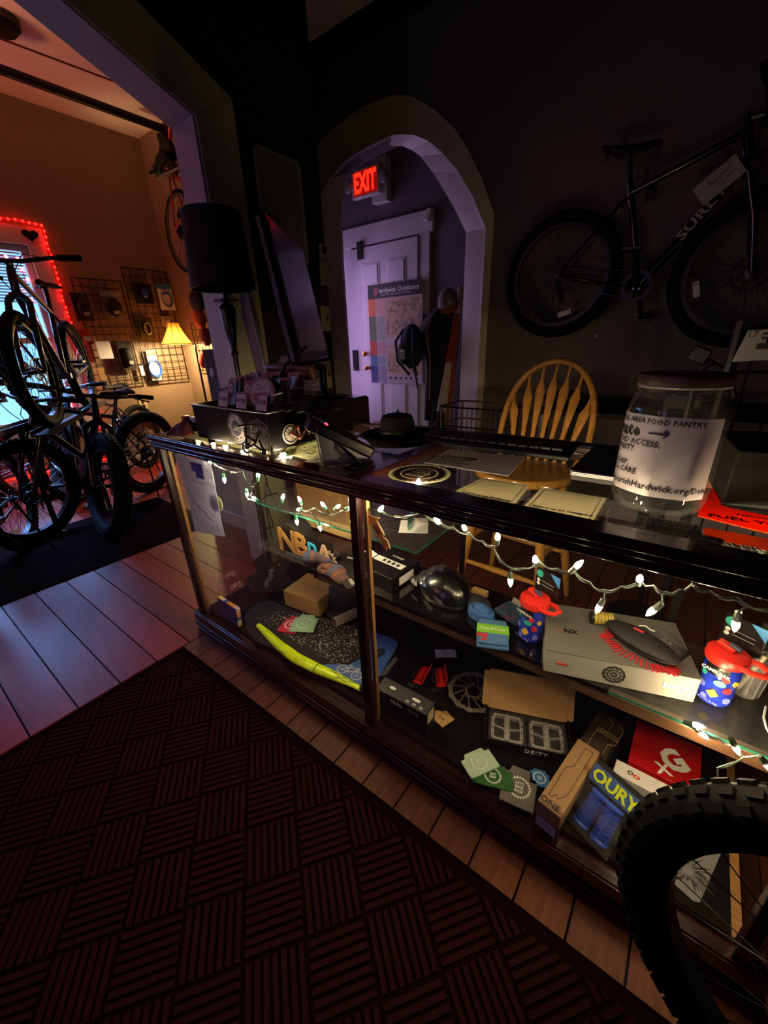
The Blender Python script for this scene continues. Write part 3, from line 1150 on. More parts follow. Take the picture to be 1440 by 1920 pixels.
# colourful book standing against the left front glass
a_ = at(417, 1168, 'z', ZD+.0)
t, wd, dp = seat('picture_book', 'small upright book with blue cover and multicoloured edge, left front corner', 'book', (421, 1178), (462, 1203), (421, 1168), ZD)
dp = .016
t.location.y = Y0+.026
t.location.x = at(420, 1178, 'y', Y0+.03).x
t.rotation_euler = (R_(-4), 0, R_(-2))
wd = .15
MB().bx(0, wd, 0, dp, 0, .085).build('cover', mat('navy_cover', '#27407d', .5), t, bevel=.001)
cols = ['#d7b93c', '#d8d2b4', '#3a54b0', '#d9832a', '#d8a23c', '#c9b7c9']
for k, cl in enumerate(cols):
    MB().bx(wd*k/6, wd*(k+1)/6, -.0005, dp+.0005, .085, .088).build('edge_patch', mat('edge_%s' % ['gold', 'cream', 'blue', 'orange', 'amber', 'lilac'][k], cl, .5), t)
    MB().bx(wd, wd+.0022, -.0005, dp+.0005, .085*k/6, .085*(k+1)/6).build('edge_patch', mat('edge_%s' % ['gold', 'cream', 'blue', 'orange', 'amber', 'lilac'][k], cl, .5), t)

# black die-cut card with bicycle prints, standing by the left side
a_ = at(455, 1150, 'z', ZD)
t = thing('display_card', 'black cross-shaped card with small bicycle prints, left side of the case', 'card', (-1.50, .93, ZD), 0, None, (R_(68), 0, R_(38)))
pl = [(-.05, 0), (.13, 0), (.17, .05), (.13, .075), (.155, .15), (.10, .16), (.075, .12), (.02, .19), (-.03, .15), (-.01, .10), (-.07, .07)]
o = MB().prism(pl, 0, .003).build('card', m_blkmat, t, smooth=False)
m_lb = mat('pale_blue_print', '#93a8c8', .5)
bike_print(o, .05, T(.04, .045, .0032, rz=60), m_lb)
bike_print(o, .05, T(.06, .09, .0032, rz=75), m_lb)
MB().prism(circ(.004, 8), .003, .0036, T(.10, .13, 0)).build('rivet', m_white, o)
# bicycle decals on the left side pane
for k, (px, py, nm, cl, s_) in enumerate(((404, 1085, 'pink', '#e07aa0', .07), (410, 1103, 'pink', '#e07aa0', .05), (432, 1078, 'pale pink', '#c9a2a0', .06), (444, 1098, 'pale pink', '#c9a2a0', .07), (450, 1110, 'pale pink', '#c9a2a0', .05))):
    p = at(px, py, 'x', X0+.010)
    o = bike_print(None, s_, frame((0, 0, 0), (0, 1, -.15), (0, .15, 1)), mat(nm.replace(' ', '_')+'_decal', cl, .5), 'bicycle_decal')
    tag(o, ['large pink bicycle decal highest on the left side pane', 'small pink bicycle decal just under the large pink one', 'faded bicycle decal right of the pink ones on the side pane', 'faded bicycle decal in the middle of the right cluster on the side pane', 'small faded bicycle decal lowest on the left side pane'][k], 'decal', 'bicycle decals on the left side pane', p)

# map sheet taped inside the left front glass
t = MB()
Pm = [fr(x, y_, Y0+.008) for x, y_ in ((327, 850), (395, 868), (423, 1006), (368, 995))]
o0 = Pm[0].copy()
b = MB()
b.grid(lambda u, v: tuple((Pm[0].lerp(Pm[1], u)).lerp(Pm[3].lerp(Pm[2], u), v)-o0+Vector((0, .006*math.sin(v*4+u*2)*v, 0))), 10, 12, .0005)
ms = tag(b.build('map_sheet', thin_paper('map_paper', '#d5d8ee', .5), smooth=True), 'white printed map sheet taped inside the left end of the front glass', 'map', loc=o0)


def sheetpt(u, v, e=-.0012):
    return (Pm[0].lerp(Pm[1], u)).lerp(Pm[3].lerp(Pm[2], u), v)-o0+Vector((0, e+.006*math.sin(v*4+u*2)*v, 0))


b = MB()
for k in range(12):
    v = .03+k*.026
    for u0, u1 in (((.08, .42),) if 1 < k < 10 and k % 1 == 0 else ((.08, .95),)):
        b.tube([sheetpt(u0+(u1-u0)*i/4, v) for i in range(5)], .0006, 3)
for k in range(7):
    b.tube([sheetpt(.72+(.25)*i/3, .05+k*.026) for i in range(4)], .0006, 3)
b.build('printed_lines', m_ink, ms)
b = MB()
b.quad(sheetpt(.42, .05), sheetpt(.74, .05), sheetpt(.74, .17), sheetpt(.42, .17), .0004)
b.quad(sheetpt(.50, .17), sheetpt(.72, .17), sheetpt(.72, .25), sheetpt(.50, .25), .0004)
b.build('printed_block', mat('blue_print_block', '#4a67c0', .6), ms, 'blue printed block')
b = MB()
r2 = random.Random(8)
for k in range(34):
    u, v = r2.uniform(.08, .9), r2.uniform(.40, .92)
    a = r2.uniform(0, 6)
    pts = []
    for j in range(r2.randint(2, 5)):
        pts.append(sheetpt(u, v))
        a += r2.uniform(-1, 1)
        u = min(.96, max(.04, u+.04*math.cos(a)))
        v = min(.97, max(.36, v+.02*math.sin(a)))
    b.tube(pts+[sheetpt(u, v)], .0005, 3)
b.tube([sheetpt(.2, .58), sheetpt(.33, .62), sheetpt(.42, .68), sheetpt(.55, .70), sheetpt(.63, .77), sheetpt(.78, .80)], .0011, 4)
b.build('map_lines', m_ink, ms)
o = MB().prism(circ(.030, 24), 0, .0006, Matrix(((1, 0, 0, 0), (0, 0, 1, 0), (0, 1, 0, 0), (0, 0, 0, 1)))).build('paper_disc', mat('cream_paper', '#cfcf9c', .8), smooth=False)
tag(o, 'cream paper disc behind the edge of the map sheet', 'sticker', loc=fr(408, 943, Y0+.012))

# NBDA mailbox-shaped stand on the upper glass shelf
a_ = at(523, 1026, 'z', ZU)
b_ = at(618, 1029, 'z', ZU)
t = thing('sign_stand', 'black round-topped sign reading NBDA at the left end of the middle shelf', 'sign', tuple(at(524, 1029, 'z', ZS+.0005)), R_(3))
SG = t
pa, pb_ = (523, 1028), (556, 1028)
prof = [(0, 0), (.13, 0), (.13, .075), (.115, .105), (.09, .125), (.06, .128), (.02, .11), (.0, .075)]
Mxz = Matrix(((1, 0, 0, 0), (0, 0, -1, 0), (0, 1, 0, 0), (0, 0, 0, 1)))
MB().prism(prof, -.08, 0, Mxz).build('body', m_blkmat, t, bevel=.003)
MB().box((.185, -.016, .058), (.26, .004, .11)).build('plate', m_blk, t)
m_gold = mat('warm_gold_letters', '#96703e', .5)
for s_, x, m_ in (('N', .078, m_gold), ('B', .150, m_gold)):
    text(s_, .135, t, m_, T(x, -.020, .062, 90), 'letter', .0015, .03)
text('D', .06, t, mat('sky_blue_letter', '#2f9fcc', .5), T(.212, -.020, .066, 90), 'letter', .0015, .03)
text('A', .105, t, mat('taupe_letter', '#a58a76', .5), T(.272, -.020, .055, 90), 'letter', .0015, .03)
b = MB(T(.285, -.0185, .040, 90))
b.ring(circ(.030, 64), gear(.046, 16, .2), 0, .001)
b.build('gear', mat('taupe_letter', '#a58a76'), t)
MB().box((.185, -.0185, .008), (.25, .001, .014)).build('strip', mat('slate_strip', '#46586b', .5), t)

# plaid sock and package on the shelf behind the post
m_navy = mat('navy_sock', '#252a45', .9, bump=.3, scale=160)
m_or = mat('orange_stripe', '#5e2a10', .95)
m_brn = mat('rust_sock', '#3c1e18', .9, bump=.3, scale=160)


def sock(t, path, w_, h_, m_main, stripes):
    P = [Vector(p) for p in path]

    def fn(u, v, k=1.0):
        i = u*(len(P)-1)
        q = min(int(i), len(P)-2)
        c = P[q].lerp(P[q+1], i-q)
        d = (P[q+1]-P[q]).normalized()
        n = Vector((-d.y, d.x, 0))
        a = 2*PI*v
        e = .35+.65*math.sin(PI*min(1, max(0, u*.9+.05)))**.35
        return c+n*w_*e*k*math.cos(a)+Vector((0, 0, h_*e*k*math.sin(a)))
    MB().grid(lambda u, v: fn(u, v), 14, 14).build('knit', m_main, t)
    for u0, u1, m_ in stripes:
        MB().grid(lambda u, v: fn(u0+(u1-u0)*u, v, 1.02), 3, 14).build('stripe', m_, t)


c = at(600, 1068, 'z', ZS+.02)
t = thing('striped_sock', 'folded navy, orange and rust striped sock at the shelf left end', 'sock', tuple(at(603, 1064, 'z', ZS+.001)))
sock(t, [(-.07, -.02, .03), (-.02, .02, .035), (.06, .03, .03)], .038, .028, m_navy, [(.25, .32, m_or), (.45, .6, m_brn), (.7, .75, m_or)])
t = thing('striped_sock', 'second striped sock folded below the first, orange edged, left end of shelf', 'sock', tuple(at(632, 1082, 'z', ZS+.001)))
sock(t, [(-.07, -.01, .022), (.0, .0, .024), (.08, -.03, .022)], .036, .020, m_brn, [(.2, .27, m_or), (.4, .6, m_navy), (.68, .74, m_or)])
MB().box((.095, -.03, .03), (.07, .06, .003), (0, 0, R_(-25))).build('header_card', m_blk, t)
text('STYLE', .018, t, m_wprint, T(.095, -.03, .033, rz=-25))


def netbox(label, pa, pb, pd, z, h, icons=True, txt='WIRELESS'):
    t, wd, dp = seat('product_box', label, 'box', pa, pb, pd, z, None)
    carton(t, wd, dp, h, m_blk)
    if icons:
        MB().bx(wd*.05, wd*.9, dp*.42, dp*.62, h, h+.0005).build('label_strip', m_paper, t)
        for k in range(4):
            MB().bx(wd*(.28+k*.14), wd*(.36+k*.14), dp*.47, dp*.57, h+.0005, h+.001).build('icon', m_ink, t)
        MB().bx(wd*.10, wd*.34, -.0006, 0, h*.25, h*.7).build('label', m_gprint, t)
        MB().bx(wd*1.0, wd+.0006, dp*.25, dp*.75, h*.2, h*.75).build('label', m_paper, t, 'white barcode label')
    text(txt, .012, t, m_wprint, T(wd*.5, dp*.8, h+.0004))
    return t


netbox('black product box with a strip of four icons, on the shelf right of the post', (675, 1084), (735, 1113), (700, 1040), ZS, .055)
netbox('low black device box with small white lettering left of the post', (603, 1082), (668, 1103), (620, 1045), ZS, .040, False, 'GROUP RIDE')
t = MB().box((0, 0, 0), (.09, .03, .0008)).build('price_ticket', m_paper)
tag(t, 'white price ticket lying on the black boxes behind the post', 'ticket', loc=at(700, 1040, 'z', ZS+.043), rz=R_(-20))

# wooden slatted panel with moulding at the back of the left half
t = thing('wood_panel', 'grained oak board with a pale moulding hanging at the back of the left half', 'board', at(600, 945, 'y', 1.22))
a_, b_ = at(548, 905, 'y', 1.30), at(668, 975, 'y', 1.30)
MB().bx(-.16, .24, 0, .018, -.075, .12).build('board', m_oakraw, t, bevel=.002)
b = MB()
for k in range(4):
    b.bx(-.16+.03*k, .24, -.012-.008*k, 0, -.08-.012*k, -.07-.012*k)
b.build('moulding', mat('pale_oak', '#c8ad78', .5, var=.2, scale=10, stretch=(2, 20, 20)), t, bevel=.001)

# loose black cables hanging behind the case by the wall end
m_cable = mat('black_cable', '#0c0d0e', .5)
b = MB()
cb = [[(473, 900), (490, 1000), (500, 1060), (520, 1082), (548, 1066), (556, 1010)], [(500, 895), (497, 935), (505, 985), (515, 1025), (540, 1085)], [(492, 880), (520, 950), (560, 968)], [(520, 925), (500, 930), (483, 945)], [(495, 1015), (530, 1028), (570, 1045)], [(476, 935), (490, 975), (500, 990), (512, 984), (498, 945)]]
o0 = at(500, 960, 'x', XN+.10)
for pth in cb:
    P = [at(x, y_, 'x', XN+.12+.01*(i % 2))-o0 for i, (x, y_) in enumerate(pth)]
    sm = []
    for i in range(len(P)-1):
        p0, p1, p2, p3 = P[max(0, i-1)], P[i], P[i+1], P[min(len(P)-1, i+2)]
        for k in range(6):
            u = k/6
            sm.append(.5*((2*p1)+(p2-p0)*u+(2*p0-5*p1+4*p2-p3)*u*u+(3*p1-p0-3*p2+p3)*u**3))
    sm.append(P[-1])
    b.tube(sm, .004, 6)
tag(b.build('cable_tangle', m_cable), 'tangle of black cables hanging down the cream wall end', 'cables', loc=o0)

# ================================================================== RIGHT HALF, middle shelf
ZB = ZS+.001
# helmet in a clear bag
c = at(838, 1112, 'z', ZB)
t = thing('bicycle_helmet', 'black round helmet wrapped in clear film on the middle shelf', 'helmet', (c.x, c.y-.005, ZB), R_(-25))
dome(0, .098, .076, .088).build('shell', mat('black_helmet_shell', '#0a0a0c', .25, coat=.4), t)
b = MB()
b.torus(.094, .007, T(0, 0, .007) @ Matrix.Diagonal((1, .79, 1, 1)), 32, 8)
b.build('rim', m_blk, t)
b = MB()
r2 = random.Random(2)
b.grid(lambda u, v: (-.13+.19*u, -.07+.14*v, .012+.075*math.sin(PI*min(1, u*.9))*math.sin(PI*(.1+.8*v))+.006*math.sin(u*23)*math.sin(v*19)), 20, 18, .0006)
b.build('clear_bag', m_clear, t)
text('dhb', .026, t, m_wprint, T(-.075, -.078, .03, 75, 0, 0))
# blue beanie
c = at(896, 1163, 'z', ZB)
t = thing('knit_headwear', 'folded blue cloth headband stack on the shelf edge', 'headwear', (c.x, c.y+.02, ZB), R_(-15))
for k, (rr, zz) in enumerate(((.036, .008), (.034, .021))):
    MB().torus(rr, .010, T(0, 0, zz) @ Matrix.Diagonal((1, .68, 1, 1)), 24, 8).build('fold', m_blue, t)
MB().ball((.004, 0, .026), (.028, .022, .018)).build('crown', m_blue, t)
# socks with green band
t, wd, dp = seat('cycling_socks', 'blue and red cycling socks held by a bright green paper band', 'socks', (893, 1212), (952, 1220), (900, 1165), ZB-.0)
wd, dp = .085, .085
m_sb = mat('steel_blue_knit', '#3f6b9e', .9, bump=.3, scale=170)
MB().bx(0, wd, -.005, .10, 0, .011).build('sock', m_sb, t, bevel=.004)
MB().bx(.004, wd-.003, -.002, .098, .0112, .022).build('sock', m_sb, t, bevel=.004)
MB().bx(.0, wd*.35, .018, .032, .022, .0228).build('stripe', mat('red_knit', '#a8252c', .9), t)
MB().bx(.012, .026, .003, .014, .022, .0228).build('stripe', mat('red_knit', '#a8252c'), t)
MB().bx(-.001, wd+.001, .036, .072, -.0, .0236).build('paper_band', mat('lime_paper', '#6fb52a', .6, var=.04), t, bevel=.001)
text('SockGuy', .020, t, m_wprint, T(wd*.48, .054, .0239), shear=.3)
t = thing('cycling_socks', 'dark navy patterned socks behind the green banded pair', 'socks', at(950, 1158, 'z', ZB), R_(-20))
MB().bx(-.04, .05, -.015, .055, 0, .018).build('sock', mat('deep_blue_knit', '#23415f', .9, bump=.3, scale=170), t, bevel=.005)
b = MB()
scribble(b, random.Random(5), 9, .06, .05, .0182, .002)
b.build('pattern', mat('red_knit', '#a8252c'), t)
MB().box((.0, .062, .012), (.07, .002, .03), (R_(-30), 0, 0)).build('header_card', m_gprint, t)
t = thing('glove_pair', 'dark folded cloth behind the blue headbands', 'cloth', at(893, 1135, 'z', ZB), R_(-15))
MB().ball((0, 0, .014), (.05, .035, .014), 20, 10).build('cloth', mat('charcoal_cloth', '#2a2c2e', .9, bump=.3), t)
MB().box((-.02, .04, .02), (.05, .02, .02), (0, 0, .2)).build('card', m_card, t)


def bottle(label, px, py, tintc, rz, x=.0, dy=0):
    c = at(px, py, 'z', ZB)
    t = thing('kids_bottle', label, 'bottle', (c.x, c.y+dy, ZB), rz, 'small bottles with red lids and hang cards')
    R = .034
    mbd = mat('royal_blue_bottle', '#1c2fa8', .15, coat=.6, var=.2, scale=40)
    MB().lathe([(0, 0), (R*.9, 0), (R, .006), (R, .030), (R*.95, .05), (R, .07), (R, .104), (R*.9, .112), (0, .112)], 32).build('body', mbd, t)
    # printed shapes on the body
    cols = [mat('print_yellow', '#d0a528', .5), mat('print_red', '#b3242e', .5), mat('print_teal', '#2f9f8f', .5), mat('print_lilac', '#6a74d8', .5)]
    for k, (a, z, s_, ci, n_) in enumerate(((-78, .034, .011, 0, 4), (-40, .05, .008, 1, 7), (-120, .045, .008, 3, 5), (-55, .078, .008, 1, 6), (-125, .075, .007, 2, 5), (-30, .022, .008, 3, 6), (-100, .018, .006, 3, 8), (-20, .07, .007, 0, 5), (-150, .03, .007, 1, 6))):
        A = R_(a)
        M = frame((R*1.0*math.cos(A), R*1.0*math.sin(A), z), (-math.sin(A), math.cos(A), 0), (0, 0, 1))
        MB(M).prism(circ(s_, n_, 1, 1.1, k), -.0012, .0012).build('print', cols[ci], t, smooth=False)
    ml = mat('red_bottle_lid', '#c8281e', .35, var=.05)
    MB().lathe([(R*.95, .106), (R*1.12, .108), (R*1.18, .116), (R*1.12, .128), (R*.9, .133), (0, .134)], 32).build('lid', ml, t)
    b = MB()
    b.tube([(R*.9, -R*.6, .121), (R*1.5, -R*.62, .122), (R*2.0, -R*.3, .122), (R*2.05, R*.3, .122), (R*1.5, R*.62, .122), (R*.9, R*.6, .121)], .0062, 8)
    b.build('carry_loop', ml, t)
    MB().box((-.006, 0, .142), (.034, .018, .010), (0, R_(8), 0)).build('spout', ml, t, bevel=.002)
    MB().box((.008, 0, .148), (.022, .012, .006), (0, R_(12), 0)).build('bite_valve', mat('slate_valve', '#39435f', .3), t, bevel=.002)
    # hang card behind
    MB().bx(-.036, .040, .036, .0372, .10, .196).build('hang_card', m_blk, t, smooth=False)
    MB(T(-.024, .0358, .180, 90)).prism(circ(.011, 20), 0, .0004).build('seal', cols[2], t, smooth=False)
    for k in range(2):
        MB(T(-.026, .0358, .160-.011*k, 90)).prism(circ(.005, 12), 0, .0004).build('dot', m_wprint, t, smooth=False)
        MB(T(.004, .0358, .162-.011*k, 90)).box((0, 0, .0002), (.040, .0016, .0004)).build('text_line', m_gprint, t)
    MB().prism([(.008, .196), (.040, .196), (.040, .165)], .0355, .0360, Mz).build('corner', mat('sky_blue_print', '#3b82c4', .5), t, smooth=False)
    # wrap label
    A = R_(-88)
    M = frame((R*1.06*math.cos(A), R*1.06*math.sin(A), .092), (-math.sin(A), math.cos(A), 0), (0, 0, 1))
    b = MB()
    b.grid(lambda u, v: ((R*1.03)*math.cos(A+(u-.5)*1.3), (R*1.03)*math.sin(A+(u-.5)*1.3), .080+.025*v), 8, 1, .0006)
    b.build('label', m_blk, t)
    text('CAMELBAK', .0105, t, m_wprint, frame((R*1.10*math.cos(A), R*1.10*math.sin(A), .0925), (-math.sin(A), math.cos(A), 0), (0, 0, 1)), bold=.02)
    A2 = A+.35
    MB(frame((R*1.04*math.cos(A2), R*1.04*math.sin(A2), .066), (-math.sin(A2), math.cos(A2), 0), (0, 0, 1))).prism(circ(.0095, 20, 1.15, .8), 0, .0008).build('seal', cols[2], t, smooth=False)
    text('CAMELBAK', .009, t, cols[3], frame((R*1.05*math.cos(A), R*1.05*math.sin(A), .012), (-math.sin(A), math.cos(A), 0), (0, 0, 1)))
    return t


bottle('blue patterned bottle with red lid, left of the grey box', 992, 1196, None, R_(-25), dy=.01)
bottle('blue patterned bottle with red lid, right of the grey box', 1335, 1308, None, R_(-25), dy=.005)

# grey and white box
t, wd, dp = seat('gear_box', 'large flat grey box with a chainring print overhanging the shelf edge', 'box', (1014, 1270), (1302, 1322), (1022, 1140), ZB)
t.location = at(1018, 1258, 'z', ZB)
pa, pb_ = at(1018, 1258, 'z', ZB), at(1300, 1318, 'z', ZB)
t.rotation_euler.z = math.atan2(pb_.y-pa.y, pb_.x-pa.x)
wd = (pb_-pa).length
hh = min(.09, max(.04, zfor(pa, 1218)-ZB))
dp = .20
m_g1, m_g2 = mat('grey_box_top', '#5f5e5b', .55, var=.04), mat('pale_box_side', '#8b8a83', .55, var=.03)
MB().bx(0, wd, .001, dp, 0, hh-.001).build('carton', m_g2, t, bevel=.0015)
MB().bx(-.001, wd+.001, .0, dp+.001, hh-.001, hh+.0006).build('lid', m_g1, t)
MB().bx(wd*.08, wd*.165, -.0006, .001, hh*.45, hh*.53).build('red_bar', mat('brick_red_print', '#a8402c', .5), t)
MB().bx(wd*.075, wd*.15, dp*.42, dp*.435, hh, hh+.001).build('red_bar', mat('brick_red_print', '#a8402c'), t)
text('NX', .022, t, m_blk, T(wd*.19, dp*.43, hh+.0008), bold=.03)
text('NX', hh*.30, t, m_wprint, T(wd*.84, -.0004, hh*.5, 90), bold=.04)
b = MB(T(wd*.90, -.0004, hh*.5, 90))
b.ring(circ(hh*.08, 16), circ(hh*.14, 16), 0, .0006)
b.build('ring_mark', m_wprint, t, smooth=False)
b = MB(T(wd*.48, -.0002, hh*.5, 90))
n_ = 48
for q0, q1 in ((.30, .36), (.18, .21), (.06, .11)):
    b.ring(circ(hh*q0*.98, n_), gear(hh*q1, 12, .06) if n_ == 48 else circ(hh*q1, n_), 0, .0006)
for k in range(10):
    a = 2*PI*k/10
    b.box((hh*.24*math.cos(a), hh*.24*math.sin(a), .0003), (hh*.14, hh*.03, .0006), (0, 0, a+.5))
b.build('chainring_print', m_ink, t, smooth=False)
box_t = t
box_M = Matrix.Translation(t.location) @ Euler((0, 0, t.rotation_euler.z)).to_matrix().to_4x4()


def onbox(px, py, dz=0):
    return at(px, py, 'z', ZB+hh+dz)


# red burst flower on the box, glasses case, small can
ZX = ZB+hh+.0012
c = onbox(1195, 1222)
t = thing('red_brush', 'flat red bristle ring spreading from under the black glasses case', 'brush', (c.x, c.y, ZX), R_(-20))
b = MB()
for k in range(46):
    a = 2*PI*k/46
    rr = 1+.08*math.sin(k*7.3)
    b.box((.074*rr*math.cos(a), .034*rr*math.sin(a), .002), (.024, .0038, .002), (0, R_(6), math.atan2(.034*math.sin(a)*2, .074*math.cos(a))))
b.build('bristles', mat('red_bristle', '#b1262c', .5), t)
c = onbox(1195, 1222)
t = thing('glasses_case', 'long black zipped glasses case lying on the grey box', 'case', (c.x, c.y+.01, ZX+.004), R_(-24))
MB().ball((0, 0, .021), (.085, .036, .021), 28, 14).build('shell', mat('black_eva', '#141517', .7, bump=.15), t)
MB().torus(.083, .002, T(0, 0, .021) @ Matrix.Diagonal((1, .43, 1, 1)), 40, 6).build('zip', m_dsteel, t)
b = MB()
b.tube([(-.02, .02, .043), (-.01, .03, .045), (.004, .026, .045), (.012, .03, .044)], .0015, 6)
b.build('cord', m_wprint, t)
MB().box((-.01, .004, .0435), (.022, .008, .001), (0, 0, .1)).build('tag', mat('tag_red', '#b8323c', .5), t)
t = thing('clear_dome_pack', 'clear plastic pack behind the glasses case', 'package', (c.x+.035, c.y+.055, ZX), R_(-24))
MB().grid(lambda u, v: ((u-.5)*.12, (v-.5)*.06, .045*math.sin(PI*u)**.5*math.sin(PI*v)**.5), 16, 10, .0008).build('blister', m_clear, t)
MB().box((0, 0, .002), (.12, .065, .002)).build('backing', m_blk, t)
c = onbox(1110, 1168)
t = thing('small_canister', 'short yellow and black canister lying on the grey box', 'canister', (c.x, c.y, ZX+.0165), 0, None, (0, R_(90), R_(25)))
MB().cyl((0, 0, 0), (0, 0, .045), .016, n=24).build('body', mat('yellow_label', '#a89a3a', .5), t)
MB().cyl((0, 0, -.006), (0, 0, .0), .0165, n=24).build('cap', m_blk, t)
b = MB()
for k in range(5):
    b.torus(.0162, .0007, T(0, 0, .008+.008*k), 20, 4)
b.build('printed_bands', m_ink, t)

# clear cup with straw, and white cord
c = at(1393, 1300, 'z', ZB)
t = thing('clear_cup', 'clear ribbed plastic cup with a straw at the shelf right end', 'cup', (c.x, c.y+.01, ZB), 0)
m_cup = glassmat('cup_plastic', (.95, .96, .96), .03, 1.5, haze=.25)
b = MB()
b.shell([(.026, 0), (.028, .01), (.029, .05), (.033, .09), (.036, .10)], 24)
b.shell([(.0, .001), (.026, .001)], 24)
for k in range(12):
    a = 2*PI*k/12
    b.tube([(.0285*math.cos(a), .0285*math.sin(a), .004), (.034*math.cos(a), .034*math.sin(a), .092)], .0012, 4)
b.build('cup_wall', m_cup, t)
MB().tube([(-.01, 0, .004), (.012, 0, .11)], .005, 10).build('straw', mat('pale_straw', '#b9b59a', .4), t)
c = at(1420, 1290, 'z', ZB)
t = thing('bottle_pack', 'black hang card pack at the picture edge behind the cup', 'package', (c.x+.03, c.y+.06, ZB))
MB().bx(-.05, .06, 0, .002, 0, .14).build('card', m_blk, t, smooth=False)
for k in range(3):
    MB().bx(-.03, .05, -.0006, 0, .125-.012*k, .127-.012*k).build('text_line', m_gprint, t)
text('CAMELBAK', .013, t, m_wprint, T(.0, -.0006, .06, 90))
tag(MB().tube([at(1436, 1325, 'z', ZB+.004), at(1432, 1345, 'z', ZB+.004), at(1437, 1365, 'z', ZB+.004), at(1446, 1380, 'z', ZB+.004)], .0022, 6).build('charging_cable', m_paper), 'cream cord curling at the right end of the glass shelf', 'cord')

# upper glass shelf, right part: iridescent glasses on a card, wooden arrow tag
c = at(775, 985, 'z', ZU)
t = thing('sport_glasses', 'iridescent blue and purple sport glasses on the upper glass shelf', 'sunglasses', (c.x, c.y+.0, ZU+.0005), R_(-60))
MB().bx(-.06, .06, -.045, .05, 0, .0008).build('card', m_paper, t, smooth=False)
m = mat('iridescent_lens', '#2a58c8', .08, .9, coat=1)
nt = m.node_tree
lw = nt.nodes.new('ShaderNodeTexCoord')
sx = nt.nodes.new('ShaderNodeSeparateXYZ')
cr = nt.nodes.new('ShaderNodeValToRGB')
cr.color_ramp.elements[0].color = (.02, .25, .8, 1)
cr.color_ramp.elements[1].color = (.3, .8, .5, 1)
e_ = cr.color_ramp.elements.new(.5)
e_.color = (.4, .05, .6, 1)
nt.links.new(lw.outputs['Generated'], sx.inputs[0])
nt.links.new(sx.outputs[0], cr.inputs[0])
nt.links.new(cr.outputs[0], nt.nodes['Principled BSDF'].inputs['Base Color'])
b = MB()
b.grid(lambda u, v: (.062*math.sin((u-.5)*2.3), .035*math.cos((u-.5)*2.3)-.03, .006+(.042-.012*math.exp(-((u-.5)/.08)**2)*(1-v))*v+.010*(1-v)*math.exp(-((u-.5)/.08)**2)), 22, 6, .0016)
b.build('lens', m, t)
MB().tube([(.062*math.sin((u-.5)*2.35), .035*math.cos((u-.5)*2.35)-.03, .049) for u in [i/14 for i in range(15)]], .0022, 6).build('brow_bar', m_blk, t)
for s_ in (-1, 1):
    MB().tube([(s_*.057, -.015, .047), (s_*.056, -.05, .046), (s_*.05, -.10, .030)], .0022, 6).build('temple', m_blk, t)
# arrow-shaped wooden tag hanging at the post
a_, b2 = at(693, 965, 'y', .71), at(728, 1030, 'y', .71)
t = thing('wooden_arrow_tag', 'burnt-edged wooden arrow shaped tag hung beside the centre post', 'tag', a_, 0)
d_ = b2-a_
L = d_.length
M = frame((0, 0, 0), d_, Vector((0, 0, 1)))
ar = [(0, -.004), (.03*L/.14, .022), (.03*L/.14, .011), (.62*L, .011), (.66*L, .004), (L*.78, .011), (L, .006), (L*.92, 0), (L, -.006), (L*.78, -.011), (.66*L, -.004), (.62*L, -.011), (.03*L/.14, -.011), (.03*L/.14, -.022)]
MB(M).prism([(x*1.05-.003, y_*1.22) for x, y_ in ar], -.0012, .0).build('border', mat('cream_border', '#cfc19b', .6), t, smooth=False)
MB(M).prism(ar, -.003, -.0012).build('arrow', m_oakraw, t, smooth=False)
MB(M).prism(ar, 0, .0008).build('arrow_face', mat('amber_wood', '#b9713a', .5, var=.2), t, smooth=False)
MB(M).bx(.3*L, .55*L, -.006, .006, .0008, .0013).build('burnt_panel', mat('burnt_wood', '#5a2a14', .7), t, smooth=False)

# ================================================================== RIGHT HALF, bottom deck
def clip_pack(label, px, py, rz):
    c = at(px, py, 'z', ZD)
    t = thing('light_pack', label, 'package', c, rz, 'pair of red bicycle light packs')
    m_r = mat('bright_red_card', '#d8241a', .35, var=.04)
    MB().box((.016, 0, .018), (.002, .080, .034), (0, R_(12), 0)).build('wing', m_r, t)
    MB().box((-.002, 0, .003), (.034, .080, .002)).build('back_card', m_r, t)
    MB().box((-.024, 0, .010), (.014, .070, .018)).build('black_side', m_blk, t, bevel=.002)
    MB().tube([(.000, -.032, .011), (.000, .032, .011)], .0065, 10).build('lamp_tube', mat('glossy_red_tube', '#e02a1c', .12, coat=.8), t)
    MB().torus(.007, .002, T(-.005, -.052, .004), 16, 6).build('ring', m_steel, t)
    MB().box((-.02, -.056, .003), (.026, .016, .001)).build('tab', m_clear, t)


clip_pack('left of the two red light packs on the dark deck', 792, 1268, R_(8))
clip_pack('right of the two red light packs on the dark deck', 826, 1272, R_(35))
o = flat('business_card', 'white business card lying behind the red light packs', 'card', [(815, 1218), (853, 1218), (857, 1233), (817, 1233)], ZD, .0006, m_paper)
for k in range(3):
    p = at(836, 1222+k*3.5, 'z', ZD)-o.location
    MB().box((p.x, p.y, .0008), (.045, .0016, .0004), (0, 0, R_(-12))).build('text_line', m_ink, o)

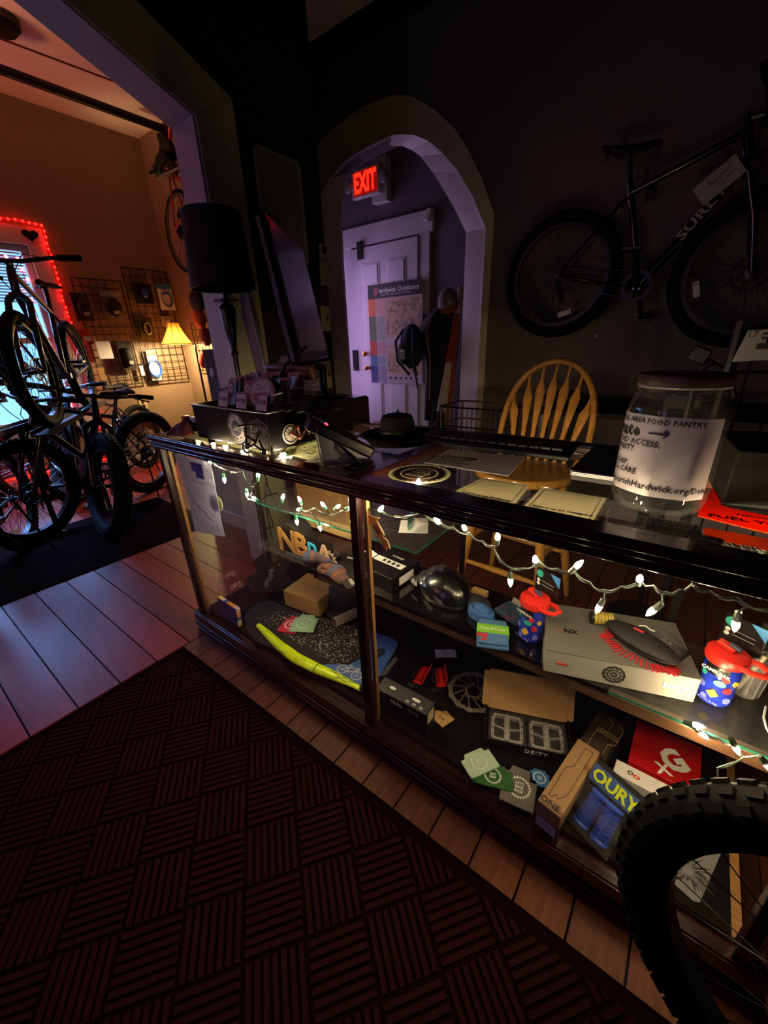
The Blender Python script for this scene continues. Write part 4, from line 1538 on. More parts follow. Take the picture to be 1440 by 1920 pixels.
# disc rotor
c = at(888, 1297, 'z', ZD)
t = thing('brake_rotor', 'steel bicycle disc brake rotor lying left of the open pedal box', 'brake rotor', (c.x, c.y, ZD+.001), R_(10))
R = .088
m_rot = mat('rotor_steel', '#a39c8c', .4, .5)
b = MB()
n_ = 72
b.ring(circ(R*.80, n_), [(x*(1+.03*math.sin(i/n_*2*PI*12)), y_*(1+.03*math.sin(i/n_*2*PI*12))) for i, (x, y_) in enumerate(circ(R*.97, n_))], 0, .0018)
b.build('brake_track', m_rot, t, smooth=False)
b = MB()
for k in range(12):
    a0, a1 = 2*PI*k/12, 2*PI*(k+1.15)/12
    b.tube([(R*.28*math.cos(a0), R*.28*math.sin(a0), .001), (R*.82*math.cos(a1), R*.82*math.sin(a1), .001)], .0022, 4)
b.build('arms', m_rot, t)
b = MB()
b.ring(circ(R*.25, 30), circ(R*.31, 30), 0, .0018)
for k in range(6):
    a = 2*PI*k/6
    b.torus(.0042, .0014, T(R*.34*math.cos(a), R*.34*math.sin(a), .001), 12, 5)
b.build('hub_ring', m_rot, t)
b = MB()
for k in range(24):
    a = 2*PI*k/24
    b.prism(circ(.0022, 6), .0018, .0021, T(R*(.86+.05*(k % 2))*math.cos(a), R*(.86+.05*(k % 2))*math.sin(a), 0))
b.build('vent_holes', m_ink, t, smooth=False)

# grips on a brown card
c = at(822, 1337, 'z', ZD)
t = thing('carded_part', 'rubber grip tied to a brown hang card beside the tall black box', 'package', c, R_(-15))
MB().prism([(-.03, -.028), (.045, -.028), (.05, .022), (-.02, .028)], 0, .001).build('card', m_card, t, smooth=False)
MB().tube([(-.045, .01, .016), (-.01, .02, .016), (.01, .022, .017)], [.016, .014, .012], 12).build('grip', m_rub, t)
b = MB()
for k in range(7):
    b.torus(.0155, .0016, T(-.045+k*.006, .012, .016, 0, 90), 14, 4)
b.build('ribs', m_rub, t)
text('DEI', .014, t, m_ink, T(.02, -.006, .0012))

# tall black TRAIL box
t, wd, dp = seat('trail_box', 'tall black box lettered TRAIL standing beside the centre post', 'box', (685, 1325), (778, 1380), (705, 1290), ZD)
pa, pb_ = at(690, 1350, 'z', ZD), at(786, 1402, 'z', ZD)
t.location = (pa.x, Y0+.03, ZD)
t.rotation_euler.z = R_(2)
wd = (pb_-pa).length*1.0
hb_ = .095
m_bxk = mat('black_carton', '#121214', .45)
MB().bx(0, wd, 0, .055, 0, hb_).build('carton', m_bxk, t, bevel=.0015)
MB().bx(0, wd, .001, .054, hb_, hb_+.0005).build('top_panel', mat('dark_grey_panel', '#2b2c2e', .45), t)
MB(T(wd*.25, .030, hb_+.0006)).prism(circ(.010, 16, 1.2, .55), 0, .0004).build('hang_slot', m_paper, t, smooth=False)
MB(T(wd*.72, .030, hb_+.0006)).prism(circ(.012, 16, 1.2, .45), 0, .0004).build('hang_slot', m_paper, t, smooth=False)
for k in range(3):
    MB(T(wd*(.60+.13*k), .012, hb_+.0006)).prism(rrect(.012, .010, .003, 2), 0, .0004).build('icon', m_gprint, t, smooth=False)
MB().bx(wd, wd+.0006, .008, .044, hb_*.50, hb_*.92).build('label', mat('cream_label', '#b9b28c', .6), t)
text('TRAIL', .017, t, m_wprint, T(wd*.42, -.0004, hb_*.80, 90), bold=.02)
text('PACK', .015, t, m_gprint, T(wd*.75, -.0004, hb_*.80, 90))

# open cardboard pedal box
pa, pb_ = at(906, 1398, 'z', ZD), at(1072, 1436, 'z', ZD)
rz = math.atan2(pb_.y-pa.y, pb_.x-pa.x)
wd = (pb_-pa).length
t = thing('pedal_box', 'open black and kraft box holding a pair of flat pedals', 'box', pa, rz)
pd = at(912, 1330, 'z', ZD+.02)
dp = max(.10, min(.17, (pd-pa).dot(Vector((-math.sin(rz), math.cos(rz), 0)))))
hw = .034
b = MB()
b.bx(0, wd, 0, dp, 0, .002)
for q_ in ((0, wd, 0, .002), (0, wd, dp-.002, dp), ):
    b.bx(q_[0], q_[1], q_[2], q_[3], 0, hw)
b.bx(0, .002, 0, dp, 0, hw)
b.bx(wd-.002, wd, 0, dp, 0, hw)
b.build('tray', m_bxk, t)
text('DEITY', .020, t, m_wprint, T(wd*.6, -.0004, hw*.5, 90), sp=1.2)
Ml = T(0, dp, hw, 62)
b = MB(Ml)
b.prism(rrect(wd-.004, dp*1.05, .01), 0, .002, T(wd/2, dp*.52, 0))
b.build('lid', m_card, t, smooth=False)
for x0 in (-.012, wd-.002):
    MB(Ml).prism(rrect(.016, dp*.95, .007), .002, .004, T(x0+.007, dp*.52, 0)).build('lid_flap', m_card, t, smooth=False)
MB(Ml).bx(.004, wd-.004, dp*.98, dp*1.06, .002, .012).build('lid_flap', m_card, t)
m_ped = mat('raw_pedal_alloy', '#c4c2ba', .35, .5)
for k in range(2):
    cx, cy = wd*(.27+.46*k), dp*.50
    pp = empty('pedal', t)
    pp.location = (cx, cy, .020)
    b = MB()
    w_, h_ = wd*.19, dp*.40
    b.ring(rrect(w_*1.62, h_*1.68, .008), rrect(w_*2, h_*2, .012), -.006, .006)
    b.build('cage', m_ped, pp)
    MB().cyl((0, -h_, 0), (0, h_, 0), .009, n=14).build('axle', m_ped, pp)
    b = MB()
    for sx in (-1, 1):
        b.box((sx*w_*.45, 0, 0), (w_*.9, .004, .006), (0, 0, sx*.25))
    b.build('bars', m_ped, pp)
    b = MB()
    for sx in (-1, 1):
        for q_ in range(4):
            b.cyl((sx*w_*.92, (q_-1.5)*h_*.5, 0), (sx*w_*.92, (q_-1.5)*h_*.5, .012), .0018, n=6)
    b.build('pins', m_steel, pp)
    b = MB()
    b.grid(lambda u, v: ((u-.5)*w_*2.35, (v-.5)*h_*2.3, .0125+.004*math.sin(u*17+k*2)*math.sin(v*13)), 16, 16, .0004)
    b.build('plastic_bag', m_clear, pp)

# four can coolers in a row along the front glass
koozie('pale mint can cooler, leftmost of the front row', ((884, 1463), (938, 1438), (840, 1430)), ZD+.010, foam('mint_foam2', '#9cb8a4'), mat('mint_print2', '#c4d2c2', .7), group='row of can coolers along the right front glass')
koozie('dark green can cooler under the mint one in the front row', ((885, 1468), (962, 1487), (905, 1430)), ZD+.004, foam('green_foam', '#1c5224'), m_wprint, group='row of can coolers along the right front glass')
koozie('grey can cooler with white gear emblem in the front row', ((935, 1500), (1000, 1528), (958, 1435)), ZD, foam('grey_foam', '#605c58'), m_wprint, ('LETS', 'BIKE', 'RIDE'), group='row of can coolers along the right front glass')
koozie('blue can cooler half behind the kraft box', ((992, 1470), (1030, 1482), (1005, 1443)), ZD, foam('blue_foam', '#2f6ba4'), m_wprint, group='row of can coolers along the right front glass')

# stack of kraft box and others
def xbox(name, label, pa, pb, pd, z, h, m, hmax=None):
    return (*seat(name, label, 'box', pa, pb, pd, z), h)


pa, pb_, pd = at(1008, 1500, 'z', ZD+.085), at(1052, 1535, 'z', ZD+.085), at(1112, 1402, 'z', ZD+.085)
rz = math.atan2(pb_.y-pa.y, pb_.x-pa.x)
wd = (pb_-pa).length
dp = (pd-pa).dot(Vector((-math.sin(rz), math.cos(rz), 0)))
t = thing('kraft_box', 'long kraft box printed with an outlined part and the word ONE', 'box', (pa.x, pa.y, ZD), rz)
m_kraft = mat('kraft_print_board', '#846543', .7, var=.06)
MB().bx(0, wd, 0, dp, .04, .085).build('carton', m_kraft, t, bevel=.001)
MB().bx(.001, wd-.001, .001, dp-.001, 0, .040).build('lower_carton', m_bxk, t, bevel=.001)
MB().bx(.004, wd*.92, -.0006, .001, .004, .017).build('label', mat('lilac_label', '#9c96a8', .6), t)
MB().bx(.004, wd*.92, -.0006, .001, .020, .036).build('label', mat('lilac_label', '#9c96a8', .6), t)
text('ONE', .020, t, m_ink, T(wd*.42, .014, .0853), bold=.03, xs=1.1)
b = MB()
ol = [(wd*.22, .032), (wd*.20, dp*.55), (wd*.45, dp*.62), (wd*.45, dp*.93), (wd*.8, dp*.93), (wd*.80, dp*.3), (wd*.72, .05), (wd*.55, .035), (wd*.45, .045), (wd*.35, .030)]
for p, q in zip(ol, ol[1:]+ol[:1]):
    b.tube([(p[0], p[1], .0853), (q[0], q[1], .0853)], .0007, 4)
b.build('outline_print', m_ink, t)
# dark box with outlined part behind
t2, wd2, dp2 = seat('dark_box', 'dark brown box with a pale outlined part, between kraft and red boxes', 'box', (1105, 1440), (1150, 1470), (1170, 1365), ZD)
t2.location = (t.location.x+.0+dp*.98*math.cos(rz+PI/2), t.location.y+dp*.98*math.sin(rz+PI/2)+.004, ZD)
t2.rotation_euler.z = rz
MB().bx(.0, wd*1.25, 0.006, .165, 0, .060).build('carton', mat('dark_brown_board', '#2a2016', .5), t2, bevel=.001)
b = MB()
for ol in ([(.02, .02), (.02, .08), (.045, .10), (.045, .14), (.03, .15)], [(.06, .02), (.06, .06), (.075, .07), (.075, .13), (.06, .15)], [(.02, .085), (.075, .085)], [(.02, .092), (.075, .092)], [(.02, .099), (.075, .099)]):
    b.tube([(x, y_, .0604) for x, y_ in ol], .0008, 4)
b.build('outline_print', mat('tan_print', '#a08a5c', .6), t2)
# red GX box with white sleeve box
pa, pb_, pd = at(1178, 1425, 'z', ZD+.05), at(1312, 1492, 'z', ZD+.05), at(1222, 1360, 'z', ZD+.05)
rz = math.atan2(pb_.y-pa.y, pb_.x-pa.x)
wd = (pb_-pa).length
dp = (pd-pa).dot(Vector((-math.sin(rz), math.cos(rz), 0)))
t = thing('red_box', 'glossy red box with white GX letters in the right of the case', 'box', (pa.x, pa.y, ZD), rz)
MB().bx(0, wd, 0, dp, 0, .05).build('carton', mat('glossy_red_board', '#a8141a', .15, coat=.6, var=.05), t, bevel=.001)
b = MB()
MG = T(wd*.63, dp*.42, .0502, rz=40)
text('G', .085, t, m_wprint, MG, 'letter', .0004, .05, xs=.9)
text('X', .045, t, m_wprint, T(wd*.50, dp*.16, .0502, rz=20), 'letter', .0004, .03)
pa, pb_ = at(1150, 1448, 'z', ZD+.045), at(1250, 1508, 'z', ZD+.045)
wd = (pb_-pa).length
t = thing('white_box', 'white box with a small red mark in front of the red box', 'box', (pa.x, pa.y, ZD), rz)
MB().bx(0, wd*1.25, 0, .045, 0, .045).build('carton', m_white, t, bevel=.001)
MB().bx(-.001, wd*1.25+.001, .0, .0455, .0, .012).build('base_band', m_paper, t)
b = MB(T(wd*.3, .024, .0452))
b.ring(circ(.004, 6, 1, 1), circ(.007, 6), 0, .0004)
b.build('mark', m_ink, t, smooth=False)
b = MB(T(wd*.42, .020, .0452))
b.ring(circ(.003, 12, 1.3, 1), circ(.006, 12, 1.4, 1), 0, .0004)
b.build('mark', m_red, t, smooth=False)
MB(T(wd*.95, .022, .0452)).prism([(-.02, -.002), (.0, .003), (.02, 0), (0, -.004)], 0, .0004).build('mark', m_ink, t, smooth=False)
t.location.z = ZD+.0002

# blue grips in a hanging pack
c = at(1090, 1590, 'z', ZD)
t = thing('grip_pack', 'clear pack of two blue handlebar grips under a header lettered OURY', 'package', (c.x+.005, c.y+.035, ZD), R_(-27), None, (R_(-38), 0, R_(-22)))
m_bg = mat('blue_grip_rubber', '#1f45b4', .4, var=.08)
for k in range(2):
    g = empty('grip', t)
    g.location = (-.024+.048*k, 0, .0)
    g.rotation_euler = (0, R_(4-8*k), 0)
    MB().lathe([(.012, .008), (.020, .009), (.021, .014), (.017, .018), (.0165, .09), (.021, .094), (.021, .099), (.013, .1)], 20).build('sleeve', m_bg, g)
    b = MB()
    for i in range(6):
        for j in range(6):
            a = 2*PI*j/6
            b.box((.0168*math.cos(a), .0168*math.sin(a), .026+i*.011), (.003, .011, .007), (0, 0, a))
    b.build('blocks', m_bg, g)
MB().prism(rrect(.115, .045, .003), -.001, .001, T(0, -.0, .128, 90)).build('header_card', mat('dark_blue_card', '#2d4f86', .5), t, smooth=False)
MB().prism(rrect(.115, .012, .003), -.0012, .0012, T(0, -.0, .156, 90)).build('header_band', m_ink, t, smooth=False)
MB().bx(-.057, .057, -.0015, 0, .104, .109).build('header_band', m_ink, t)
text('OURY', .040, t, mat('acid_yellow', '#b9c81e', .5), T(0, -.0022, .128, 90), bold=.03, sp=.95)
b = MB()
b.grid(lambda u, v: ((u-.5)*.115, -.023+.004*math.sin(v*11)+.003*math.sin(u*17), .0+.107*v), 14, 12, .0004)
b.build('clear_front', m_clear, t)

# printed poster sheet lying at the right end
o = flat('printed_sheet', 'grey sheet with a black burst pattern seen through the wheel, right end', 'sheet', [(1228, 1625), (1265, 1590), (1362, 1582), (1352, 1600), (1312, 1692), (1300, 1690)], ZD, .0008, mat('mid_grey_paper', '#67676b', .8))
b = MB()
r2 = random.Random(9)
p0 = at(1290, 1632, 'z', ZD)-o.location
for k in range(34):
    a = 2*PI*k/34
    l = r2.uniform(.03, .075)
    w0 = r2.uniform(.002, .006)
    q0 = (p0.x+math.cos(a)*.01, p0.y+math.sin(a)*.01)
    q1 = (p0.x+math.cos(a)*l*1.0, p0.y+math.sin(a)*l*.8)
    qm = ((q0[0]+q1[0])/2-math.sin(a)*w0, (q0[1]+q1[1])/2+math.cos(a)*w0)
    b.prism([q0, q1, qm], .0008, .0011)
b.build('burst_print', m_ink, o, smooth=False)

# ================================================================== ON THE COUNTER
ZK = ZT+.0125      # on the wooden rails
ZG = ZT+.0025      # on the glass
# cash drawer box with stickers
ZC1 = ZG+.022
a_, b2, c_ = at(370, 819, 'z', ZC1), at(514, 846, 'z', ZC1), at(691, 795, 'z', ZC1)
t = thing('cash_drawer', 'black cash drawer box with round and shield stickers, left end of counter', 'cash drawer', (a_.x, max(a_.y, b2.y)+.0, ZG), R_(-1))
wd = b2.x-a_.x
hd = zfor(b2+Vector((0, 0, -.022)), 773)-ZG
dp = .36
MB().bx(0, wd, 0, dp, .020, hd).build('body', mat('black_enamel', '#0d0c10', .3, coat=.3), t, bevel=.004)
MB().bx(-.004, wd+.004, -.004, dp, hd-.004, hd).build('top', m_blk, t, bevel=.002)
for x, y_ in ((.03, .03), (wd-.03, .03), (.03, dp-.03), (wd-.03, dp-.03)):
    MB().cyl((x, y_, 0), (x, y_, .021), .012, n=12).build('foot', m_rub, t)


def sticker_on(t, M, outline, m, name='sticker', label=None):
    return MB(M).prism(outline, 0, .0006).build(name, m, t, label, smooth=False)


hz = hd*.5+.01
r_ = hd*.34
Mf = T(wd*.62, -.0042, hz, 90)
q = sticker_on(t, Mf, circ(r_, 32), m_wprint, 'sticker', 'round white sticker with ring lettering')
MB(Mf).ring(circ(r_*.90, 32), circ(r_*.96, 32), .0006, .0009).build('ring', m_ink, q, smooth=False)
for i, ch in enumerate("WE'RE ALL ABOUT"):
    a = R_(205-i*15.5)
    text(ch, r_*.26, q, m_ink, Mf @ T(r_*.76*math.cos(a), r_*.76*math.sin(a), .0007, rz=math.degrees(a)-90), 'letter')
for i, ch in enumerate("THE SAME LINE"):
    a = R_(230+i*6.5)
    text(ch, r_*.20, q, m_ink, Mf @ T(r_*.76*math.cos(a), r_*.76*math.sin(a), .0007, rz=math.degrees(a)+90), 'letter')
MB(Mf).prism(circ(r_*.55, 20), .0006, .0009).build('patch', mat('grey_blue_print', '#5b6a7c', .5), q, smooth=False)
bike_print(q, r_*.8, Mf @ T(0, -.003, .001), m_wprint)
Ms = T(wd*.90, -.0042, hz-.004, 90)
sh = [(-.5, .32), (0, .5), (.5, .32), (.56, -.42), (.2, -.42), (0, -.5), (-.2, -.42), (-.56, -.42)]
k_ = hd*.62
q = sticker_on(t, Ms, [(x*k_*1.0, y_*k_) for x, y_ in sh], m_gprint, 'sticker', 'grey shield sticker lettered DARN TOUGH')
MB(Ms).prism([(x*k_*.92, y_*k_*.92) for x, y_ in sh], .0006, .0009).build('field', m_ink, q, smooth=False)
text('DARN', k_*.34, q, m_gprint, Ms @ T(0, k_*.10, .0009), bold=.03, xs=.95)
text('TOUGH', k_*.30, q, m_gprint, Ms @ T(0, -k_*.20, .0009), bold=.03, xs=.9)
# bicycle sticker on the drawer's right side
Mr = frame((wd+.0045, dp*.20, hd*.45), (0, 1, 0), (0, 0, 1))
q = sticker_on(t, Mr, circ(.030, 28), m_wprint, 'sticker', 'white and red bicycle cut-out sticker')
MB(Mr).ring(circ(.022, 28), circ(.026, 28), .0006, .0010).build('wheel_print', m_ink, q, smooth=False)
b = MB(Mr)
for k in range(6):
    b.box((0, 0, .0008), (.050, .0008, .0004), (0, 0, k*PI/6))
b.build('spoke_print', m_ink, q)
b = MB(Mr)
for p, e in (((0, 0), (.035, -.02)), ((.035, -.02), (.065, .01)), ((0, 0), (.03, .02)), ((.03, .02), (.035, -.02)), ((.065, .015), (.075, -.012))):
    b.tube([(p[0], p[1], .0006), (e[0], e[1], .0006)], .0045, 6)
b.build('frame_print', mat('pale_red_print', '#c77a74', .5), q)

# clear tray of packets standing on the drawer
zt = ZG+hd
a_, b2 = at(372, 764, 'z', zt), at(508, 772, 'z', zt)
TY = max(a_.y, b2.y)+.02
t = thing('packet_tray', 'clear tray of printed snack packets with three white tags, on the cash drawer', 'tray', (a_.x+.01, max(a_.y, b2.y)+.02, zt), R_(-1))
tw = .30
b = MB()
b.bx(0, tw, 0, .16, 0, .003)
b.bx(0, tw, 0, .002, 0, .045)
b.bx(0, tw, .158, .16, 0, .07)
b.bx(0, .002, 0, .16, 0, .055)
b.bx(tw-.002, tw, 0, .16, 0, .055)
for k in (1, 2):
    b.bx(tw*k/3-.001, tw*k/3+.001, 0, .16, 0, .045)
b.build('tray', m_clear, t, smooth=False)
b = MB()
b.tube([(0, 0, .045), (tw, 0, .045), (tw, .16, .06), (0, .16, .06), (0, 0, .045)], .002, 6)
b.build('rim', mat('milky_rim', '#a8a4b8', .3), t)
for k in range(3):
    MB().box((tw*(k+.5)/3, -.012, .018), (.052, .0015, .05), (R_(-14), 0, 0)).build('tag', m_white, t, 'white slanted tag')
    MB().box((tw*(k+.5)/3, -.0145, .024), (.034, .0008, .012), (R_(-14), 0, 0)).build('tag_print', m_gprint, t)
r2 = random.Random(6)
m_pk = mat('dusty_pink_packet', '#8d5a62', .45, var=.3, scale=60)
pk0 = MB().grid(lambda u, v: ((u-.5)*.05, .006*math.sin(PI*u)*math.sin(PI*v), (v-.5)*.075), 6, 6, .003).mesh('packet', m_pk, True)
lb0 = MB().ring(circ(.006, 14), circ(.011, 14), 0, .001, T(0, -.0022, .0, 90)).mesh('packet_print', m_wprint)
nk = 0
for k in range(3):
    for j in range(6):
        nk += 1
        o = bpy.data.objects.new('snack_packet', pk0)
        C.objects.link(o)
        o.location = t.location+Vector((tw*(k+.5)/3+r2.uniform(-.01, .01), .02+j*.022, .042+j*.004))
        o.rotation_euler = (R_(-20+r2.uniform(-8, 8)), r2.uniform(-.15, .15), r2.uniform(-.2, .2))
        col_ = ['left', 'middle', 'right'][k]
        row_ = ['foremost', 'second', 'third', 'fourth', 'fifth', 'rearmost'][j]
        tag(o, 'pink printed snack packet, %s in the %s bay of the clear tray' % (row_, col_), 'packet', 'snack packets in the clear tray')
        l = bpy.data.objects.new('ring_print', lb0)
        C.objects.link(l)
        l.parent = o
        l.location = (0, -.001, .012)
# long brown packet lying across the back of the tray
o = tag(MB().box((0, 0, 0), (.22, .03, .05), (R_(20), 0, 0)).build('snack_box', mat('maroon_pack', '#5a2f2c', .5, var=.3, scale=40), bevel=.01), 'maroon pillow pack lying across the back of the packet tray', 'packet', loc=t.location+Vector((.19, .16, .095)))

# round tin with a saw-tooth emblem
c = at(492, 742, 'z', zt+.035)
t = thing('round_tin', 'round flat tin with a white saw-tooth rim emblem, right end of the tray', 'tin', (at(492, 742, 'y', TY-.006).x, TY-.006, zt+.048), 0, None, (R_(78), 0, R_(14)))
MB().cyl((0, 0, -.03), (0, 0, 0), .047, n=36).build('tin', mat('dark_olive_tin', '#38352c', .35, .4), t)
MB().prism(gear(.042, 26, .13), 0, .0008).build('rim_print', m_wprint, t, smooth=False)
MB().prism(circ(.034, 30), .0008, .0014).build('field', mat('rose_tin_print', '#8e5b5d', .5), t, smooth=False)
MB().prism([(-.034, .001), (.034, .001), (.030, .016), (.018, .029), (0, .034), (-.018, .029), (-.030, .016)], .0014, .002).build('field_top', m_wprint, t, smooth=False)
b = MB()
scribble(b, random.Random(12), 7, .036, .02, .002, .0018, T(0, .014, 0))
b.build('script', m_ink, t)
# small things beside the tray
t = thing('little_figures', 'small dark trinkets with green bits beside the round tin', 'trinkets', at(512, 755, 'z', zt))
for k in range(5):
    MB().ball((.012*k-.02, .01*(k % 2), .014), (.008, .008, .014), 10, 8).build('piece', mat(('bottle_green', 'charcoal')[k % 2]+'_glaze', ('#1e5a44', '#202024')[k % 2], .3), t)

# printer on the drawer's right, papers and pouch in front
a_ = at(600, 790, 'z', ZG+.02)
pr_y = t.location.y
a_, b2 = at(620, 823, 'z', ZG), at(694, 792, 'z', ZG)
t = thing('receipt_printer', 'black receipt printer box behind the card terminal', 'printer', (-1.13+.0, .93, ZG), R_(0))
px_ = at(694, 792, 'z', ZG)
t.location = (px_.x-.20, px_.y-.23, ZG)
hp_ = zfor(px_, 741)-ZG
MB().bx(0, .20, 0, .23, 0, hp_*.96).build('body', m_blk, t, bevel=.004)
MB().bx(.005, .195, .01, .225, hp_*.96, hp_).build('lid', mat('maroon_black_gloss', '#170b0d', .12, coat=.5), t, bevel=.003)
MB().bx(.02, .18, .03, .16, hp_, hp_+.001).build('paper_slot', m_dsteel, t)
MB().bx(-.0012, 0, .03, .20, .03, hp_*.75).build('front_panel', m_dsteel, t)
b = MB()
b.torus(.04, .003, T(.10, -.03, .03, 90) @ Matrix.Diagonal((1.3, .6, 1, 1)), 24, 6)
b.build('cable_loop', m_dsteel, t)
q = MB().box((0, 0, .045), (.002, .05, .09), (0, R_(-8), 0)).build('note_slip', mat('pale_yellow_slip', '#b7b58a', .7))
tag(q, 'pale yellow paper slip sticking up between drawer and printer', 'paper', loc=at(618, 800, 'z', ZG)+Vector((0, .02, .001)), rz=.4)
for k, (px, py, w_, h_, rz, lb) in enumerate(((560, 700, .17, .14, .2, 'crumpled white paper sheet standing behind the round tin'), (580, 757, .15, .08, .1, 'pale curled paper bag standing behind the drawer'))):
    c = at(px, py, 'y', 1.20+k*-.03)
    r3 = random.Random(k+3)
    ph = r3.uniform(0, 6)
    o = MB().grid(lambda u, v: ((u-.5)*w_, .012*math.sin(u*7+v*5+ph)+.008*math.sin(v*13), (v-.5)*h_), 12, 10, .0008).build('paper_sheet', mat('off_white_paper', '#a09c90', .8))
    tag(o, lb, 'paper', loc=c, rz=rz)
o = tag(MB().grid(lambda u, v: ((u-.5)*.17, (v-.5)*.10, .04*math.sin(PI*u)*math.sin(PI*v)+.004*math.sin(u*20)), 14, 10, .002).build('cloth_pouch', m_blkmat), 'black cloth pouch lying in front of the curled paper bag', 'pouch', loc=(at(565, 775, 'z', zt).x-.03, at(565, 775, 'z', zt).y+.06, zt+.001), rz=-.1)

# card terminal on a silver stand
c = at(650, 868, 'z', ZG)
t = thing('card_terminal', 'dark card terminal tilted on a silver stand with a red light', 'card terminal', (c.x-.012, c.y+.02, ZG), R_(-38))
m_silver = mat('silver_plastic', '#8b8b8e', .35, .3)
for s_ in (-1, 1):
    b = MB(T(s_*.036, 0, 0) @ Matrix(((0, 0, 1, 0), (1, 0, 0, 0), (0, 1, 0, 0), (0, 0, 0, 1))))
    b.ring([(-.035, .016), (.02, .012), (-.01, .048)], [(-.075, .003), (.07, 0), (-.085, .095)], -.002, .002)
    b.build('side_bracket', m_silver, t, smooth=False)
MB().bx(-.036, .036, -.05, .06, 0, .003).build('stand_base', m_silver, t)
tm = Matrix.Translation((0, -.005, .070)) @ Euler((R_(-30), 0, 0)).to_matrix().to_4x4()
MB(tm).bx(-.042, .042, -.085, .085, -.022, .010).build('body', mat('terminal_black', '#101113', .3), t, bevel=.006)
MB(tm).bx(-.036, .036, -.055, .075, .010, .012).build('screen', mat('dark_screen', '#1c1213', .08, coat=.8), t)
MB(tm).box((0, -.095, -.006), (.078, .03, .035)).build('front_housing', m_blk, t, bevel=.004)
b = MB(tm)
for k in range(3):
    b.bx(-.034, .034, -.1108, -.110, -.016+.010*k, -.013+.010*k)
b.build('grooves', m_dsteel, t)
MB(tm).ball((.030, -.066, .0125), (.008, .005, .002), 10, 6).build('status_light', emis('red_status', '#ff2a3c', 9), t)
b = MB()
b.tube([(.046, -.03, .06), (.075, -.01, .04), (.078, .02, .012), (.05, .03, .006)], .004, 8)
b.build('cable', m_blk, t)
tag(MB().tube([at(x, y_, 'z', ZG+z) for x, y_, z in ((600, 812, .05), (575, 812, .06), (550, 825, .04), (535, 842, .01), (520, 856, .004))], .0018, 6).build('thin_cable', m_dsteel), 'thin grey cable looping from the terminal across the counter', 'cable')
# wheeled wire figure standing in front of the drawer
c = at(472, 850, 'z', ZK)
t = thing('metal_bicycle_figure', 'small bent metal bicycle figure on the front rail before the drawer', 'figurine', at(475, 852, 'z', ZK), R_(12))
m_pew = mat('pewter', '#777174', .35, .8)
for x, rr in ((-.022, .018), (.045, .010)):
    w_ = empty('wheel', t)
    MB(T(x, 0, rr+.0006, 90)).torus(rr-.003, .003, None, 24, 8, .005).build('tire', m_pew, w_)
    MB(T(x, 0, rr, 90)).cyl((0, 0, -.003), (0, 0, .003), .004, n=10).build('hub', m_pew, w_)
b = MB()
for pth in ([(-.022, 0, .018), (-.012, 0, .085)], [(-.022, 0, .018), (.01, 0, .03), (.045, 0, .010)], [(.01, 0, .03), (.03, 0, .06), (.034, .004, .075)], [(.045, 0, .01), (.03, 0, .045)], [(-.03, -.01, .085), (.0, .012, .087)], [(.022, 0, .063), (.042, 0, .068)], [(-.015, 0, .055), (.02, 0, .040)]):
    b.tube(pth, .0034, 6)
b.build('bent_frame', m_pew, t)

# flat print material under and on the glass
r2 = random.Random(21)
m_pale = thin_paper('pale_green_sheet', '#d6d8bc', .5)
o = flat('sticker_sheet', 'pale sheet covered in small black doodles under the drawer edge', 'sheet', [(525, 848), (590, 828), (660, 848), (608, 870)], ZG, .0008, m_pale)
b = MB()
for k in range(170):
    p = at(r2.uniform(545, 640), r2.uniform(835, 862), 'z', ZG)-o.location
    px, py = proj(p+o.location)
    if py < 828+abs(px-592)*.34 or py > 866-abs(px-600)*.35:
        continue
    a = r2.uniform(0, 6)
    b.ring([(p.x+.0022*math.cos(a+i*1.05), p.y+.0015*math.sin(a+i*1.05)) for i in range(6)], [(p.x+.0042*math.cos(a+i*1.05), p.y+.0032*math.sin(a+i*1.05)) for i in range(6)], .0008, .0011)
b.build('doodle_print', m_ink, o, smooth=False)
o = flat('sticker_sheet', 'white bordered sheet with bold black script below the terminal', 'sheet', [(556, 872), (640, 838), (700, 872), (668, 895)], ZG-.0, .0006, mat('white_border_sheet', '#c9c9b8', .6))
o.location.z += .0010
c0 = at(640, 868, 'z', ZG)-o.location
b = MB()
scribble(b, random.Random(17), 26, .17, .07, .0006, .004, frame(Vector((c0.x, c0.y, 0)), (at(690, 880, 'z', ZG)-at(580, 866, 'z', ZG)), (0, 1, 0)), 6)
b.build('script_print', m_ink, o)
o = flat('sticker', 'black sticker with a pale yellow swoosh under the terminal', 'sticker', [(630, 884), (670, 866), (690, 872), (655, 895)], ZG+.002, .0006, m_ink)
p = at(665, 880, 'z', ZG)-o.location
MB(T(p.x, p.y, .0006)).prism(circ(.018, 14, 1, .4), 0, .0004).build('swoosh', mat('dull_yellow', '#8d8a3a', .5), o, smooth=False)
o = flat('sticker', 'bright green sticker edge beside the cash drawer', 'sticker', [(560, 826), (600, 812), (618, 818), (582, 832)], ZG+.0001, .0006, mat('lime_green_sticker', '#6fae3a', .5))
o.location.z += .002
text('Ale', .02, o, m_ink, T(0, 0, .0008))
o = flat('paper_layer', 'pale lit papers under the cash drawer at the left end', 'sheet', [(345, 820), (366, 808), (560, 838), (545, 862), (400, 842)], ZG-.0, .0005, m_pale)
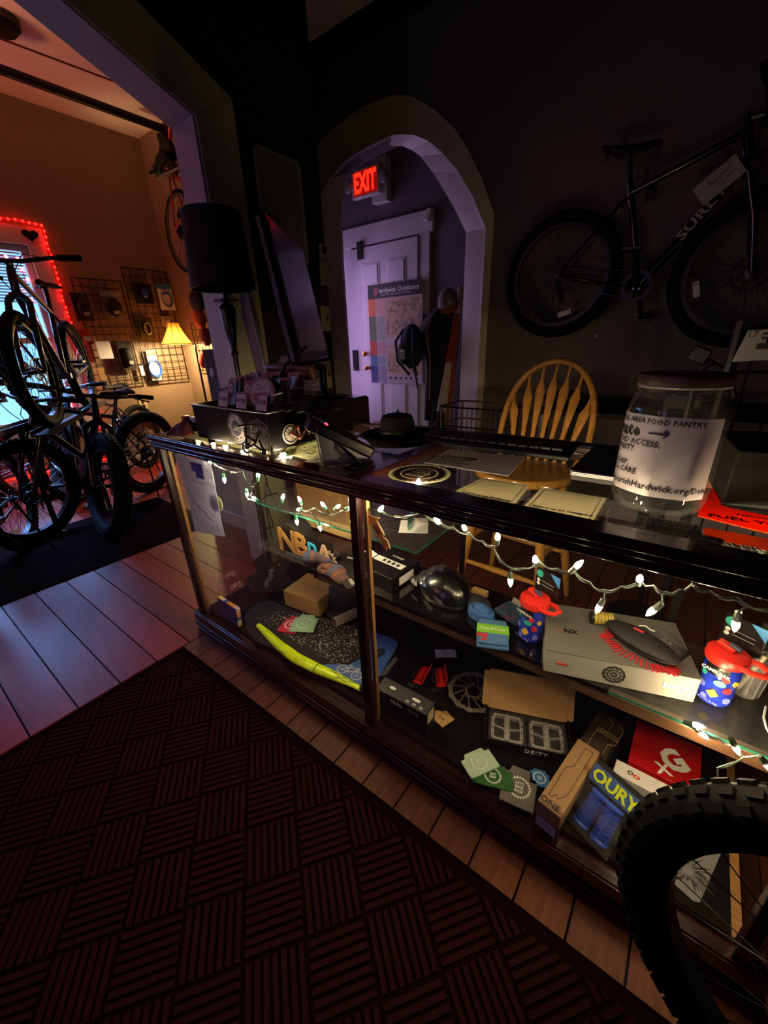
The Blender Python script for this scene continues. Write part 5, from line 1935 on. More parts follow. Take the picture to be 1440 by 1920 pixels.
# gear sticker, sheet with writing, plain QR-card holders, dealer sticker
c = at(806, 887, 'z', ZG)
o = tag(MB().prism(circ(.078, 48), 0, .0006).build('gear_sticker', m_pale, smooth=False), 'round sticker with a dark toothed ring and LETS RIDE lettering', 'sticker', loc=at(786, 888, 'z', ZG-.0))
b = MB()
n_ = 112
b.ring([(.048*math.cos(2*PI*i/n_), .048*math.sin(2*PI*i/n_)) for i in range(n_)], [(.070*(1 if i % 4 < 2 else .92)*math.cos(2*PI*i/n_), .070*(1 if i % 4 < 2 else .92)*math.sin(2*PI*i/n_)) for i in range(n_)], .0006, .001)
b.prism(circ(.044, 40), .0006, .001)
b.build('toothed_ring', mat('dark_maroon_print', '#2a1012', .5), o, smooth=False)
text('OUT', .022, o, m_pale, T(0, .024, .001), bold=.02)
text('THERE', .018, o, m_pale, T(0, .004, .001), bold=.02)
text('RIDE', .024, o, m_pale, T(0, -.020, .001), bold=.02)


def sheet_M(o, px, py, pu, pv, z):
    """frame on a counter sheet: origin pixel, and a pixel further along the text"""
    a = at(px, py, 'z', z)
    e = at(pu, pv, 'z', z)
    d = (e-a)
    return frame(a-o.location+Vector((0, 0, .0011)), d, Vector((-d.y, d.x, 0)))


o = flat('flyer', 'printed flyer headed Donate lying on the glass by the keyboard', 'flyer', [(796, 868), (843, 843), (985, 857), (953, 893)], ZG, .0010, thin_paper('lilac_grey_paper', '#b9b4ba', .5))
M = sheet_M(o, 862, 858, 900, 862, ZG)
text('Donate', .034, o, m_ink, M @ T(0, -.002, 0), bold=.03)
for k, tx in enumerate(('TO FOOD ACCESS,', 'COMMUNITY', 'EQUITY, LEADERSHIP,', 'SAFETY & CARE')):
    text(tx, .015, o, m_ink, M @ T(-.02, -.026-.017*k, 0), bold=.02)
for nm, pxs, ax_, lb, cap in (('flyer', [(850, 922), (902, 895), (997, 910), (965, 952)], (890, 932, 940, 941), 'left clear card holder with a white framed card on the front of the glass', 'Follow us on Facebook'), ('flyer', [(975, 952), (1012, 913), (1142, 935), (1113, 985)], (1030, 958, 1080, 967), 'right clear card holder with a white framed card on the front of the glass', 'Follow us on Instagram')):
    o = flat('card_holder', lb, 'card holder', pxs, ZG, .0012, m_clear, 'clear card holders on the counter glass')
    c0 = sum([Vector(p) for p in pxs], Vector((0, 0)))/4
    P = [at(c0.x+(x-c0.x)*.93, c0.y+(y_-c0.y)*.91, 'z', ZG)-o.location for x, y_ in pxs]
    MB().prism([(p.x, p.y) for p in P], .0012, .0018).build('card', thin_paper('cream_card', '#dcd8c0', .6), o, smooth=False)
    P2 = [at(c0.x+(x-c0.x)*.82, c0.y+(y_-c0.y)*.80, 'z', ZG)-o.location for x, y_ in pxs]
    P3 = [at(c0.x+(x-c0.x)*.80, c0.y+(y_-c0.y)*.775, 'z', ZG)-o.location for x, y_ in pxs]
    MB().ring([(p.x, p.y) for p in P3], [(p.x, p.y) for p in P2], .0018, .0020).build('printed_border', m_gprint, o, smooth=False)
    M = sheet_M(o, ax_[0], ax_[1], ax_[2], ax_[3], ZG)
    text(cap, .0115, o, m_ink, M @ T(.02, .008, .001), bold=.02)
o = flat('dealer_sticker', 'black dealer sticker reading AUTHORIZED DEALER at the front edge', 'sticker', [(1166, 984), (1207, 988), (1212, 968), (1310, 985), (1318, 1003), (1358, 1012), (1350, 1030), (1160, 1000)], ZG, .0006, m_gprint)
P = [(1168, 987), (1209, 991), (1215, 971), (1307, 987), (1315, 1005), (1354, 1014), (1347, 1027), (1164, 998)]
P = [at(x, y_, 'z', ZG)-o.location for x, y_ in P]
MB().prism([(p.x, p.y) for p in P], .0006, .0010).build('field', m_ink, o, smooth=False)
M = sheet_M(o, 1258, 1005, 1330, 1017, ZG)
text('AUTHORIZED DEALER', .0195, o, m_gprint, M @ T(0, .002, .0002), bold=.02, xs=1.15)
M = sheet_M(o, 1258, 985, 1300, 991, ZG)
text('DARN', .016, o, m_gprint, M @ T(0, .006, .0002), bold=.02, xs=1.5)
text('TOUGH', .014, o, m_gprint, M @ T(0, -.008, .0002), bold=.02, xs=1.5)

# wide-brim hat
c = at(745, 822, 'z', ZG)
t = thing('wide_brim_hat', 'black wide-brimmed hat with a small dark clip on its crown', 'hat', (c.x, c.y, ZG), R_(-30))
m_felt = mat('black_felt', '#08080a', .95, bump=.1)
b = MB()
b.lathe([(0, .012), (.060, .012), (.12, .020), (.150, .006), (.152, .003), (.12, .014), (.062, .022), (.058, .06), (.050, .078), (.03, .084), (0, .082)], 40)
b.build('felt', m_felt, t)
MB().torus(.061, .0035, T(0, 0, .028), 36, 6, .006).build('band', m_blk, t)
MB().prism([(-.012, 0), (.012, 0), (.016, .018), (.002, .010)], -.002, .002, T(.0, 0, .083, 90)).build('clip', m_blk, t, smooth=False)

# keyboard-like tray
pa, pb_, pd = at(775, 832, 'z', ZG), at(1065, 868, 'z', ZG), at(778, 817, 'z', ZG)
rz = math.atan2(pb_.y-pa.y, pb_.x-pa.x)
wd = (pb_-pa).length
t = thing('keyboard', 'dark slim keyboard tray lying along the back of the counter glass', 'keyboard', pa, rz)
MB().box((wd/2, .08, .012), (wd, .15, .014), (R_(3), 0, 0)).build('case', mat('blue_black_plastic', '#15181f', .3), t, bevel=.004)
ky = MB().box((0, 0, 0), (.026, .017, .006)).mesh('key', mat('key_black', '#0c0d10', .4))
for r in range(4):
    for k in range(int(wd/.031)-1):
        o = bpy.data.objects.new('key', ky)
        C.objects.link(o)
        o.parent = t
        o.location = (.03+k*.031+r*.004, .045+r*.026, .022)
t.location.z = ZG
# magazine stack
o = flat('magazine_stack', 'short stack of grey-covered papers left of the donation jar', 'papers', [(1068, 888), (1118, 838), (1250, 880), (1180, 905)], ZG, .010, mat('dark_cover', '#3a3638', .5))
P = [(p[0], p[1]) for p in ((1070, 890), (1118, 840), (1248, 882), (1182, 906))]
b = MB()
for k in range(3):
    PP = [at(x+k, y_+1.2, 'z', ZG)-o.location for x, y_ in P]
    b.prism([(p.x, p.y) for p in PP], .001+.003*k, .003+.003*k)
b.build('pages', m_paper, o, smooth=False)

# donation jar
c = at(1226, 945, 'z', ZG)
t = thing('donation_jar', 'large clear eight-sided glass jar with a wooden lid and a white donation label', 'jar', (c.x, c.y+.005, ZG), R_(10))
Rj = abs((at(1312, 955, 'z', ZG)-at(1142, 915, 'z', ZG)).length)/2*.96
hj = zfor(Vector((c.x, c.y, ZG)), 700)-ZG
hj = min(.34, max(.2, hj))
m_jar = glassmat('jar_glass', (.90, .93, .91), .02, 1.5, haze=.06)


def octo(r, z, n=48):
    out = []
    for i in range(n):
        a = 2*PI*i/n
        k = 1-.5*(1-math.cos(PI/8)/math.cos(((a+PI/8) % (PI/4))-PI/8))
        out.append((r*k*math.cos(a), r*k*math.sin(a), z))
    return out


b = MB()
prof = [(.60, .0), (.9, .004), (.98, .02), (1.0, .06), (1.0, hj*.74), (.97, hj*.80), (.86, hj*.86), (.82, hj*.885), (.84, hj*.90), (.84, hj*.93)]
rings = [octo(Rj*r, z) if 3 < i+1 < 8 else [(Rj*r*math.cos(2*PI*k/48), Rj*r*math.sin(2*PI*k/48), z) for k in range(48)] for i, (r, z) in enumerate(prof)]
vs = [v for rg in rings for v in rg]
fs = [(i*48+k, i*48+(k+1) % 48, (i+1)*48+(k+1) % 48, (i+1)*48+k) for i in range(len(rings)-1) for k in range(48)]
fs.append(tuple(range(47, -1, -1)))
b.add(vs, fs)
b.build('glass_wall', m_jar, t)
for rr_, zz_ in ((.84, hj*.90), (.86, hj*.86), (.84, .010)):
    MB().torus(Rj*rr_, .003, T(0, 0, zz_), 48, 8).build('glass_ring', m_jar, t)
MB().lathe([(0, hj*.935), (Rj*.86, hj*.935), (Rj*.88, hj*.945), (Rj*.88, hj*.985), (Rj*.86, hj), (0, hj)], 48).build('wooden_lid', mat('walnut_lid', '#4a2f28', .45, var=.25, scale=12, stretch=(2, 20, 20)), t)
MB().torus(Rj*.83, .004, T(0, 0, hj*.925), 40, 6).build('seal', mat('milky_seal', '#a09a92', .4), t)
# label wrapped on the front
az = math.atan2(-t.location.y, -t.location.x)-R_(10)      # towards the viewer, in the jar's own frame
a0, a1 = az-R_(108), az+R_(60)
z0, z1 = hj*.14, hj*.72


def lab(u, v, e=.0012):
    a = a0+(a1-a0)*u
    k = 1-.5*(1-math.cos(PI/8)/math.cos(((a+PI/8) % (PI/4))-PI/8))
    r = Rj*k+e
    return (r*math.cos(a), r*math.sin(a), z0+(z1-z0)*v+.004*math.sin(u*3))


MB().grid(lambda u, v: lab(u, v), 30, 2, .0005).build('paper_label', mat('label_paper', '#c9c3cc', .7, var=.03), t)


def wrap_text(s, size, u, v, bold=.02, al='LEFT'):
    cu = text(s, size, t, m_ink, Matrix(), bold=bold, al=al, res=1, ext=0)
    me = cu.data
    arc = (a1-a0)*Rj
    import bmesh
    bm = bmesh.new()
    bm.from_mesh(me)
    bmesh.ops.triangulate(bm, faces=bm.faces)
    bm.to_mesh(me)
    bm.free()
    for vv in me.vertices:
        vv.co = Vector(lab(u+vv.co.x/arc, v+vv.co.y/(z1-z0), .0022))
    return cu


wrap_text('HARDWICK AREA FOOD PANTRY', .0125, .015, .93)
wrap_text('Donate', .030, .03, .80, .035)
b = MB()
b.tube([lab(.50+.025*i, .79, .002) for i in range(6)], .0011, 4)
b.tube([lab(.60, .83, .002), lab(.63, .79, .002), lab(.60, .75, .002)], .0011, 4)
b.build('arrow_print', m_ink, t)
for k, tx in enumerate(('FOR FOOD ACCESS,', 'COMMUNITY', 'EQUITY,', 'LEADERSHIP,', 'SAFETY & CARE')):
    wrap_text(tx, .0145, .03, .66-.095*k)
wrap_text('www.NourishHardwick.org/Donate', .0165, .04, .12)

# orange card display at the right, and a dark box on it
pa = at(1312, 985, 'z', ZG)
o = flat('orange_card', 'glowing orange cardboard display sheet lying right of the jar', 'display card', [(1308, 968), (1317, 915), (1345, 918), (1352, 948), (1368, 953), (1520, 985), (1520, 1020)], ZG+.0, .0012, thin_paper('orange_card', '#ef5a24', .55))
M = sheet_M(o, 1420, 980, 1460, 986, ZG)
text('FUEL YOUR RIDE', .020, o, mat('dark_red_print', '#5a1c10', .5), M @ T(.03, -.002, .0004), bold=.02, xs=1.3)
text('PERFORM', .012, o, mat('dark_red_print', '#5a1c10'), M @ T(.0, .022, .0004))
b = MB()
for py in (924, 937, 950):
    p = at(1333, py, 'z', ZG)-o.location
    b.prism(circ(.0035, 8), .0012, .0018, T(p.x, p.y, 0))
b.build('dots', m_wprint, o, smooth=False)
o = flat('orange_card', 'second tan orange strip under the glowing orange sheet', 'display card', [(1318, 992), (1326, 990), (1520, 1026), (1520, 1050), (1322, 1008)], ZG, .0008, thin_paper('tan_orange_card', '#b5603a', .5))
t = thing('display_carton', 'big black carton with an orange-red back on the counter right end', 'box', at(1352, 945, 'z', ZG+.002), R_(8))
MB().bx(0, .24, 0, .20, 0, .105).build('carton', m_blkmat, t, bevel=.003)
t.location.z = ZG+.0015
pb_ = at(1330, 850, 'y', 1.12)
o = tag(MB().bx(-.0, .3, 0, .03, 0, .14).build('red_crate', mat('dark_orange_board', '#8a2f1c', .6, var=.05), bevel=.002), 'dark orange-red carton standing behind the black carton', 'box', loc=(at(1318, 760, 'y', 1.20).x, 1.20, ZK-.06))

# small things at the left corner of the counter
t = thing('pill_bottle', 'red and white small bottle at the left corner of the counter', 'bottle', at(355, 815, 'z', ZK), .3)
MB().lathe([(0, 0), (.018, 0), (.018, .05), (.014, .056), (.014, .07), (0, .071)], 16).build('body', m_red, t)
MB().lathe([(.0183, .012), (.0186, .013), (.0186, .04), (.0183, .041)], 16).build('label', m_paper, t)
o = tag(MB().grid(lambda u, v: ((u-.5)*.12, (v-.5)*.10, .075*(1-abs(u-.55)*1.7)*math.sin(PI*(.1+.8*v))+.012*math.sin(u*9)), 14, 12, .002).build('cloth_bundle', mat('wine_cloth', '#5a2136', .85, bump=.3)), 'wine red cloth bundle spilling over the left counter corner', 'cloth', loc=(at(338, 822, 'z', ZK).x, at(338, 822, 'z', ZK).y+.03, ZK+.004))

# ---- monitor seen from its edge
dirv = Vector((math.sin(R_(-35.5)), math.cos(R_(-35.5)), 0))
pos = at(519, 540, 'y', 1.02)
dep = 1.30
v = (rt*(519-720)+dn*(540-960)+fw*FPX)/FPX
pc = Vector((0, 0, H))+v*1.22
top_ = Vector((0, 0, H))+(rt*(486-720)+dn*(398-960)+fw*FPX)/FPX*1.22
bot_ = Vector((0, 0, H))+(rt*(556-720)+dn*(683-960)+fw*FPX)/FPX*1.22
upv = (top_-bot_)
hm = upv.length
upv.normalize()
zz_ = dirv.cross(upv).normalized()
M = Matrix((dirv, upv, zz_)).transposed().to_4x4()
t = thing('monitor', 'large black monitor turned edge-on behind the counter packets', 'monitor', bot_)
M.translation = (0, 0, 0)
wm = .2
while proj(top_+dirv*wm)[0] < 561:
    wm += .01
m_scr = mat('dark_plum_screen', '#171015', .25)
MB(M).bx(0, wm, 0, hm, -.016, .016).build('housing', m_blk, t, bevel=.004)
MB(M).bx(.022, wm-.02, .03, hm-.02, .016, .018).build('screen', m_scr, t)
MB(M).bx(-.004, .0, .01, hm-.01, -.010, -.002).build('edge_strip', mat('silver_lilac_edge', '#8e86a0', .35, .5), t)
MB(M).box((wm*.45, .0, -.05), (.08, .10, .06)).build('mount', m_blk, t, bevel=.004)
base = M @ Vector((wm*.45, 0, -.06))
b = MB()
by = 1.275-bot_.y
b.tube([(base.x, base.y, base.z+.02), (base.x-.1, by, base.z-.02), (base.x-.1, by, ZK+.0-bot_.z+.02)], .018, 10)
b.box((base.x-.1, by, ZK-bot_.z+.006), (.24, .055, .012))
b.build('stand', m_blk, t)
b = MB()
b.tube([(.03, .02, .05), (-.05, .0, .0), (-.10, -.02, -.08), (-.12, -.03, -.17)], .006, 8)
b.build('cable', m_blk, t)
# leaning grey board
pa_, pb2 = at(503, 712, 'y', 1.36), at(446, 480, 'y', 1.36)
t = thing('leaning_board', 'tall blue-grey board with a bright edge leaning behind the monitor', 'board', pa_)
d_ = pb2-pa_
M = frame((0, 0, 0), d_, Vector((1, .4, 0)))
MB(M).bx(-.70, d_.length*1.25, -.05, .0, -.012, .012).build('board', mat('blue_grey_board', '#3a3e4a', .4, var=.05), t, bevel=.003)
MB(M).bx(-.70, d_.length*1.25, -.0, .004, -.013, .013).build('bright_edge', mat('pale_edge', '#8c97ad', .35), t)

# ---- standing lamp with the black drum shade
lx = at(395, 395, 'x', -1.66)
t = thing('floor_lamp', 'unlit floor lamp with a black drum shade and slim pole, left of the monitor', 'lamp', (-1.66, lx.y, 0))
ptop, pbot = at(391, 398, 'x', -1.66), at(394, 540, 'x', -1.66)
zs0, zs1 = pbot.z, ptop.z
rs = .128
b = MB()
b.shell([(rs, zs0), (rs*.86, zs1)], 48)
b.shell([(rs-.003, zs0), (rs*.86-.003, zs1)], 48)
b.build('shade', mat('black_shade_cloth', '#0d0b0b', .8, bump=.1), t)
MB().torus(rs, .003, T(0, 0, zs0), 48, 6).build('shade_ring', m_dsteel, t)
b = MB()
b.torus(rs*.86, .003, T(0, 0, zs1), 48, 6)
for k in range(3):
    a = k*2*PI/3
    b.tube([(0, 0, zs1-.01), (rs*.86*math.cos(a), rs*.86*math.sin(a), zs1)], .002, 5)
b.build('shade_ring', m_dsteel, t)
MB().lathe([(0, zs1-.01), (.006, zs1-.01), (.004, zs1+.01), (.009, zs1+.018), (.005, zs1+.03), (0, zs1+.032)], 12).build('finial', m_blk, t)
MB().lathe([(0, 0), (.13, 0), (.13, .012), (.05, .03), (.016, .05), (.011, .3), (.011, zs0-.26), (.018, zs0-.25), (.012, zs0-.23), (.024, zs0-.16), (.034, zs0-.075), (.03, zs0-.065), (.012, zs0-.05), (.010, zs1-.02), (0, zs1-.02)], 20).build('pole', m_blk, t)
MB().lathe([(0, zs0-.045), (.055, zs0-.045), (.055, zs0-.040), (0, zs0-.040)], 24).build('drip_dish', m_blk, t)

# ================================================================== HALL BEYOND THE ARCH
YW = YD
d0_, d1_ = at(668, 540, 'y', YW).x, at(787, 445, 'y', YW).x
ztop = at(735, 455, 'y', YW).z
door = struct(empty('door_1'))
m_door = mat('pale_door_paint', '#cfc6d6', .4, var=.03)
MB().bx(d0_, d1_, YW-.045, YW-.005, .01, ztop).build('slab', m_door, door, smooth=False)
dw = d1_-d0_


def panel(x0, x1, z0, z1):
    b = MB()
    b.bx(x0, x1, YW-.050, YW-.045, z0, z1)
    b.bx(x0+.022, x1-.022, YW-.060, YW-.050, z0+.022, z1-.022)
    b.build('panel', m_door, door, bevel=.006, smooth=False)


for c in (.30, .70):
    panel(d0_+dw*(c-.145), d0_+dw*(c+.145), ztop-.36, ztop-.14)
    panel(d0_+dw*(c-.145), d0_+dw*(c+.145), .98, ztop-.46)
    panel(d0_+dw*(c-.145), d0_+dw*(c+.145), .15, .82)
m_brass = mat('brass', '#c07a48', .2, 1)
for px, py, r_ in ((687, 663, .030), (690, 690, .026)):
    p = at(px, py, 'y', YW-.06)
    MB(T(p.x, YW-.045, p.z, 90)).lathe([(0, 0), (r_, 0), (r_, .008), (.012, .012), (.012, .03), (r_*.85, .04), (r_*.9, .055), (r_*.5, .066), (0, .068)], 18).build('knob', m_brass, door)
struct(MB().bx(d1_+.005, d1_+.125, YW-.03, YW, 0, ztop+.02).build('trim_7', m_door, bevel=.004))
struct(MB().bx(d0_-.35, d1_+.16, YW-.035, YW, ztop+.02, ztop+.19).build('trim_8', m_door, bevel=.004))
struct(MB().bx(d0_-.14, d0_-.012, YW-.03, YW, 0, ztop+.02).build('trim_9', m_door, bevel=.004))
p = at(675, 470, 'y', YW-.05)
MB().box((p.x, YW-.052, p.z), (.075, .012, .16)).build('closer_plate', m_blk, door, bevel=.002)
p = at(667, 676, 'y', YW-.05)
MB().box((p.x, YW-.05, p.z), (.075, .02, .22)).build('latch_plate', m_dsteel, door, bevel=.003)
tag(MB().box((0, 0, 0), (.05, .03, .10), (0, R_(25), 0)).build('door_hook', m_white, bevel=.006), 'small white hook on the right end of the door head trim', 'hook', loc=at(803, 402, 'y', YW-.05))

# EXIT sign
p = at(684, 341, 'y', YW-.13)
t = thing('exit_sign', 'lit red EXIT sign with white frame and side lamp over the hall door', 'exit sign', (p.x, YW-.13, p.z))
c3 = [at(661, 318, 'y', YW-.13), at(703, 306, 'y', YW-.13)]
we = .33
he = .225
MB().bx(-we/2, we/2, 0, .05, -he/2, he/2).build('housing', m_white, t, bevel=.012)
MB().bx(-we*.44, we*.44, -.002, 0, -he*.42, he*.42).build('red_panel', mat('dark_red_diffuser', '#5a0a08', .4, emit='#ff1408', es=.25, var=.02), t)
text('EXIT', .21, t, emis('red_letters', '#ff1c0c', 3.5), T(0, -.004, -.005, 90), 'letters', .001, .035, xs=.62)
MB().bx(.04, we/2+.05, .05, .128, -he*.75, he*.75).build('back_plate', m_white, t, bevel=.003)
for sx in (-1, 1):
    MB(T(sx*(we/2+.045), .02, 0, 90)).lathe([(0, 0), (.045, 0), (.05, .015), (.04, .035), (0, .038)], 20).build('side_lamp', mat('lamp_lens', '#9a98a0', .15, coat=.6), t)

# trail poster on the door
c_ = [at(688, 536, 'y', YW-.064), at(786, 524, 'y', YW-.064), at(797, 712, 'y', YW-.064), at(698, 717, 'y', YW-.064)]
x0, x1 = c_[0].x, (c_[1].x+c_[2].x)/2
x0 = (c_[0].x+c_[3].x)/2
z1, z0 = c_[0].z, c_[3].z
wp2, hp2 = x1-x0, z1-z0
t = thing('trail_poster', 'tall map poster headed Hardwick Outdoors on the hall door', 'poster', (x0, YW-.0635, z0))
MB().bx(0, wp2, 0, .002, 0, hp2).build('sheet', mat('lilac_poster_paper', '#b3a8b4', .7), t, smooth=False)
MB().bx(0, wp2, -.0008, 0, hp2*.865, hp2).build('header', m_ink, t, smooth=False)
text('Hardwick Outdoors', .062, t, m_wprint, T(wp2*.56, -.0012, hp2*.935, 90), bold=.02)
text('LOCAL TRAILS AND RECREATION GUIDE', .020, t, m_wprint, T(wp2*.52, -.0012, hp2*.895, 90))
MB(T(wp2*.16, -.001, hp2*.925, 90)).prism([(-.03, .04), (.03, .04), (.03, -.01), (0, -.04), (-.03, -.01)], 0, .001).build('badge', mat('badge_red', '#8f3030', .5), t, smooth=False)
zz = hp2*.865
for h_, cl, nm in ((.17, '#c8682a', 'orange'), (.25, '#4f6238', 'olive'), (.15, '#b23c22', 'rust'), (.11, '#2c6a8a', 'teal'), (.185, '#24307a', 'indigo')):
    z2 = zz-hp2*h_
    MB().bx(0, wp2*.14, -.0008, 0, z2, zz).build('colour_block', mat(nm+'_print', cl, .6), t, smooth=False)
    MB().bx(wp2*.14, wp2*.32, -.0006, 0, z2+.006, zz-.002).build('text_block', mat(nm+'_pale_print', [min(1, .55*q+.22) for q in lin(cl)], .6), t, smooth=False)
    b = MB()
    k = zz-.02
    while k > z2+.015:
        b.bx(wp2*.15, wp2*.31, -.0012, -.0006, k, k+.004)
        k -= .030
    b.build('text_lines', m_gprint, t, smooth=False)
    zz = z2
MB().bx(wp2*.34, wp2*.99, -.0006, 0, hp2*.48, hp2*.855).build('map_panel', mat('tan_map', '#b79a82', .7, var=.1, scale=8), t, smooth=False)
MB().bx(wp2*.34, wp2*.99, -.0006, 0, hp2*.10, hp2*.40).build('map_panel', mat('tan_map', '#b79a82'), t, smooth=False)
b = MB()
scribble(b, random.Random(31), 26, wp2*.6, hp2*.32, .0007, .005, T(wp2*.66, -.0006, hp2*.67, 90), 6)
scribble(b, random.Random(32), 20, wp2*.6, hp2*.25, .0007, .005, T(wp2*.66, -.0006, hp2*.25, 90), 6)
b.build('trail_lines', mat('brown_trail_print', '#6c5240', .6), t, smooth=False)['kind'] = 'stuff'
for k in range(6):
    MB().bx(wp2*(.38+k*.10), wp2*(.42+k*.10), -.0006, 0, hp2*.045, hp2*.07).build('pictogram', m_ink, t, smooth=False)

# coat, backpack, cap, flag by the hall wall
YC = 3.42
c = at(832, 580, 'y', YC)
hk = thing('coat_rack', 'dark post of a coat rack hidden behind the black coat', 'coat rack', (at(838, 600, 'y', YC+.08).x, YC+.13, 0))
MB().cyl((0, 0, 0), (0, 0, c.z+.05), .02, n=10).build('post', m_blk, hk)
for k in range(3):
    a = k*2*PI/3
    MB().tube([(0, 0, .04), (.15*math.cos(a), .15*math.sin(a), .013)], .012, 6).build('foot', m_blk, hk)
for k in range(3):
    MB().tube([(0, 0, c.z+.02), (.07*(k-1), -.08, c.z+.06)], .008, 6).build('peg', m_blk, hk)
zl = at(812, 805, 'y', YC).z
xl0 = [(800, 600), (783, 640), (790, 700), (797, 795)]
xr0 = [(862, 565), (866, 640), (860, 720), (850, 790)]
zt_, zb_ = at(830, 572, 'y', YC).z, .52
L = [(770, 612), (800, 585), (830, 568), (863, 566)]


def coat(u, v):
    # u around the front, v from the shoulders down
    z = zt_+(zb_-zt_)*v
    xl = at(800, 580, 'y', YC).x+(at(797, 800, 'y', YC).x-at(800, 580, 'y', YC).x)*v-.09*math.sin(PI*min(1, v*2.2))*max(0, 1-v)
    xr = at(864, 570, 'y', YC).x+(at(838, 800, 'y', YC).x-at(864, 570, 'y', YC).x)*v+.02*math.sin(PI*v)
    a = 2*PI*u
    k = .35+.65*min(1, v*7)
    cx, rx = (xl+xr)/2, (xr-xl)/2*k
    return (cx+rx*math.cos(a), YC+(.09+.012*math.sin(a*6+v*3))*math.sin(a)*k, z)


o = MB().grid(coat, 36, 18).build('coat', mat('black_coat_cloth', '#0a090c', .9, bump=.2))
tag(o, 'long black coat hanging beside the hall door', 'coat')
b = MB()
b.tube([Vector(coat(.70, v/10))+Vector((0, -.008, 0)) for v in range(1, 9)], .006, 5)
b.build('zip', mat('pale_zip', '#8a8078', .5), o)
b = MB()
b.tube([Vector(coat(.86, .05))+Vector((0, -.01, 0)), Vector(coat(.92, .10))+Vector((0, -.01, 0)), Vector(coat(.95, .14))+Vector((0, -.01, 0))], .005, 5)
b.build('piping', mat('pale_zip', '#8a8078'), o)
c = at(838, 572, 'y', YC-.05)
t = thing('trucker_cap', 'grey and white mesh cap with an orange brim hung over the black coat', 'cap', (c.x, YC-.02, c.z), 0, None, (R_(12), R_(18), R_(-50)))
Mc_ = T(0, 0, 0)
dome(0, .105, .09, .13, ang0=-PI/2, ang1=PI/2).build('crown_front', mat('mauve_grey_cap', '#6f6468', .85), t)
dome(0, .105, .09, .13, ang0=PI/2, ang1=3*PI/2).build('crown_mesh', mat('white_cap_mesh', '#8d8384', .85, bump=.7, scale=200), t)
MB().grid(lambda u, v: (.095+v*.085*math.sin(PI*(.12+.76*u)), (u-.5)*.17, .010-.02*v), 14, 6, .004).build('brim', mat('orange_brim', '#b5542c', .7), t)
MB().prism(circ(.02, 16), 0, .002, T(.104, 0, .055, 0, 75)).build('badge', m_gprint, t, smooth=False)
# backpack
c = at(772, 650, 'y', YC-.12)
t = thing('backpack', 'navy backpack with white label hanging left of the black coat', 'backpack', (c.x, YC-.12, c.z), R_(-15))
m_nv = mat('navy_pack_cloth', '#1a2440', .8, bump=.2)
MB().ball((0, 0, 0), (.13, .09, .19), 20, 14).build('body', m_nv, t)
MB().ball((-.03, -.06, -.05), (.085, .05, .10), 16, 10).build('front_pocket', mat('dark_navy_cloth', '#121a30', .8), t)
MB().box((.0, -.115, -.06), (.07, .006, .08)).build('label', m_gprint, t)
MB().box((.0, -.119, -.03), (.06, .002, .02)).build('label_top', m_paper, t)
for s_ in (-1, 1):
    MB().tube([(s_*.06, -.04, .15), (s_*.12, -.09, .05), (s_*.11, -.08, -.12), (s_*.05+.05, -.03, -.24)], .012, 6).build('strap', m_nv, t)
MB().tube([(.02, 0, -.18), (.06, .0, -.28), (.08, 0, -.36)], .009, 6).build('loose_strap', m_nv, t)
MB().tube([(-.02, 0, .18), (0, 0, .23), (.03, 0, .19)], .006, 6).build('top_loop', m_blk, t)
# furled flag
pt, pb_ = at(863, 568, 'y', 3.32), at(838, 800, 'y', 3.32)
t = thing('furled_flag', 'rolled red, white and dark flag on a wooden pole beside the coat', 'flag', (pb_.x-.02, 3.32, 0))
top = Vector((pt.x-pb_.x+.02, 0, pt.z))
MB().tube([(0, 0, .0), top], .014, 10).build('pole', mat('pale_pole_wood', '#a08060', .5), t)
MB().lathe([(0, 0), (.02, .01), (.026, .04), (.02, .08), (.024, .1), (.012, .125), (0, .13)], 12, Matrix.Translation(top)).build('finial', mat('pale_pole_wood', '#a08060'), t)
cols = [('flag_red', '#8c2a20'), ('flag_cream', '#a89a8e'), ('flag_plum', '#2c2028'), ('flag_orange', '#a04a20'), ('flag_grey', '#4a3f44')]
segs = [(.70, .95, .02, .08, 0), (.42, .70, .07, .13, 1), (.10, .42, .11, .15, 2)]
for v0, v1, w0, w1, ci in segs:
    MB().grid(lambda u, v: tuple(top*(v1+(v0-v1)*v)+Vector((-(w0+(w1-w0)*v)*(.6+.4*math.cos(u*2*PI))-.0+.012*math.sin(u*14), (.03+.04*(1-v0))*math.sin(u*2*PI), 0))), 20, 8).build('cloth_panel', mat(cols[ci][0], cols[ci][1], .85, bump=.2), t)
MB().grid(lambda u, v: tuple(top*(.9+(.12-.9)*v)+Vector((.012+.035*(u-.5)*2*(.3+.7*v)+.005*math.sin(u*12), -.03-.01*math.sin(u*9), 0))), 12, 10, .004).build('cloth_panel', mat(cols[3][0], cols[3][1], .85, bump=.2), t, 'orange fold')
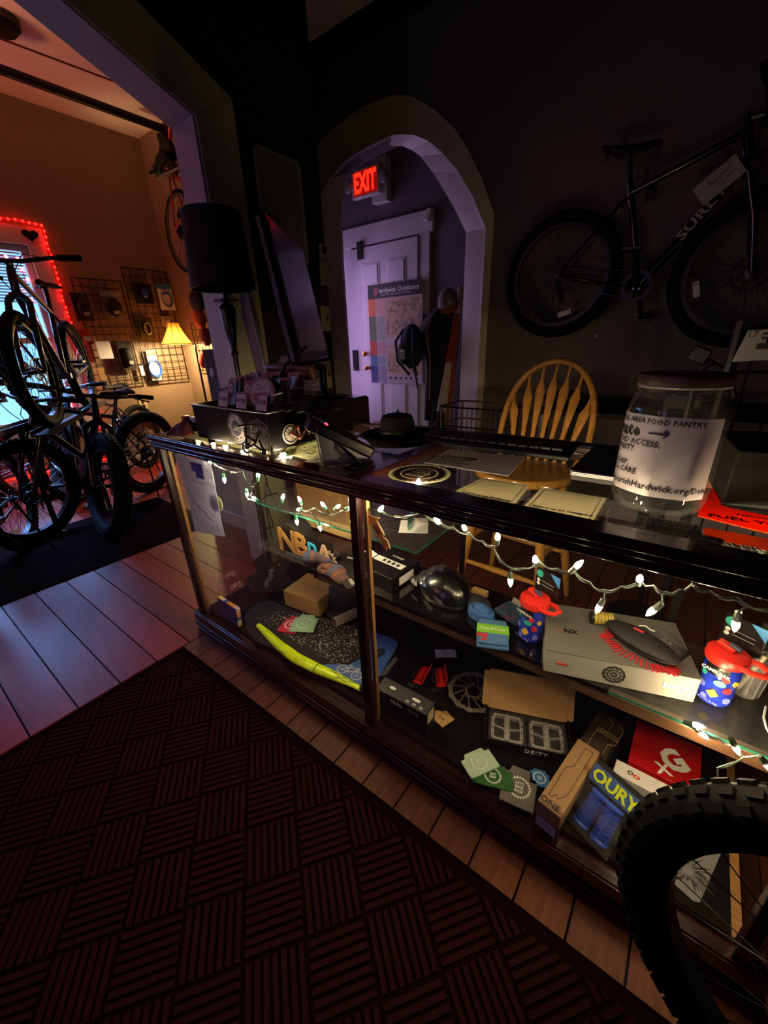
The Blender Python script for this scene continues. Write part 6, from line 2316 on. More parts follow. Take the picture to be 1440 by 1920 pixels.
# wire basket cart behind the counter by the arch
pw = at(880, 775, 'y', 2.35)
t = thing('wire_basket', 'black wire basket standing behind the counter by the arch', 'basket', (pw.x, 2.35, 0))
ztp = at(880, 766, 'y', 2.35).z
for k in range(14):
    MB().tube([(-.20+k*.031, 0, .45), (-.20+k*.031, 0, ztp)], .004, 5).build('wire_upright', m_blk, t)
for z in (.45, ztp-.12, ztp):
    MB().tube([(-.21, 0, z), (.21, 0, z), (.21, .3, z), (-.21, .3, z), (-.21, 0, z)], .006, 6).build('hoop', m_blk, t)
for x, y_ in ((-.2, 0), (.2, 0), (.2, .3), (-.2, .3)):
    MB().cyl((x, y_, 0), (x, y_, ztp), .009, n=8).build('leg', m_blk, t)
MB().bx(-.21, .21, 0, .3, .44, .45).build('tray', m_blk, t)
MB().tube([(.2, 0, ztp), (.26, 0, ztp+.03), (.34, 0, ztp+.035)], .012, 8).build('handle', m_blk, t)

# ================================================================== DIVIDER WALL FITTINGS
pr = [at(470, 275, 'x', XN+.002), at(558, 305, 'x', XN+.002), at(570, 500, 'x', XN+.002)]
t = thing('wall_poster', 'dim grey framed panel high on the wall between the rooms', 'poster', (XN+.001, pr[0].y, pr[2].z))
wq, hq = pr[1].y-pr[0].y, pr[1].z-pr[2].z
Mp = Matrix(((0, 0, 1, 0), (1, 0, 0, 0), (0, 1, 0, 0), (0, 0, 0, 1)))
MB().bx(0, .012, 0, wq, 0, hq).build('panel', mat('olive_grey_panel', '#75705f', .6, var=.05), t)
b = MB()
b.bx(.0, .018, 0, wq, hq-.014, hq)
b.bx(.0, .018, wq-.012, wq, 0, hq)
b.bx(.0, .018, 0, .012, 0, hq)
b.bx(.0, .018, 0, wq, 0, .012)
b.build('edging', mat('grey_edging', '#8d8878', .5), t)
p0, p1 = at(600, 457, 'x', XN), at(603, 534, 'x', XN)
t = thing('remote_control', 'pale remote control in a wall cradle left of the arch', 'remote control', (XN+.001, p0.y-.02, p1.z))
hr = p0.z-p1.z
MB().bx(0, .022, 0, .055, 0, hr).build('body', mat('warm_grey_plastic', '#a39d90', .4), t, bevel=.006)
MB().bx(.022, .023, .010, .045, hr*.74, hr*.94).build('screen', m_ink, t)
MB().bx(0, .03, -.004, .059, -.004, hr*.62).build('cradle', mat('warm_grey_plastic2', '#8f897c', .4), t, bevel=.004)
for k in range(3):
    MB().bx(.03, .031, .014, .041, hr*(.30+.09*k), hr*(.34+.09*k)).build('button', m_gprint, t)
for px0, py0, px1, py1, n, lb in ((600, 573, 619, 621, 1, 'single light switch plate under the remote control'), (583, 679, 622, 727, 3, 'triple light switch plate low on the wall by the arch')):
    a_, b2 = at(px0, py0, 'x', XN), at(px1, py1, 'x', XN)
    t = thing('light_switch', lb, 'light switch', (XN+.001, a_.y, b2.z))
    wq, hq = b2.y-a_.y, a_.z-b2.z
    MB().bx(0, .008, 0, wq, 0, hq).build('plate', mat('ivory_plate', '#8f8864', .4), t, bevel=.002)
    for k in range(n):
        MB().box((.014, wq*(k+.5)/n, hq*.5), (.014, .008, .022), (0, R_(25), 0)).build('toggle', mat('dark_ivory', '#3c3828', .4), t)

# ================================================================== STOOL BEHIND THE COUNTER
seatz = .70
bt = at(1015, 672, 'y', 1.98)
bl_, br_ = at(930, 800, 'y', 1.90), at(1108, 820, 'y', 1.90)
cx = (bl_.x+br_.x)/2
rz = R_(-3)
t = thing('windsor_stool', 'golden oak bow-back Windsor stool behind the glass counter', 'chair', (cx, 1.72, 0), rz)
wb = (br_.x-bl_.x)/2-.012
ztp = bt.z-.012
MB().prism([(.215*math.cos(a)*(1 if math.sin(a) < 0 else .92), .20*math.sin(a)) for a in [2*PI*k/36 for k in range(36)]], seatz-.035, seatz).build('seat', m_oak, t, bevel=.010)
y0b, y1b = .145, .28
b = MB()
bow = []
for k in range(25):
    u = k/24
    a = PI*(1-u)
    e = math.sin(a)
    x = wb*math.cos(a)*(1 if True else 1)
    z = seatz+.10+(ztp-seatz-.10)*e**.75
    if k == 0 or k == 24:
        pass
    bow.append(Vector((x, y0b+(y1b-y0b)*(z-seatz)/(ztp-seatz), z)))
bow = [Vector((-wb*.86, y0b-.01, seatz-.01))]+bow+[Vector((wb*.86, y0b-.01, seatz-.01))]
b.tube(bow, .014, 10)
b.build('bow', m_oak, t)
for k in range(7):
    u = (k-3)/3
    xb, xt = u*wb*.58, u*wb*.86
    zz = seatz+.10+(ztp-seatz-.10)*max(.0, 1-(xt/wb)**2)**.375
    p0 = Vector((xb, y0b, seatz-.01))
    p1 = Vector((xt, y0b+(y1b-y0b)*(zz-seatz)/(ztp-seatz), zz))
    pts_, rr = [], []
    for q, r_ in ((0, .009), (.35, .010), (.55, .016), (.72, .021), (.80, .012), (.85, .007), (1, .006)):
        pts_.append(p0.lerp(p1, q))
        rr.append(r_)
    bb = MB()
    m2 = len(pts_)
    vs = []
    n_ = 8
    for p_, r_ in zip(pts_, rr):
        for j in range(n_):
            a = 2*PI*j/n_
            vs.append(p_+Vector((r_*math.cos(a), .006*math.sin(a), 0)))
    bb.add(vs, [(i*n_+j, i*n_+(j+1) % n_, (i+1)*n_+(j+1) % n_, (i+1)*n_+j) for i in range(m2-1) for j in range(n_)])
    bb.build('spindle', m_oak, t)
feet = {}
for sx in (-1, 1):
    for sy in (-1, 1):
        p0, p1 = Vector((sx*.13, sy*.12, seatz-.03)), Vector((sx*.21, sy*.21, 0))
        feet[sx, sy] = (p0, p1)
        q = lambda u: p0.lerp(p1, u)
        MB().tube([q(0), q(.15), q(.3), q(.5), q(.7), q(.9), q(1)], [.013, .017, .021, .018, .020, .014, .012], 10).build('leg', m_oak, t)
for z_, pr_ in ((.62, 'x'), (.45, 'y')):
    for s_ in (-1, 1):
        if pr_ == 'x':
            a_, b2 = feet[-1, s_][0].lerp(feet[-1, s_][1], z_), feet[1, s_][0].lerp(feet[1, s_][1], z_)
        else:
            a_, b2 = feet[s_, -1][0].lerp(feet[s_, -1][1], z_), feet[s_, 1][0].lerp(feet[s_, 1][1], z_)
        MB().tube([a_, a_.lerp(b2, .3), a_.lerp(b2, .5), a_.lerp(b2, .7), b2], [.009, .012, .015, .012, .009], 8).build('stretcher', m_oak, t)
p = at(1060, 745, 'y', 2.6)
o = tag(MB().ball((0, 0, 0), (.13, .05, .045), 16, 8).build('rolled_mat', m_blkmat), 'black rounded roll on the wall shelf behind the stool', 'roll', loc=p)
t = thing('back_shelf', 'low dark work shelf along the wall behind the stool', 'shelf', (-.6, 2.6, 0))
zb = p.z-.046
MB().bx(-.12, 1.6, -.2, .45, zb-.03, zb).build('top', m_blkmat, t, bevel=.003)
for x in (-.08, .5, 1.5):
    MB().bx(x-.02, x+.02, -.18, -.14, 0, zb-.03).build('leg', m_blk, t)
    MB().bx(x-.02, x+.02, .38, .42, 0, zb-.03).build('leg', m_blk, t)
tag(MB().box((0, 0, 0), (.16, .10, .10)).build('storage_tub', mat('dark_tub', '#151618', .5), bevel=.008), 'small dark tub on the wall shelf right of the stool', 'box', loc=(-.05, 2.55, zb+.051))
tag(MB().cyl((-.25, 0, 0), (.25, .1, .03), .012, n=10).build('black_tube', m_dsteel), 'thin dark metal bar on the wall shelf beside the jar', 'bar', loc=(.15, 2.48, zb+.014))
p = at(1318, 665, 'y', 1.9)
t = thing('clamp_arm', 'black jointed clamp arm rising behind the donation jar', 'stand', (p.x, 1.9, 0))
b = MB()
b.tube([(0, 0, .0), (0, 0, p.z-.06), (.03, 0, p.z-.02)], .012, 8)
b.build('post', m_blk, t)
MB().box((-.01, 0, p.z), (.06, .05, .05), (0, .4, 0)).build('clamp', m_blk, t, bevel=.004)
MB().tube([(.02, 0, p.z-.02), (.09, 0, p.z-.06), (.12, 0, p.z-.14)], .008, 8).build('arm', m_blk, t)
MB().cyl((0, 0, 0), (0, 0, .02), .12, n=20).build('base', m_blk, t)
a_, b2 = at(1376, 664, 'y', 1.45), at(1440, 694, 'y', 1.45)
t = thing('price_tag', 'hanging grey-white price label with barcode at the right edge', 'label', (a_.x, 1.45, b2.z), 0)
MB().prism([(0, .02), (.16, .03), (.16, .10), (.015, .095)], 0, .001, Mz).build('label', m_gprint, t, smooth=False)
text('17', .022, t, m_ink, T(.026, -.001, .085, 90))
MB().bx(.04, .11, -.0006, .0, .050, .064).build('barcode', m_ink, t)
for k in range(2):
    MB().bx(.045, .125, -.0006, .0, .074+.010*k, .079+.010*k).build('text_line', m_ink, t)
t2 = thing('merch_rack', 'dark wire merchandise rack at the right edge behind the counter', 'rack', (a_.x+.10, 1.47, 0))
zr = at(1420, 600, 'y', 1.47).z
for k in range(2):
    MB().cyl((-.10+k*.5, 0, 0), (-.10+k*.5, 0, zr), .014, n=8).build('post', m_blk, t2)
for k in range(7):
    MB().tube([(-.10, 0, .6+k*(zr-.62)/6), (.4, 0, .6+k*(zr-.62)/6)], .004, 5).build('wire', m_blk, t2)
for k in range(8):
    MB().tube([(-.06+k*.06, 0, .6), (-.06+k*.06, 0, zr)], .003, 5).build('wire', m_blk, t2)
MB().bx(-.10, .4, -.12, .12, 0, .02).build('foot', m_blk, t2)
t = thing('hanging_pack', 'small clear fronted pack hung on the rack at the right edge', 'package', (at(1434, 640, 'y', 1.44).x, 1.45, at(1434, 652, 'y', 1.44).z))
MB().bx(0, .09, 0, .012, 0, .07).build('card', m_gprint, t, bevel=.003)
MB(T(.035, -.002, .018, 90)).prism(circ(.014, 18), 0, .003).build('disc', m_paper, t, smooth=False)

# ================================================================== BICYCLES
WHEELS = {}


def wheel_meshes(R, tw, knob, m_rim, rotor, nsp=28):
    key = (R, tw, knob, m_rim.name, rotor)
    if key in WHEELS:
        return WHEELS[key]
    Mw = T(0, 0, 0, 90)
    out = []
    b = MB(Mw)
    b.torus(R-tw, tw, None, 56, 10, tw*.95)
    if knob:
        n = 64
        for i in range(n):
            for j, ang in enumerate((-58, -22, 22, 58)):
                a = 2*PI*(i+.5*(j % 2))/n
                ph = R_(ang)
                rr = R-tw+tw*math.cos(ph)
                zz = tw*.95*math.sin(ph)
                M = Matrix.Rotation(a, 4, 'Z') @ Matrix.Translation((rr, 0, zz)) @ Matrix.Rotation(-ph, 4, 'Y')
                b.box((0, 0, 0), (.009, R*.055, tw*.36), None, M)
    out.append(('tire', b.mesh('tire', m_rub, True)))
    Ri = R-2*tw
    b = MB(Mw)
    n = 48
    b.ring(circ(Ri-.016, n), circ(Ri+.008, n), -tw*.45, tw*.45)
    out.append(('rim', b.mesh('rim', m_rim, True)))
    b = MB(Mw)
    for k in range(nsp):
        a = 2*PI*k/nsp
        s = 1 if k % 2 else -1
        a2 = a+s*(.9 if (k//2) % 2 else -.9)
        b.tube([(.022*math.cos(a2), .022*math.sin(a2), s*.028), ((Ri-.012)*math.cos(a), (Ri-.012)*math.sin(a), 0)], .0013, 3, cap=False)
    out.append(('spokes', b.mesh('spokes', m_dsteel)))
    b = MB(Mw)
    b.lathe([(.012, -.06), (.012, -.034), (.026, -.032), (.026, -.026), (.014, -.022), (.014, .022), (.026, .026), (.026, .032), (.012, .034), (.012, .06)], 14)
    out.append(('hub', b.mesh('hub', m_blk, True)))
    if rotor:
        b = MB(T(0, .038, 0, 90))
        b.ring(circ(.066, 40), circ(.080, 40), -.001, .001)
        for k in range(6):
            a = 2*PI*k/6
            b.tube([(.02*math.cos(a), .02*math.sin(a), 0), (.068*math.cos(a+.35), .068*math.sin(a+.35), 0)], .004, 4)
        out.append(('brake_rotor', b.mesh('brake_rotor', m_dsteel)))
    WHEELS[key] = out
    return out


def bicycle(label, front, yaw, R=.355, tw=.03, wb=1.06, knob=True, m_frame=None, m_rim=None, steer=0, z0=0, group='bicycles on show', crank=.6, bars='flat', kick=True, M=None, rigid_w=.07, name='bicycle', reflector=False, skip_front=False, lean=0):
    """front: ground point under the front axle; local x forward, z up"""
    m_frame = m_frame or m_blkgloss
    m_rim = m_rim or m_dsteel
    t = thing(name, label, 'bicycle', (0, 0, 0), 0, group)
    if M is not None:
        t.matrix_world = M
    else:
        t.location = (front[0]-wb*math.cos(yaw), front[1]-wb*math.sin(yaw), z0)
        t.rotation_euler = (lean, 0, yaw)
    ra, fa = Vector((0, 0, R)), Vector((wb, 0, R))
    bb = Vector((.43, 0, R-.055))
    sc_ = bb+Vector((-.15, 0, .42))
    hb_ = fa+Vector((-.155, 0, R*.0+.44))
    ht = hb_+Vector((-.045, 0, .125))
    hd = (ht-hb_).normalized()
    S = Matrix.Translation(hb_) @ Matrix.Rotation(steer, 4, hd) @ Matrix.Translation(-hb_)
    for nm, c_, Mx_ in (('rear_wheel', ra, Matrix()), ('front_wheel', fa, S)):
        if nm == 'front_wheel' and skip_front:
            continue
        w_ = empty(nm, t)
        w_.matrix_local = Mx_ @ Matrix.Translation(c_)
        for pn, me in wheel_meshes(R, tw, knob, m_rim, True):
            o = bpy.data.objects.new(pn, me)
            C.objects.link(o)
            o.parent = w_
        if nm == 'rear_wheel':
            b = MB(T(0, -.034, 0, 90))
            for k in range(7):
                b.prism(gear(.022+.006*k, 18, .06), .012-k*.0035, .0138-k*.0035)
            b.build('cassette', m_dsteel, w_, smooth=False)
        if reflector:
            MB().box((0, 0, 0), (.028, .006, .075)).build('reflector', mat('reflector_lens', '#c9c9c2', .15, coat=.8), w_).matrix_local = Matrix.Rotation(R_(70 if nm == 'rear_wheel' else 160), 4, 'Y') @ Matrix.Translation((R*.62, 0, 0)) @ Matrix.Rotation(R_(0), 4, 'Y')
    k = rigid_w
    b = MB()
    b.tube([sc_+Vector((-.015, 0, .06)), bb], .0165, 10)
    b.tube([hb_+hd*.015, hb_.lerp(bb, .5)+Vector((0, 0, -.01)), bb], [.024, .026, .024], 10)
    b.tube([ht-hd*.012, sc_+Vector((0, 0, .01))], .0175, 10)
    b.tube([hb_-hd*.005, ht+hd*.005], .023, 12)
    b.cyl(bb+Vector((0, -.037, 0)), bb+Vector((0, .037, 0)), .022, n=12)
    for s in (-1, 1):
        b.tube([bb+Vector((-.02, s*.02, 0)), bb+Vector((-.10, s*max(.035, tw+.02), .0)), ra+Vector((.02, s*k, 0))], [.012, .011, .009], 8)
        b.tube([sc_+Vector((-.01, s*.012, -.01)), sc_.lerp(ra, .3)+Vector((0, s*max(.03, tw+.015), 0)), ra+Vector((.01, s*k, .01))], [.009, .009, .008], 8)
    b.build('frame', m_frame, t)
    for s in (-1, 1):
        f_ = MB()
        f_.tube([hb_+Vector((.012, s*max(.038, tw+.022), -.045)), fa.lerp(hb_, .5)+Vector((.012, s*max(.05, tw+.024), 0)), fa+Vector((0, s*max(.052, tw+.024), 0))], [.019, .018, .012], 10)
        f_.build('fork_leg', m_frame, t).matrix_local = S
    f_ = MB()
    f_.tube([hb_+Vector((.012, -max(.038, tw+.022), -.045)), hb_+Vector((.006, -.02, -.012)), hb_+Vector((.006, .02, -.012)), hb_+Vector((.012, max(.038, tw+.022), -.045))], .020, 8)
    f_.build('fork_crown', m_frame, t).matrix_local = S
    st = ht+hd*.035
    f_ = MB()
    f_.tube([st, st+Vector((.065, 0, .008))], .016, 8)
    f_.tube([ht, ht+hd*.055], .018, 10)
    f_.build('stem', m_blk, t).matrix_local = S
    bc = st+Vector((.065, 0, .008))
    f_ = MB()
    f_.tube([bc+Vector((-.045, -.37, .03)), bc+Vector((-.02, -.24, .026)), bc+Vector((0, -.08, .0)), bc+Vector((0, .08, .0)), bc+Vector((-.02, .24, .026)), bc+Vector((-.045, .37, .03))], .0125, 8)
    f_.build('handlebar', m_blk, t).matrix_local = S
    for s in (-1, 1):
        g = MB().tube([bc+Vector((-.028, s*.255, .027)), bc+Vector((-.046, s*.38, .031))], .0175, 10).build('grip', m_rub, t)
        g.matrix_local = S
        g = MB().tube([bc+Vector((.0, s*.22, .018)), bc+Vector((.05, s*.24, .01)), bc+Vector((.045, s*.32, .0))], .006, 6).build('brake_lever', m_blk, t)
        g.matrix_local = S
    f_ = MB()
    for s in (-1, 1):
        f_.tube([bc+Vector((.01, s*.2, .02)), bc+Vector((.10, s*.12, .02)), bc+Vector((.08, s*.04, -.08)), hb_+Vector((.03, 0, -.0))], .0028, 5)
    f_.build('brake_cables', m_blk, t).matrix_local = S
    sp = sc_+Vector((-.055, 0, .19))
    MB().tube([sc_+Vector((-.015, 0, .05)), sp], .0135, 10).build('seat_post', m_blk, t)
    b = MB()
    b.grid(lambda u, v: (sp.x-.12+.265*u, (v-.5)*2*(.072*(1-u)**1.6+.018+.0*u)*math.sin(PI*min(1, u*3+.35)/1 if u < .22 else PI/2), sp.z+.035-.028*(2*(v-.5))**2-.010*math.sin(PI*u)+(.012 if u > .9 else 0)*(u-.9)*-10), 18, 10, .018)
    b.build('saddle', m_blkmat, t)
    MB().tube([sp+Vector((-.06, 0, .012)), sp+Vector((.07, 0, .012))], .008, 6).build('saddle_rail', m_dsteel, t)
    b = MB(Matrix.Translation(bb) @ T(0, -.048, 0, 90))
    b.ring(circ(.055, 96), gear(.078, 24, .08), -.002, .002)
    for j in range(4):
        b.tube([(0, 0, 0), (.058*math.cos(j*PI/2), .058*math.sin(j*PI/2), 0)], .008, 5)
    b.build('chainring', m_dsteel, t)
    b = MB()
    for s in (1, -1):
        a0_ = bb+Vector((0, -.048, s*.072))
        a1_ = ra+Vector((.02*0, -.046, s*.035 if s > 0 else -.030))
        b.tube([a0_, a1_], .0035, 4)
    b.build('chain', m_dsteel, t)
    for s in (1, -1):
        cx_ = bb+Vector((0, s*.06, 0))
        e_ = cx_+Vector((s*math.cos(crank)*.17, s*.012, s*math.sin(crank)*.17))
        MB().tube([cx_, e_], [.016, .012], 8).build('crank_arm', m_blk, t)
        MB().box(tuple(e_+Vector((0, s*.055, 0))), (.09, .09, .018), (0, 0, 0)).build('pedal', m_blk, t, bevel=.004)
    MB().tube([ra+Vector((.0, -.05, -.02)), ra+Vector((.02, -.052, -.06)), ra+Vector((.05, -.05, -.11)), ra+Vector((.06, -.05, -.14))], [.012, .014, .012, .012], 8).build('derailleur', m_blk, t)
    if kick:
        MB().tube([ra+Vector((.10, .06, .02)), Vector((.16, .20, .003))], .008, 6).build('kickstand', m_blk, t)
    return t


m_blkgloss = mat('black_frame_gloss', '#0b0c0f', .22, coat=.6)
m_org = mat('orange_frame', '#8a2c12', .3, coat=.5)
m_bluf = mat('slate_blue_frame', '#28384a', .25, coat=.6)
m_redf = mat('red_frame', '#a01a16', .25, coat=.6)

# on the floor of the left room
bicycle('fat tyred black bicycle facing the counter, nearest its left end', (-3.20, .86), R_(-4), .37, .055, 1.12, True, rigid_w=.095, lean=R_(-13))
bicycle('black bicycle whose front wheel shows blue light through its spokes', (-3.53, .55), R_(-66), .37, .036, 1.08, True, lean=R_(-7))
bicycle('black bicycle with an orange-brown fork at the lower left picture edge', (-2.62, -.06), R_(-30), .35, .032, 1.05, True, m_org, reflector=True)
bicycle('dark bicycle parked against the window wall behind the knobbly front wheel', (-4.35, -.15), R_(-80), .35, .026, 1.05, False, m_redf)
bicycle('dark bicycle standing between the window and the fat tyred one', (-4.25, 1.05), R_(-55), .35, .026, 1.05, False, m_bluf)
# upper level of the rack
zr2 = .80
bicycle('raised black bicycle at the left edge, wheel against the bright window', (-3.05, .28), R_(-38), .335, .034, 1.02, True, m_blkgloss, z0=zr2, kick=False)
bicycle('raised slate blue bicycle, second on the upper rack level', (-3.25, .78), R_(-30), .335, .03, 1.02, True, m_bluf, z0=zr2, kick=False)
t = thing('bicycle_rack', 'two level steel bicycle rack with channels under the raised bicycles', 'rack', (-3.6, .6, 0))
m_rk = mat('rack_black', '#0c0c0e', .5)
for k, (fx, fy, yw) in enumerate(((-3.05, .28, R_(-38)), (-3.25, .78, R_(-30)))):
    b = MB(Matrix.Translation((fx+3.6, fy-.6, 0)) @ Matrix.Rotation(yw, 4, 'Z'))
    b.bx(-1.40, .26, -.045, .045, zr2-.012, zr2-.001)
    b.bx(-1.40, .26, -.05, -.045, zr2-.012, zr2+.02)
    b.bx(-1.40, .26, .045, .05, zr2-.012, zr2+.02)
    b.build('channel', m_rk, t)
    for xx in (-1.2, -.62):
        p = Matrix.Translation((fx+3.6, fy-.6, 0)) @ Matrix.Rotation(yw, 4, 'Z') @ Vector((xx, 0, 0))
        MB().cyl((p.x, p.y, 0), (p.x, p.y, zr2-.011), .018, n=8).build('post', m_rk, t)
        MB().box((p.x, p.y, .008), (.09, .09, .016)).build('foot_plate', m_rk, t)

# bicycle hung on the charcoal wall
rw, fwh = at(1040, 520, 'y', 2.86), at(1393, 512, 'y', 2.86)
s_ = .67/.72
wbw = (fwh-rw).length
Mh = Matrix.Translation((rw.x, 2.86, rw.z-.335)) @ Matrix.Rotation(-math.asin((fwh.z-rw.z)/wbw), 4, 'Y')
m_gl = mat('charcoal_frame_gloss', '#101014', .18, coat=.9)
hb = bicycle('black hard-tail bicycle hung high on the charcoal wall, lettered SURLY', (0, 0), 0, .335, .034, wbw, False, m_gl, kick=False, M=Mh, crank=R_(-72), group='bicycles hung on walls', reflector=True)
bbv = Vector((.43, 0, .28))
hbv = Vector((wbw-.155, 0, .775))
dv = hbv-bbv
text('SURLY', .055, hb, mat('dull_white_decal', '#8d8a86', .5), frame(bbv.lerp(hbv, .62)+Vector((0, -.027, .0)), dv, Vector((0, 0, 1))), bold=.02, xs=1.5)
c = at(1352, 335, 'y', 2.80)
t = thing('bicycle_tag', 'white paper price tag hung on the wall bicycle head tube', 'tag', (c.x, 2.79, c.z), 0, None, (0, R_(-38), 0))
MB().bx(-.095, .075, 0, .001, -.05, .045).build('paper', m_gprint, t, smooth=False)
b = MB()
scribble(b, random.Random(3), 8, .10, .05, .0, .003, T(0, -.0004, 0, 90))
b.build('handwriting', m_ink, t)
t = thing('wall_hook', 'black wall hooks carrying the hung bicycle', 'hook', (rw.x+.5, YA-.001, rw.z+.40))
for x in (-.1, .22):
    MB().tube([(x, 0, 0), (x, -.25, -.02), (x, -.28, .03)], .010, 8).build('arm', m_blk, t)
    MB().box((x, -.006, 0), (.05, .012, .10)).build('plate', m_blk, t)
p = at(1119, 630, 'y', YA-.003)
tag(MB().box((0, 0, 0), (.02, .012, .02)).build('wall_plug', m_gprint), 'tiny pale plug on the charcoal wall under the hung bicycle', 'plug', loc=(p.x, YA-.0065, p.z))

# bicycle in the foreground at the lower right
yw = R_(-20)
bicycle('knobbly wheeled bicycle in the near right foreground before the case', (.42, .50), R_(162), .375, .034, 1.06, True, m_blkgloss, kick=False, group='bicycles on show')

# red bicycle hung on the rear wall of the left room with its wheel showing
ph = at(343, 436, 'y', 2.50)
Mr_ = Matrix.Translation(ph) @ Matrix.Rotation(R_(-4), 4, 'Z') @ Matrix.Rotation(R_(-40), 4, 'Y') @ Matrix.Translation((0, 0, -.33))
bicycle('red bicycle hung upright on the rear wall beside the white reveal', (0, 0), 0, .33, .016, .98, False, m_redf, mat('bright_rim', '#8a8078', .3, .8), kick=False, M=Mr_, group='bicycles hung on walls')

# ================================================================== LEFT ROOM FITTINGS
# wire grid panels on the window wall
m_grid = mat('black_grid_wire', '#0b0a0a', .4)


def gridpanel(label, y0, y1, z0, z1, x=XW+.035, axis='y', cell=.072, group=None, yb=None):
    t = thing('grid_panel', label, 'display grid', (x, y0, z0) if axis == 'y' else (y0, x, z0), 0, group)
    n, m = max(2, round((y1-y0)/cell)), max(2, round((z1-z0)/cell))
    sw = (lambda a, b_: (0, a, b_)) if axis == 'y' else (lambda a, b_: (a, 0, b_))
    for i in range(n+1):
        a = (y1-y0)*i/n
        MB().tube([sw(a, 0), sw(a, z1-z0)], .0035 if 0 < i < n else .006, 5).build('wire', m_grid, t)
    for j in range(m+1):
        a = (z1-z0)*j/m
        MB().tube([sw(0, a), sw(y1-y0, a)], .0035 if 0 < j < m else .006, 5).build('wire', m_grid, t)
    return t


gy = [at(244, 505, 'x', XW).y, at(353, 708, 'x', XW).y]
gridpanel('black wire grid panel behind the lit table lamp', 2.20, 2.66, .90, 2.03)
gridpanel('black wire grid panel left of the lamp one, hung with dark gear', 1.72, 2.16, .90, 1.90)
gridpanel('narrow wire grid on the rear wall beside the reveal', -4.7, -4.0, 1.0, 1.5, YB-.035, 'x')
XP = XW+.06


def pack(label, px0, py0, px1, py1, body, top=None, content=None, xoff=0, group='packaged gear on the wire grids', name='packet'):
    a_, b2 = at(px0, py0, 'x', XP+xoff), at(px1, py1, 'x', XP+xoff)
    w_, h_ = abs(b2.y-a_.y), abs(a_.z-b2.z)
    t = thing(name, label, 'package', (XP+xoff, min(a_.y, b2.y), b2.z), 0, group)
    MB().bx(-.002, .002, 0, w_, 0, h_).build('card', body, t, smooth=False)
    if top:
        MB().bx(.002, .003, 0, w_, h_*.82, h_).build('header', top, t, smooth=False)
    if content == 'coil':
        mb_ = mat('blue_tube', '#2c6ad0', .3)
        for k in range(3):
            MB(Matrix.Translation((.010+.008*k, w_*.5, h_*.40)) @ Euler((0, R_(90), 0)).to_matrix().to_4x4() @ Matrix.Diagonal((1, .78, 1, 1))).torus(h_*(.24+.02*k), .005, None, 28, 6).build('coil', mb_, t)
        MB().grid(lambda u, v: (.03*math.sin(PI*u)**.4*math.sin(PI*v)**.4+.004, w_*u, h_*.8*v), 10, 10, .0008).build('bag', m_clear, t)
    elif content == 'oval':
        MB().ball((.03, w_*.5, h_*.45), (.035, w_*.36, h_*.33), 18, 10).build('gear', m_blkmat, t)
        MB().box((.064, w_*.5, h_*.25), (.003, w_*.3, h_*.12)).build('label', m_gprint, t)
    elif content == 'lock':
        for k in range(2):
            MB(Matrix.Translation((.02+.012*k, w_*.5, h_*.45)) @ Euler((0, R_(90), 0)).to_matrix().to_4x4() @ Matrix.Diagonal((1, .6, 1, 1))).torus(h_*.27, .009, None, 24, 6).build('cable', mat('steel_blue_cable', '#8796a8', .3, .5), t)
    elif content == 'gem':
        MB().ball((.03, w_*.5, h_*.5), (.03, w_*.2, h_*.25), 14, 8).build('light', mat('deep_blue_lens', '#1c3aa8', .15, coat=.8), t)
    elif content == 'small':
        MB().box((.02, w_*.5, h_*.4), (.03, w_*.5, h_*.3)).build('part', m_gprint, t, bevel=.004)
    return t


m_bluh = mat('blue_header', '#2f74b8', .5)
pack('black blister pack with a blue light, top left of the lamp grid', 246, 530, 290, 570, mat('blue_black_card', '#0c1020', .5), None, 'gem')
pack('clear bag with a blue coiled tube under a blue header, top right of the grid', 292, 532, 330, 582, m_paper, m_bluh, 'coil')
pack('black card with a looped grey cable lock, middle left of the grid', 256, 594, 292, 634, mat('blue_black_card', '#0c1020'), None, 'lock')
pack('small pack with grey parts just over the lamp shade', 300, 588, 322, 613, m_gprint, m_blk, 'small')
pack('clear bag with a blue coiled tube below the lamp shade', 272, 657, 304, 712, m_paper, m_blk, 'coil')
pack('large dark pad in a clear sleeve beside the red lights', 130, 548, 178, 602, mat('smoky_card', '#2a1c20', .5), None, 'oval')
pack('second dark pad in a torn white sleeve, right of the first', 184, 545, 238, 600, mat('smoky_white_card', '#6a5c5c', .6), m_gprint, 'oval')
pack('red bag of gear below the first dark pad', 145, 618, 176, 645, mat('red_bag', '#a0281c', .5), None, 'small')
pack('white instruction sheet hanging skewed on the dark grid', 178, 640, 214, 672, m_paper, None, None, .03)
pack('brown kraft pouch on the lower dark grid', 182, 690, 200, 712, m_card, None, None, .03)
pack('dark soft bag on the lower right of the dark grid', 218, 640, 258, 692, m_blkmat, None, 'oval', .02)
pack('slim white pack on the left edge of the lamp grid', 260, 682, 272, 704, m_paper, m_blk, None, .01)
pack('grey pack low on the left grid behind the handlebars', 140, 672, 166, 700, mat('slate_card', '#44444c', .6), None, 'small')
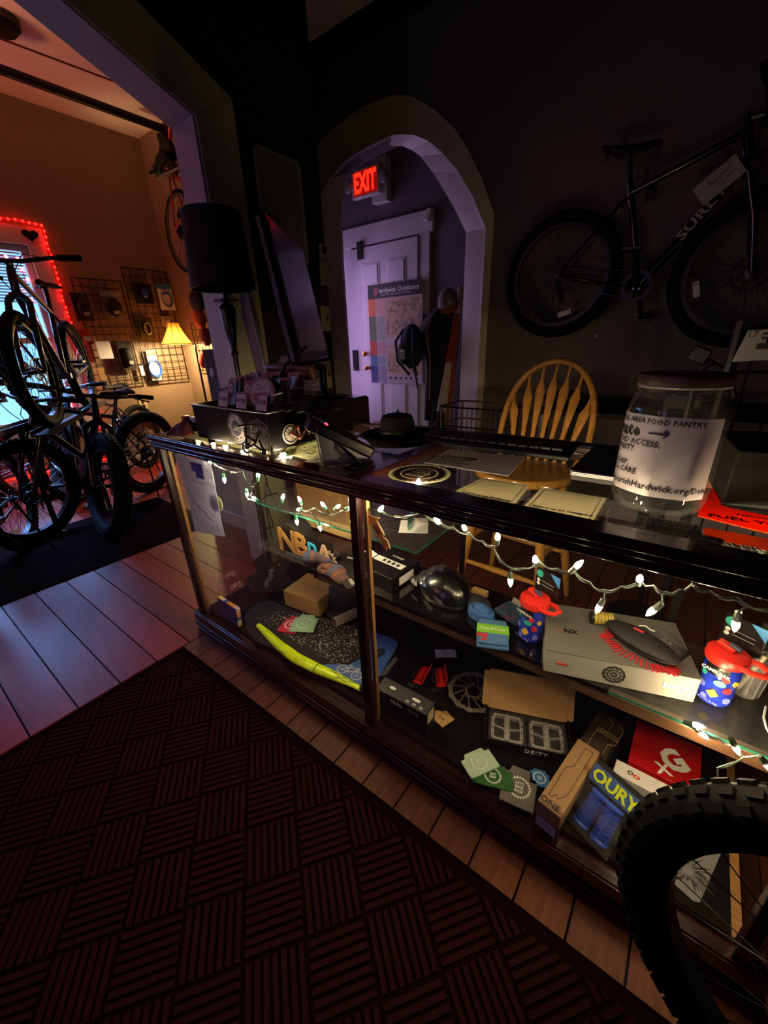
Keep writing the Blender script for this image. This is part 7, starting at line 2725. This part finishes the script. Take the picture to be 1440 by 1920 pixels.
# things on the rear wall beside the reveal
for k, (px, py, w_, h_, cl, nm, lb) in enumerate(((368, 565, .22, .22, '#1a1416', 'dark_fur_cloth', 'dark fuzzy hat hanging on the rear wall by the reveal'), (372, 598, .16, .20, '#a5501e', 'burnt_orange_cloth', 'burnt orange cloth bag under the fuzzy hat'), (384, 632, .16, .18, '#6a1f22', 'wine_pack', 'wine red pack below the orange bag on the rear wall'), (381, 676, .10, .17, '#9c2620', 'red_pack', 'red pouch hanging lowest on the rear wall'))):
    c = at(px, py, 'y', YB-.10)
    o = MB().ball((0, 0, 0), (w_/2, .06, h_/2), 16, 10).build('hanging_gear', mat(nm, cl, .8, bump=.3))
    tag(o, lb, 'bag', 'gear hanging on the rear wall', loc=(c.x, YB-.09, c.z))
c = at(396, 690, 'y', 2.3)
t = thing('display_cabinet', 'black display cabinet edge with a skull badge beside the reveal', 'cabinet', (c.x, 2.3, 0))
MB().bx(-.10, .40, 0, .32, 0, c.z+.17).build('body', m_blkmat, t, bevel=.004)
MB(T(.0, -.002, c.z-.04, 90)).prism(circ(.045, 18, .8, 1), 0, .003).build('badge', m_gprint, t, smooth=False)

# table lamp glowing beside the grid
XL = -4.62
lc = at(328, 625, 'x', XL)
zb, zt2 = at(330, 645, 'x', XL).z, at(322, 606, 'x', XL).z
rb = (at(364, 643, 'x', XL)-at(303, 645, 'x', XL)).length/2*.86
t = thing('table_lamp', 'lit lamp with an amber ribbed bell shade in front of the wire grid', 'lamp', (XL, lc.y, 0))
m_sh = translucent('amber_shade_silk', '#9a6426', .5)
b = MB()
prof = [(rb, zb), (rb*.78, zb+(zt2-zb)*.25), (rb*.56, zb+(zt2-zb)*.55), (rb*.40, zb+(zt2-zb)*.85), (rb*.36, zt2)]
b.shell(prof, 40)
b.build('shade', m_sh, t)
for k in range(8):
    a = 2*PI*k/8
    MB().tube([((r+.002)*math.cos(a), (r+.002)*math.sin(a), z) for r, z in prof], .003, 5).build('rib', mat('shade_rib', '#5a3416', .6), t)
MB().torus(rb, .005, T(0, 0, zb), 40, 6).build('hem', mat('shade_hem', '#8a5a26', .6), t)
MB().ball((0, 0, zb+.06), (.03, .03, .045), 14, 10).build('bulb', emis('lamp_bulb', '#ffc574', 90), t)
point('lamp_light', (XL, lc.y, zb+.005), 62, (1.0, .70, .34), .04)
MB().lathe([(0, 0), (.13, 0), (.13, .015), (.03, .03), (.012, .05), (.012, zb-.06), (.02, zb-.05), (.012, zb-.02), (.010, zb+.01), (0, zb+.01)], 16).build('pole', m_blk, t).location = (.0, .20, 0)
MB().tube([(0, .20, zb-.01), (0, .1, zb+.01), (0, 0, zb+.015)], .007, 6).build('arm', m_blk, t)
# power outlet
p0, p1 = at(258, 748, 'x', XW), at(270, 770, 'x', XW)
t = thing('wall_outlet', 'ivory wall outlet under the wire grids', 'outlet', (XW+.001, p0.y, p1.z))
hq = min(.14, p0.z-p1.z)
MB().bx(0, .008, 0, .085, 0, hq).build('plate', mat('ivory_outlet', '#c9b88e', .4), t, bevel=.002)
for k in range(2):
    MB().bx(.008, .010, .025, .055, hq*(.18+.40*k), hq*(.42+.40*k)).build('socket', m_ink, t)
MB().box((.02, .04, hq*.4), (.03, .025, .03)).build('plug', m_blk, t, bevel=.003)

# red light strip round the window, red bulb string inside it
m_led = emis('red_led', '#ff0a06', 26)
m_ledc = mat('red_led_cable', '#5a0606', .4, emit='#ff0804', es=1.5)
t = thing('light_strip', 'glowing red light strip taped around the window trim', 'light strip', (XW+.04, ty1, 0))
pth = [(0, 0, .42), (0, .03, 1.0), (0, .0, 1.6), (0, .02, 2.30), (0, -.6, 2.31), (0, -1.83, 2.30)]
MB().tube(pth, .007, 6).build('cable', m_ledc, t)
ld = MB().ball((0, 0, 0), (.008, .011, .011), 6, 4).mesh('diode', m_led)
for p, q in zip(pth, pth[1:]):
    p, q = Vector(p), Vector(q)
    n = int((q-p).length/.045)
    for k in range(n):
        o = bpy.data.objects.new('diode', ld)
        C.objects.link(o)
        o.parent = t
        o.location = p.lerp(q, k/n)+Vector((.004, rng.uniform(-.008, .008), rng.uniform(-.008, .008)))
t = thing('light_string', 'red bulb string hanging inside the window pane edge', 'string lights', (XW-.012, W1Y1-.09, 0))
pth = [(0, .0, .75), (0, .01, 1.2), (0, -.01, 1.7), (0, .0, 2.02), (0, -.5, 2.05), (0, -1.3, 2.04)]
MB().tube(pth, .004, 6).build('cable', mat('red_cable', '#701010', .5), t)
ld = MB().ball((0, 0, 0), (.010, .012, .014), 8, 6).mesh('bulb', emis('pink_red_bulb', '#ff4450', 22))
for p, q in zip(pth, pth[1:]):
    p, q = Vector(p), Vector(q)
    n = int((q-p).length/.075)
    for k in range(n):
        o = bpy.data.objects.new('bulb', ld)
        C.objects.link(o)
        o.parent = t
        o.location = p.lerp(q, k/n)+Vector((.006, rng.uniform(-.025, .025), 0))
t = thing('light_strip', 'red light strip along the floor under the window', 'light strip', (XW+.03, -.4, .16))
MB().tube([(0, 0, 0), (0, 2.0, 0)], .008, 6).build('cable', emis('red_floor_strip', '#ff1206', 9), t)
t = thing('heart_ornament', 'small black heart hung at the window trim corner', 'ornament', (XW+.05, 1.50, 2.20))
MB(Matrix(((0, 0, 1, 0), (1, 0, 0, 0), (0, 1, 0, 0), (0, 0, 0, 1)))).prism([(.06*math.sin(a)**3, .05*(13*math.cos(a)-5*math.cos(2*a)-2*math.cos(3*a)-math.cos(4*a))/16) for a in [2*PI*k/28 for k in range(28)]], 0, .02).build('heart', m_blk, t)
# curtain hanging at the left of the window
o = MB().grid(lambda u, v: (XW+.08+.03*math.sin(u*22), .55+.62*(u-.5)*2*.6*(.35+.65*v), 2.05-1.2*v), 40, 6, .003).build('curtain', mat('dark_plum_curtain', '#2c1a28', .9, bump=.2))
tag(o, 'dark plum garment hanging across the left of the window', 'garment')
o['label'] = 'dark plum garment hanging across the left of the window'

# pipe rail with clothes hook under the ceiling of the left room
a_, b2 = at(0, 130, 'z', 2.98), at(318, 246, 'z', 2.98)
d_ = (b2-a_)
t = thing('ceiling_rail', 'thick black pipe rail hung below the left room ceiling', 'rail', a_)
MB().tube([-d_*.6, d_*1.02], .030, 12).build('pipe', m_blk, t)
for u in (-.3, .97):
    MB().cyl(tuple(d_*u), tuple(d_*u+Vector((0, 0, ZC-2.985))), .008, n=6).build('hanger', m_blk, t)
c = at(300, 245, 'z', 2.9)
t = thing('rail_clamps', 'cluster of dark clamps and handles at the far end of the pipe rail', 'clamps', (a_+d_*.97)+Vector((0, -.02, -.045)))
r2 = random.Random(14)
for k in range(5):
    MB().box((r2.uniform(-.06, .10), r2.uniform(-.10, .06), -.02-.05*k), (.10, .09, .07), (r2.uniform(-1, 1), r2.uniform(-1, 1), r2.uniform(-1, 1))).build('clamp', m_blkmat, t, bevel=.008)
MB().tube([(0, 0, .04), (.02, 0, -.26)], .012, 8).build('clamp_post', m_blk, t)
MB().tube([(-.1, -.1, -.30), (.12, .02, -.24)], .02, 8).build('handle', m_blk, t)
t = thing('ceiling_fixture', 'round dark ceiling fixture at the upper left picture corner', 'ceiling light', at(-6, 30, 'z', ZC-.001))
MB().lathe([(0, -.07), (.08, -.07), (.11, -.04), (.11, 0), (0, 0)], 28).build('housing', m_blk, t)
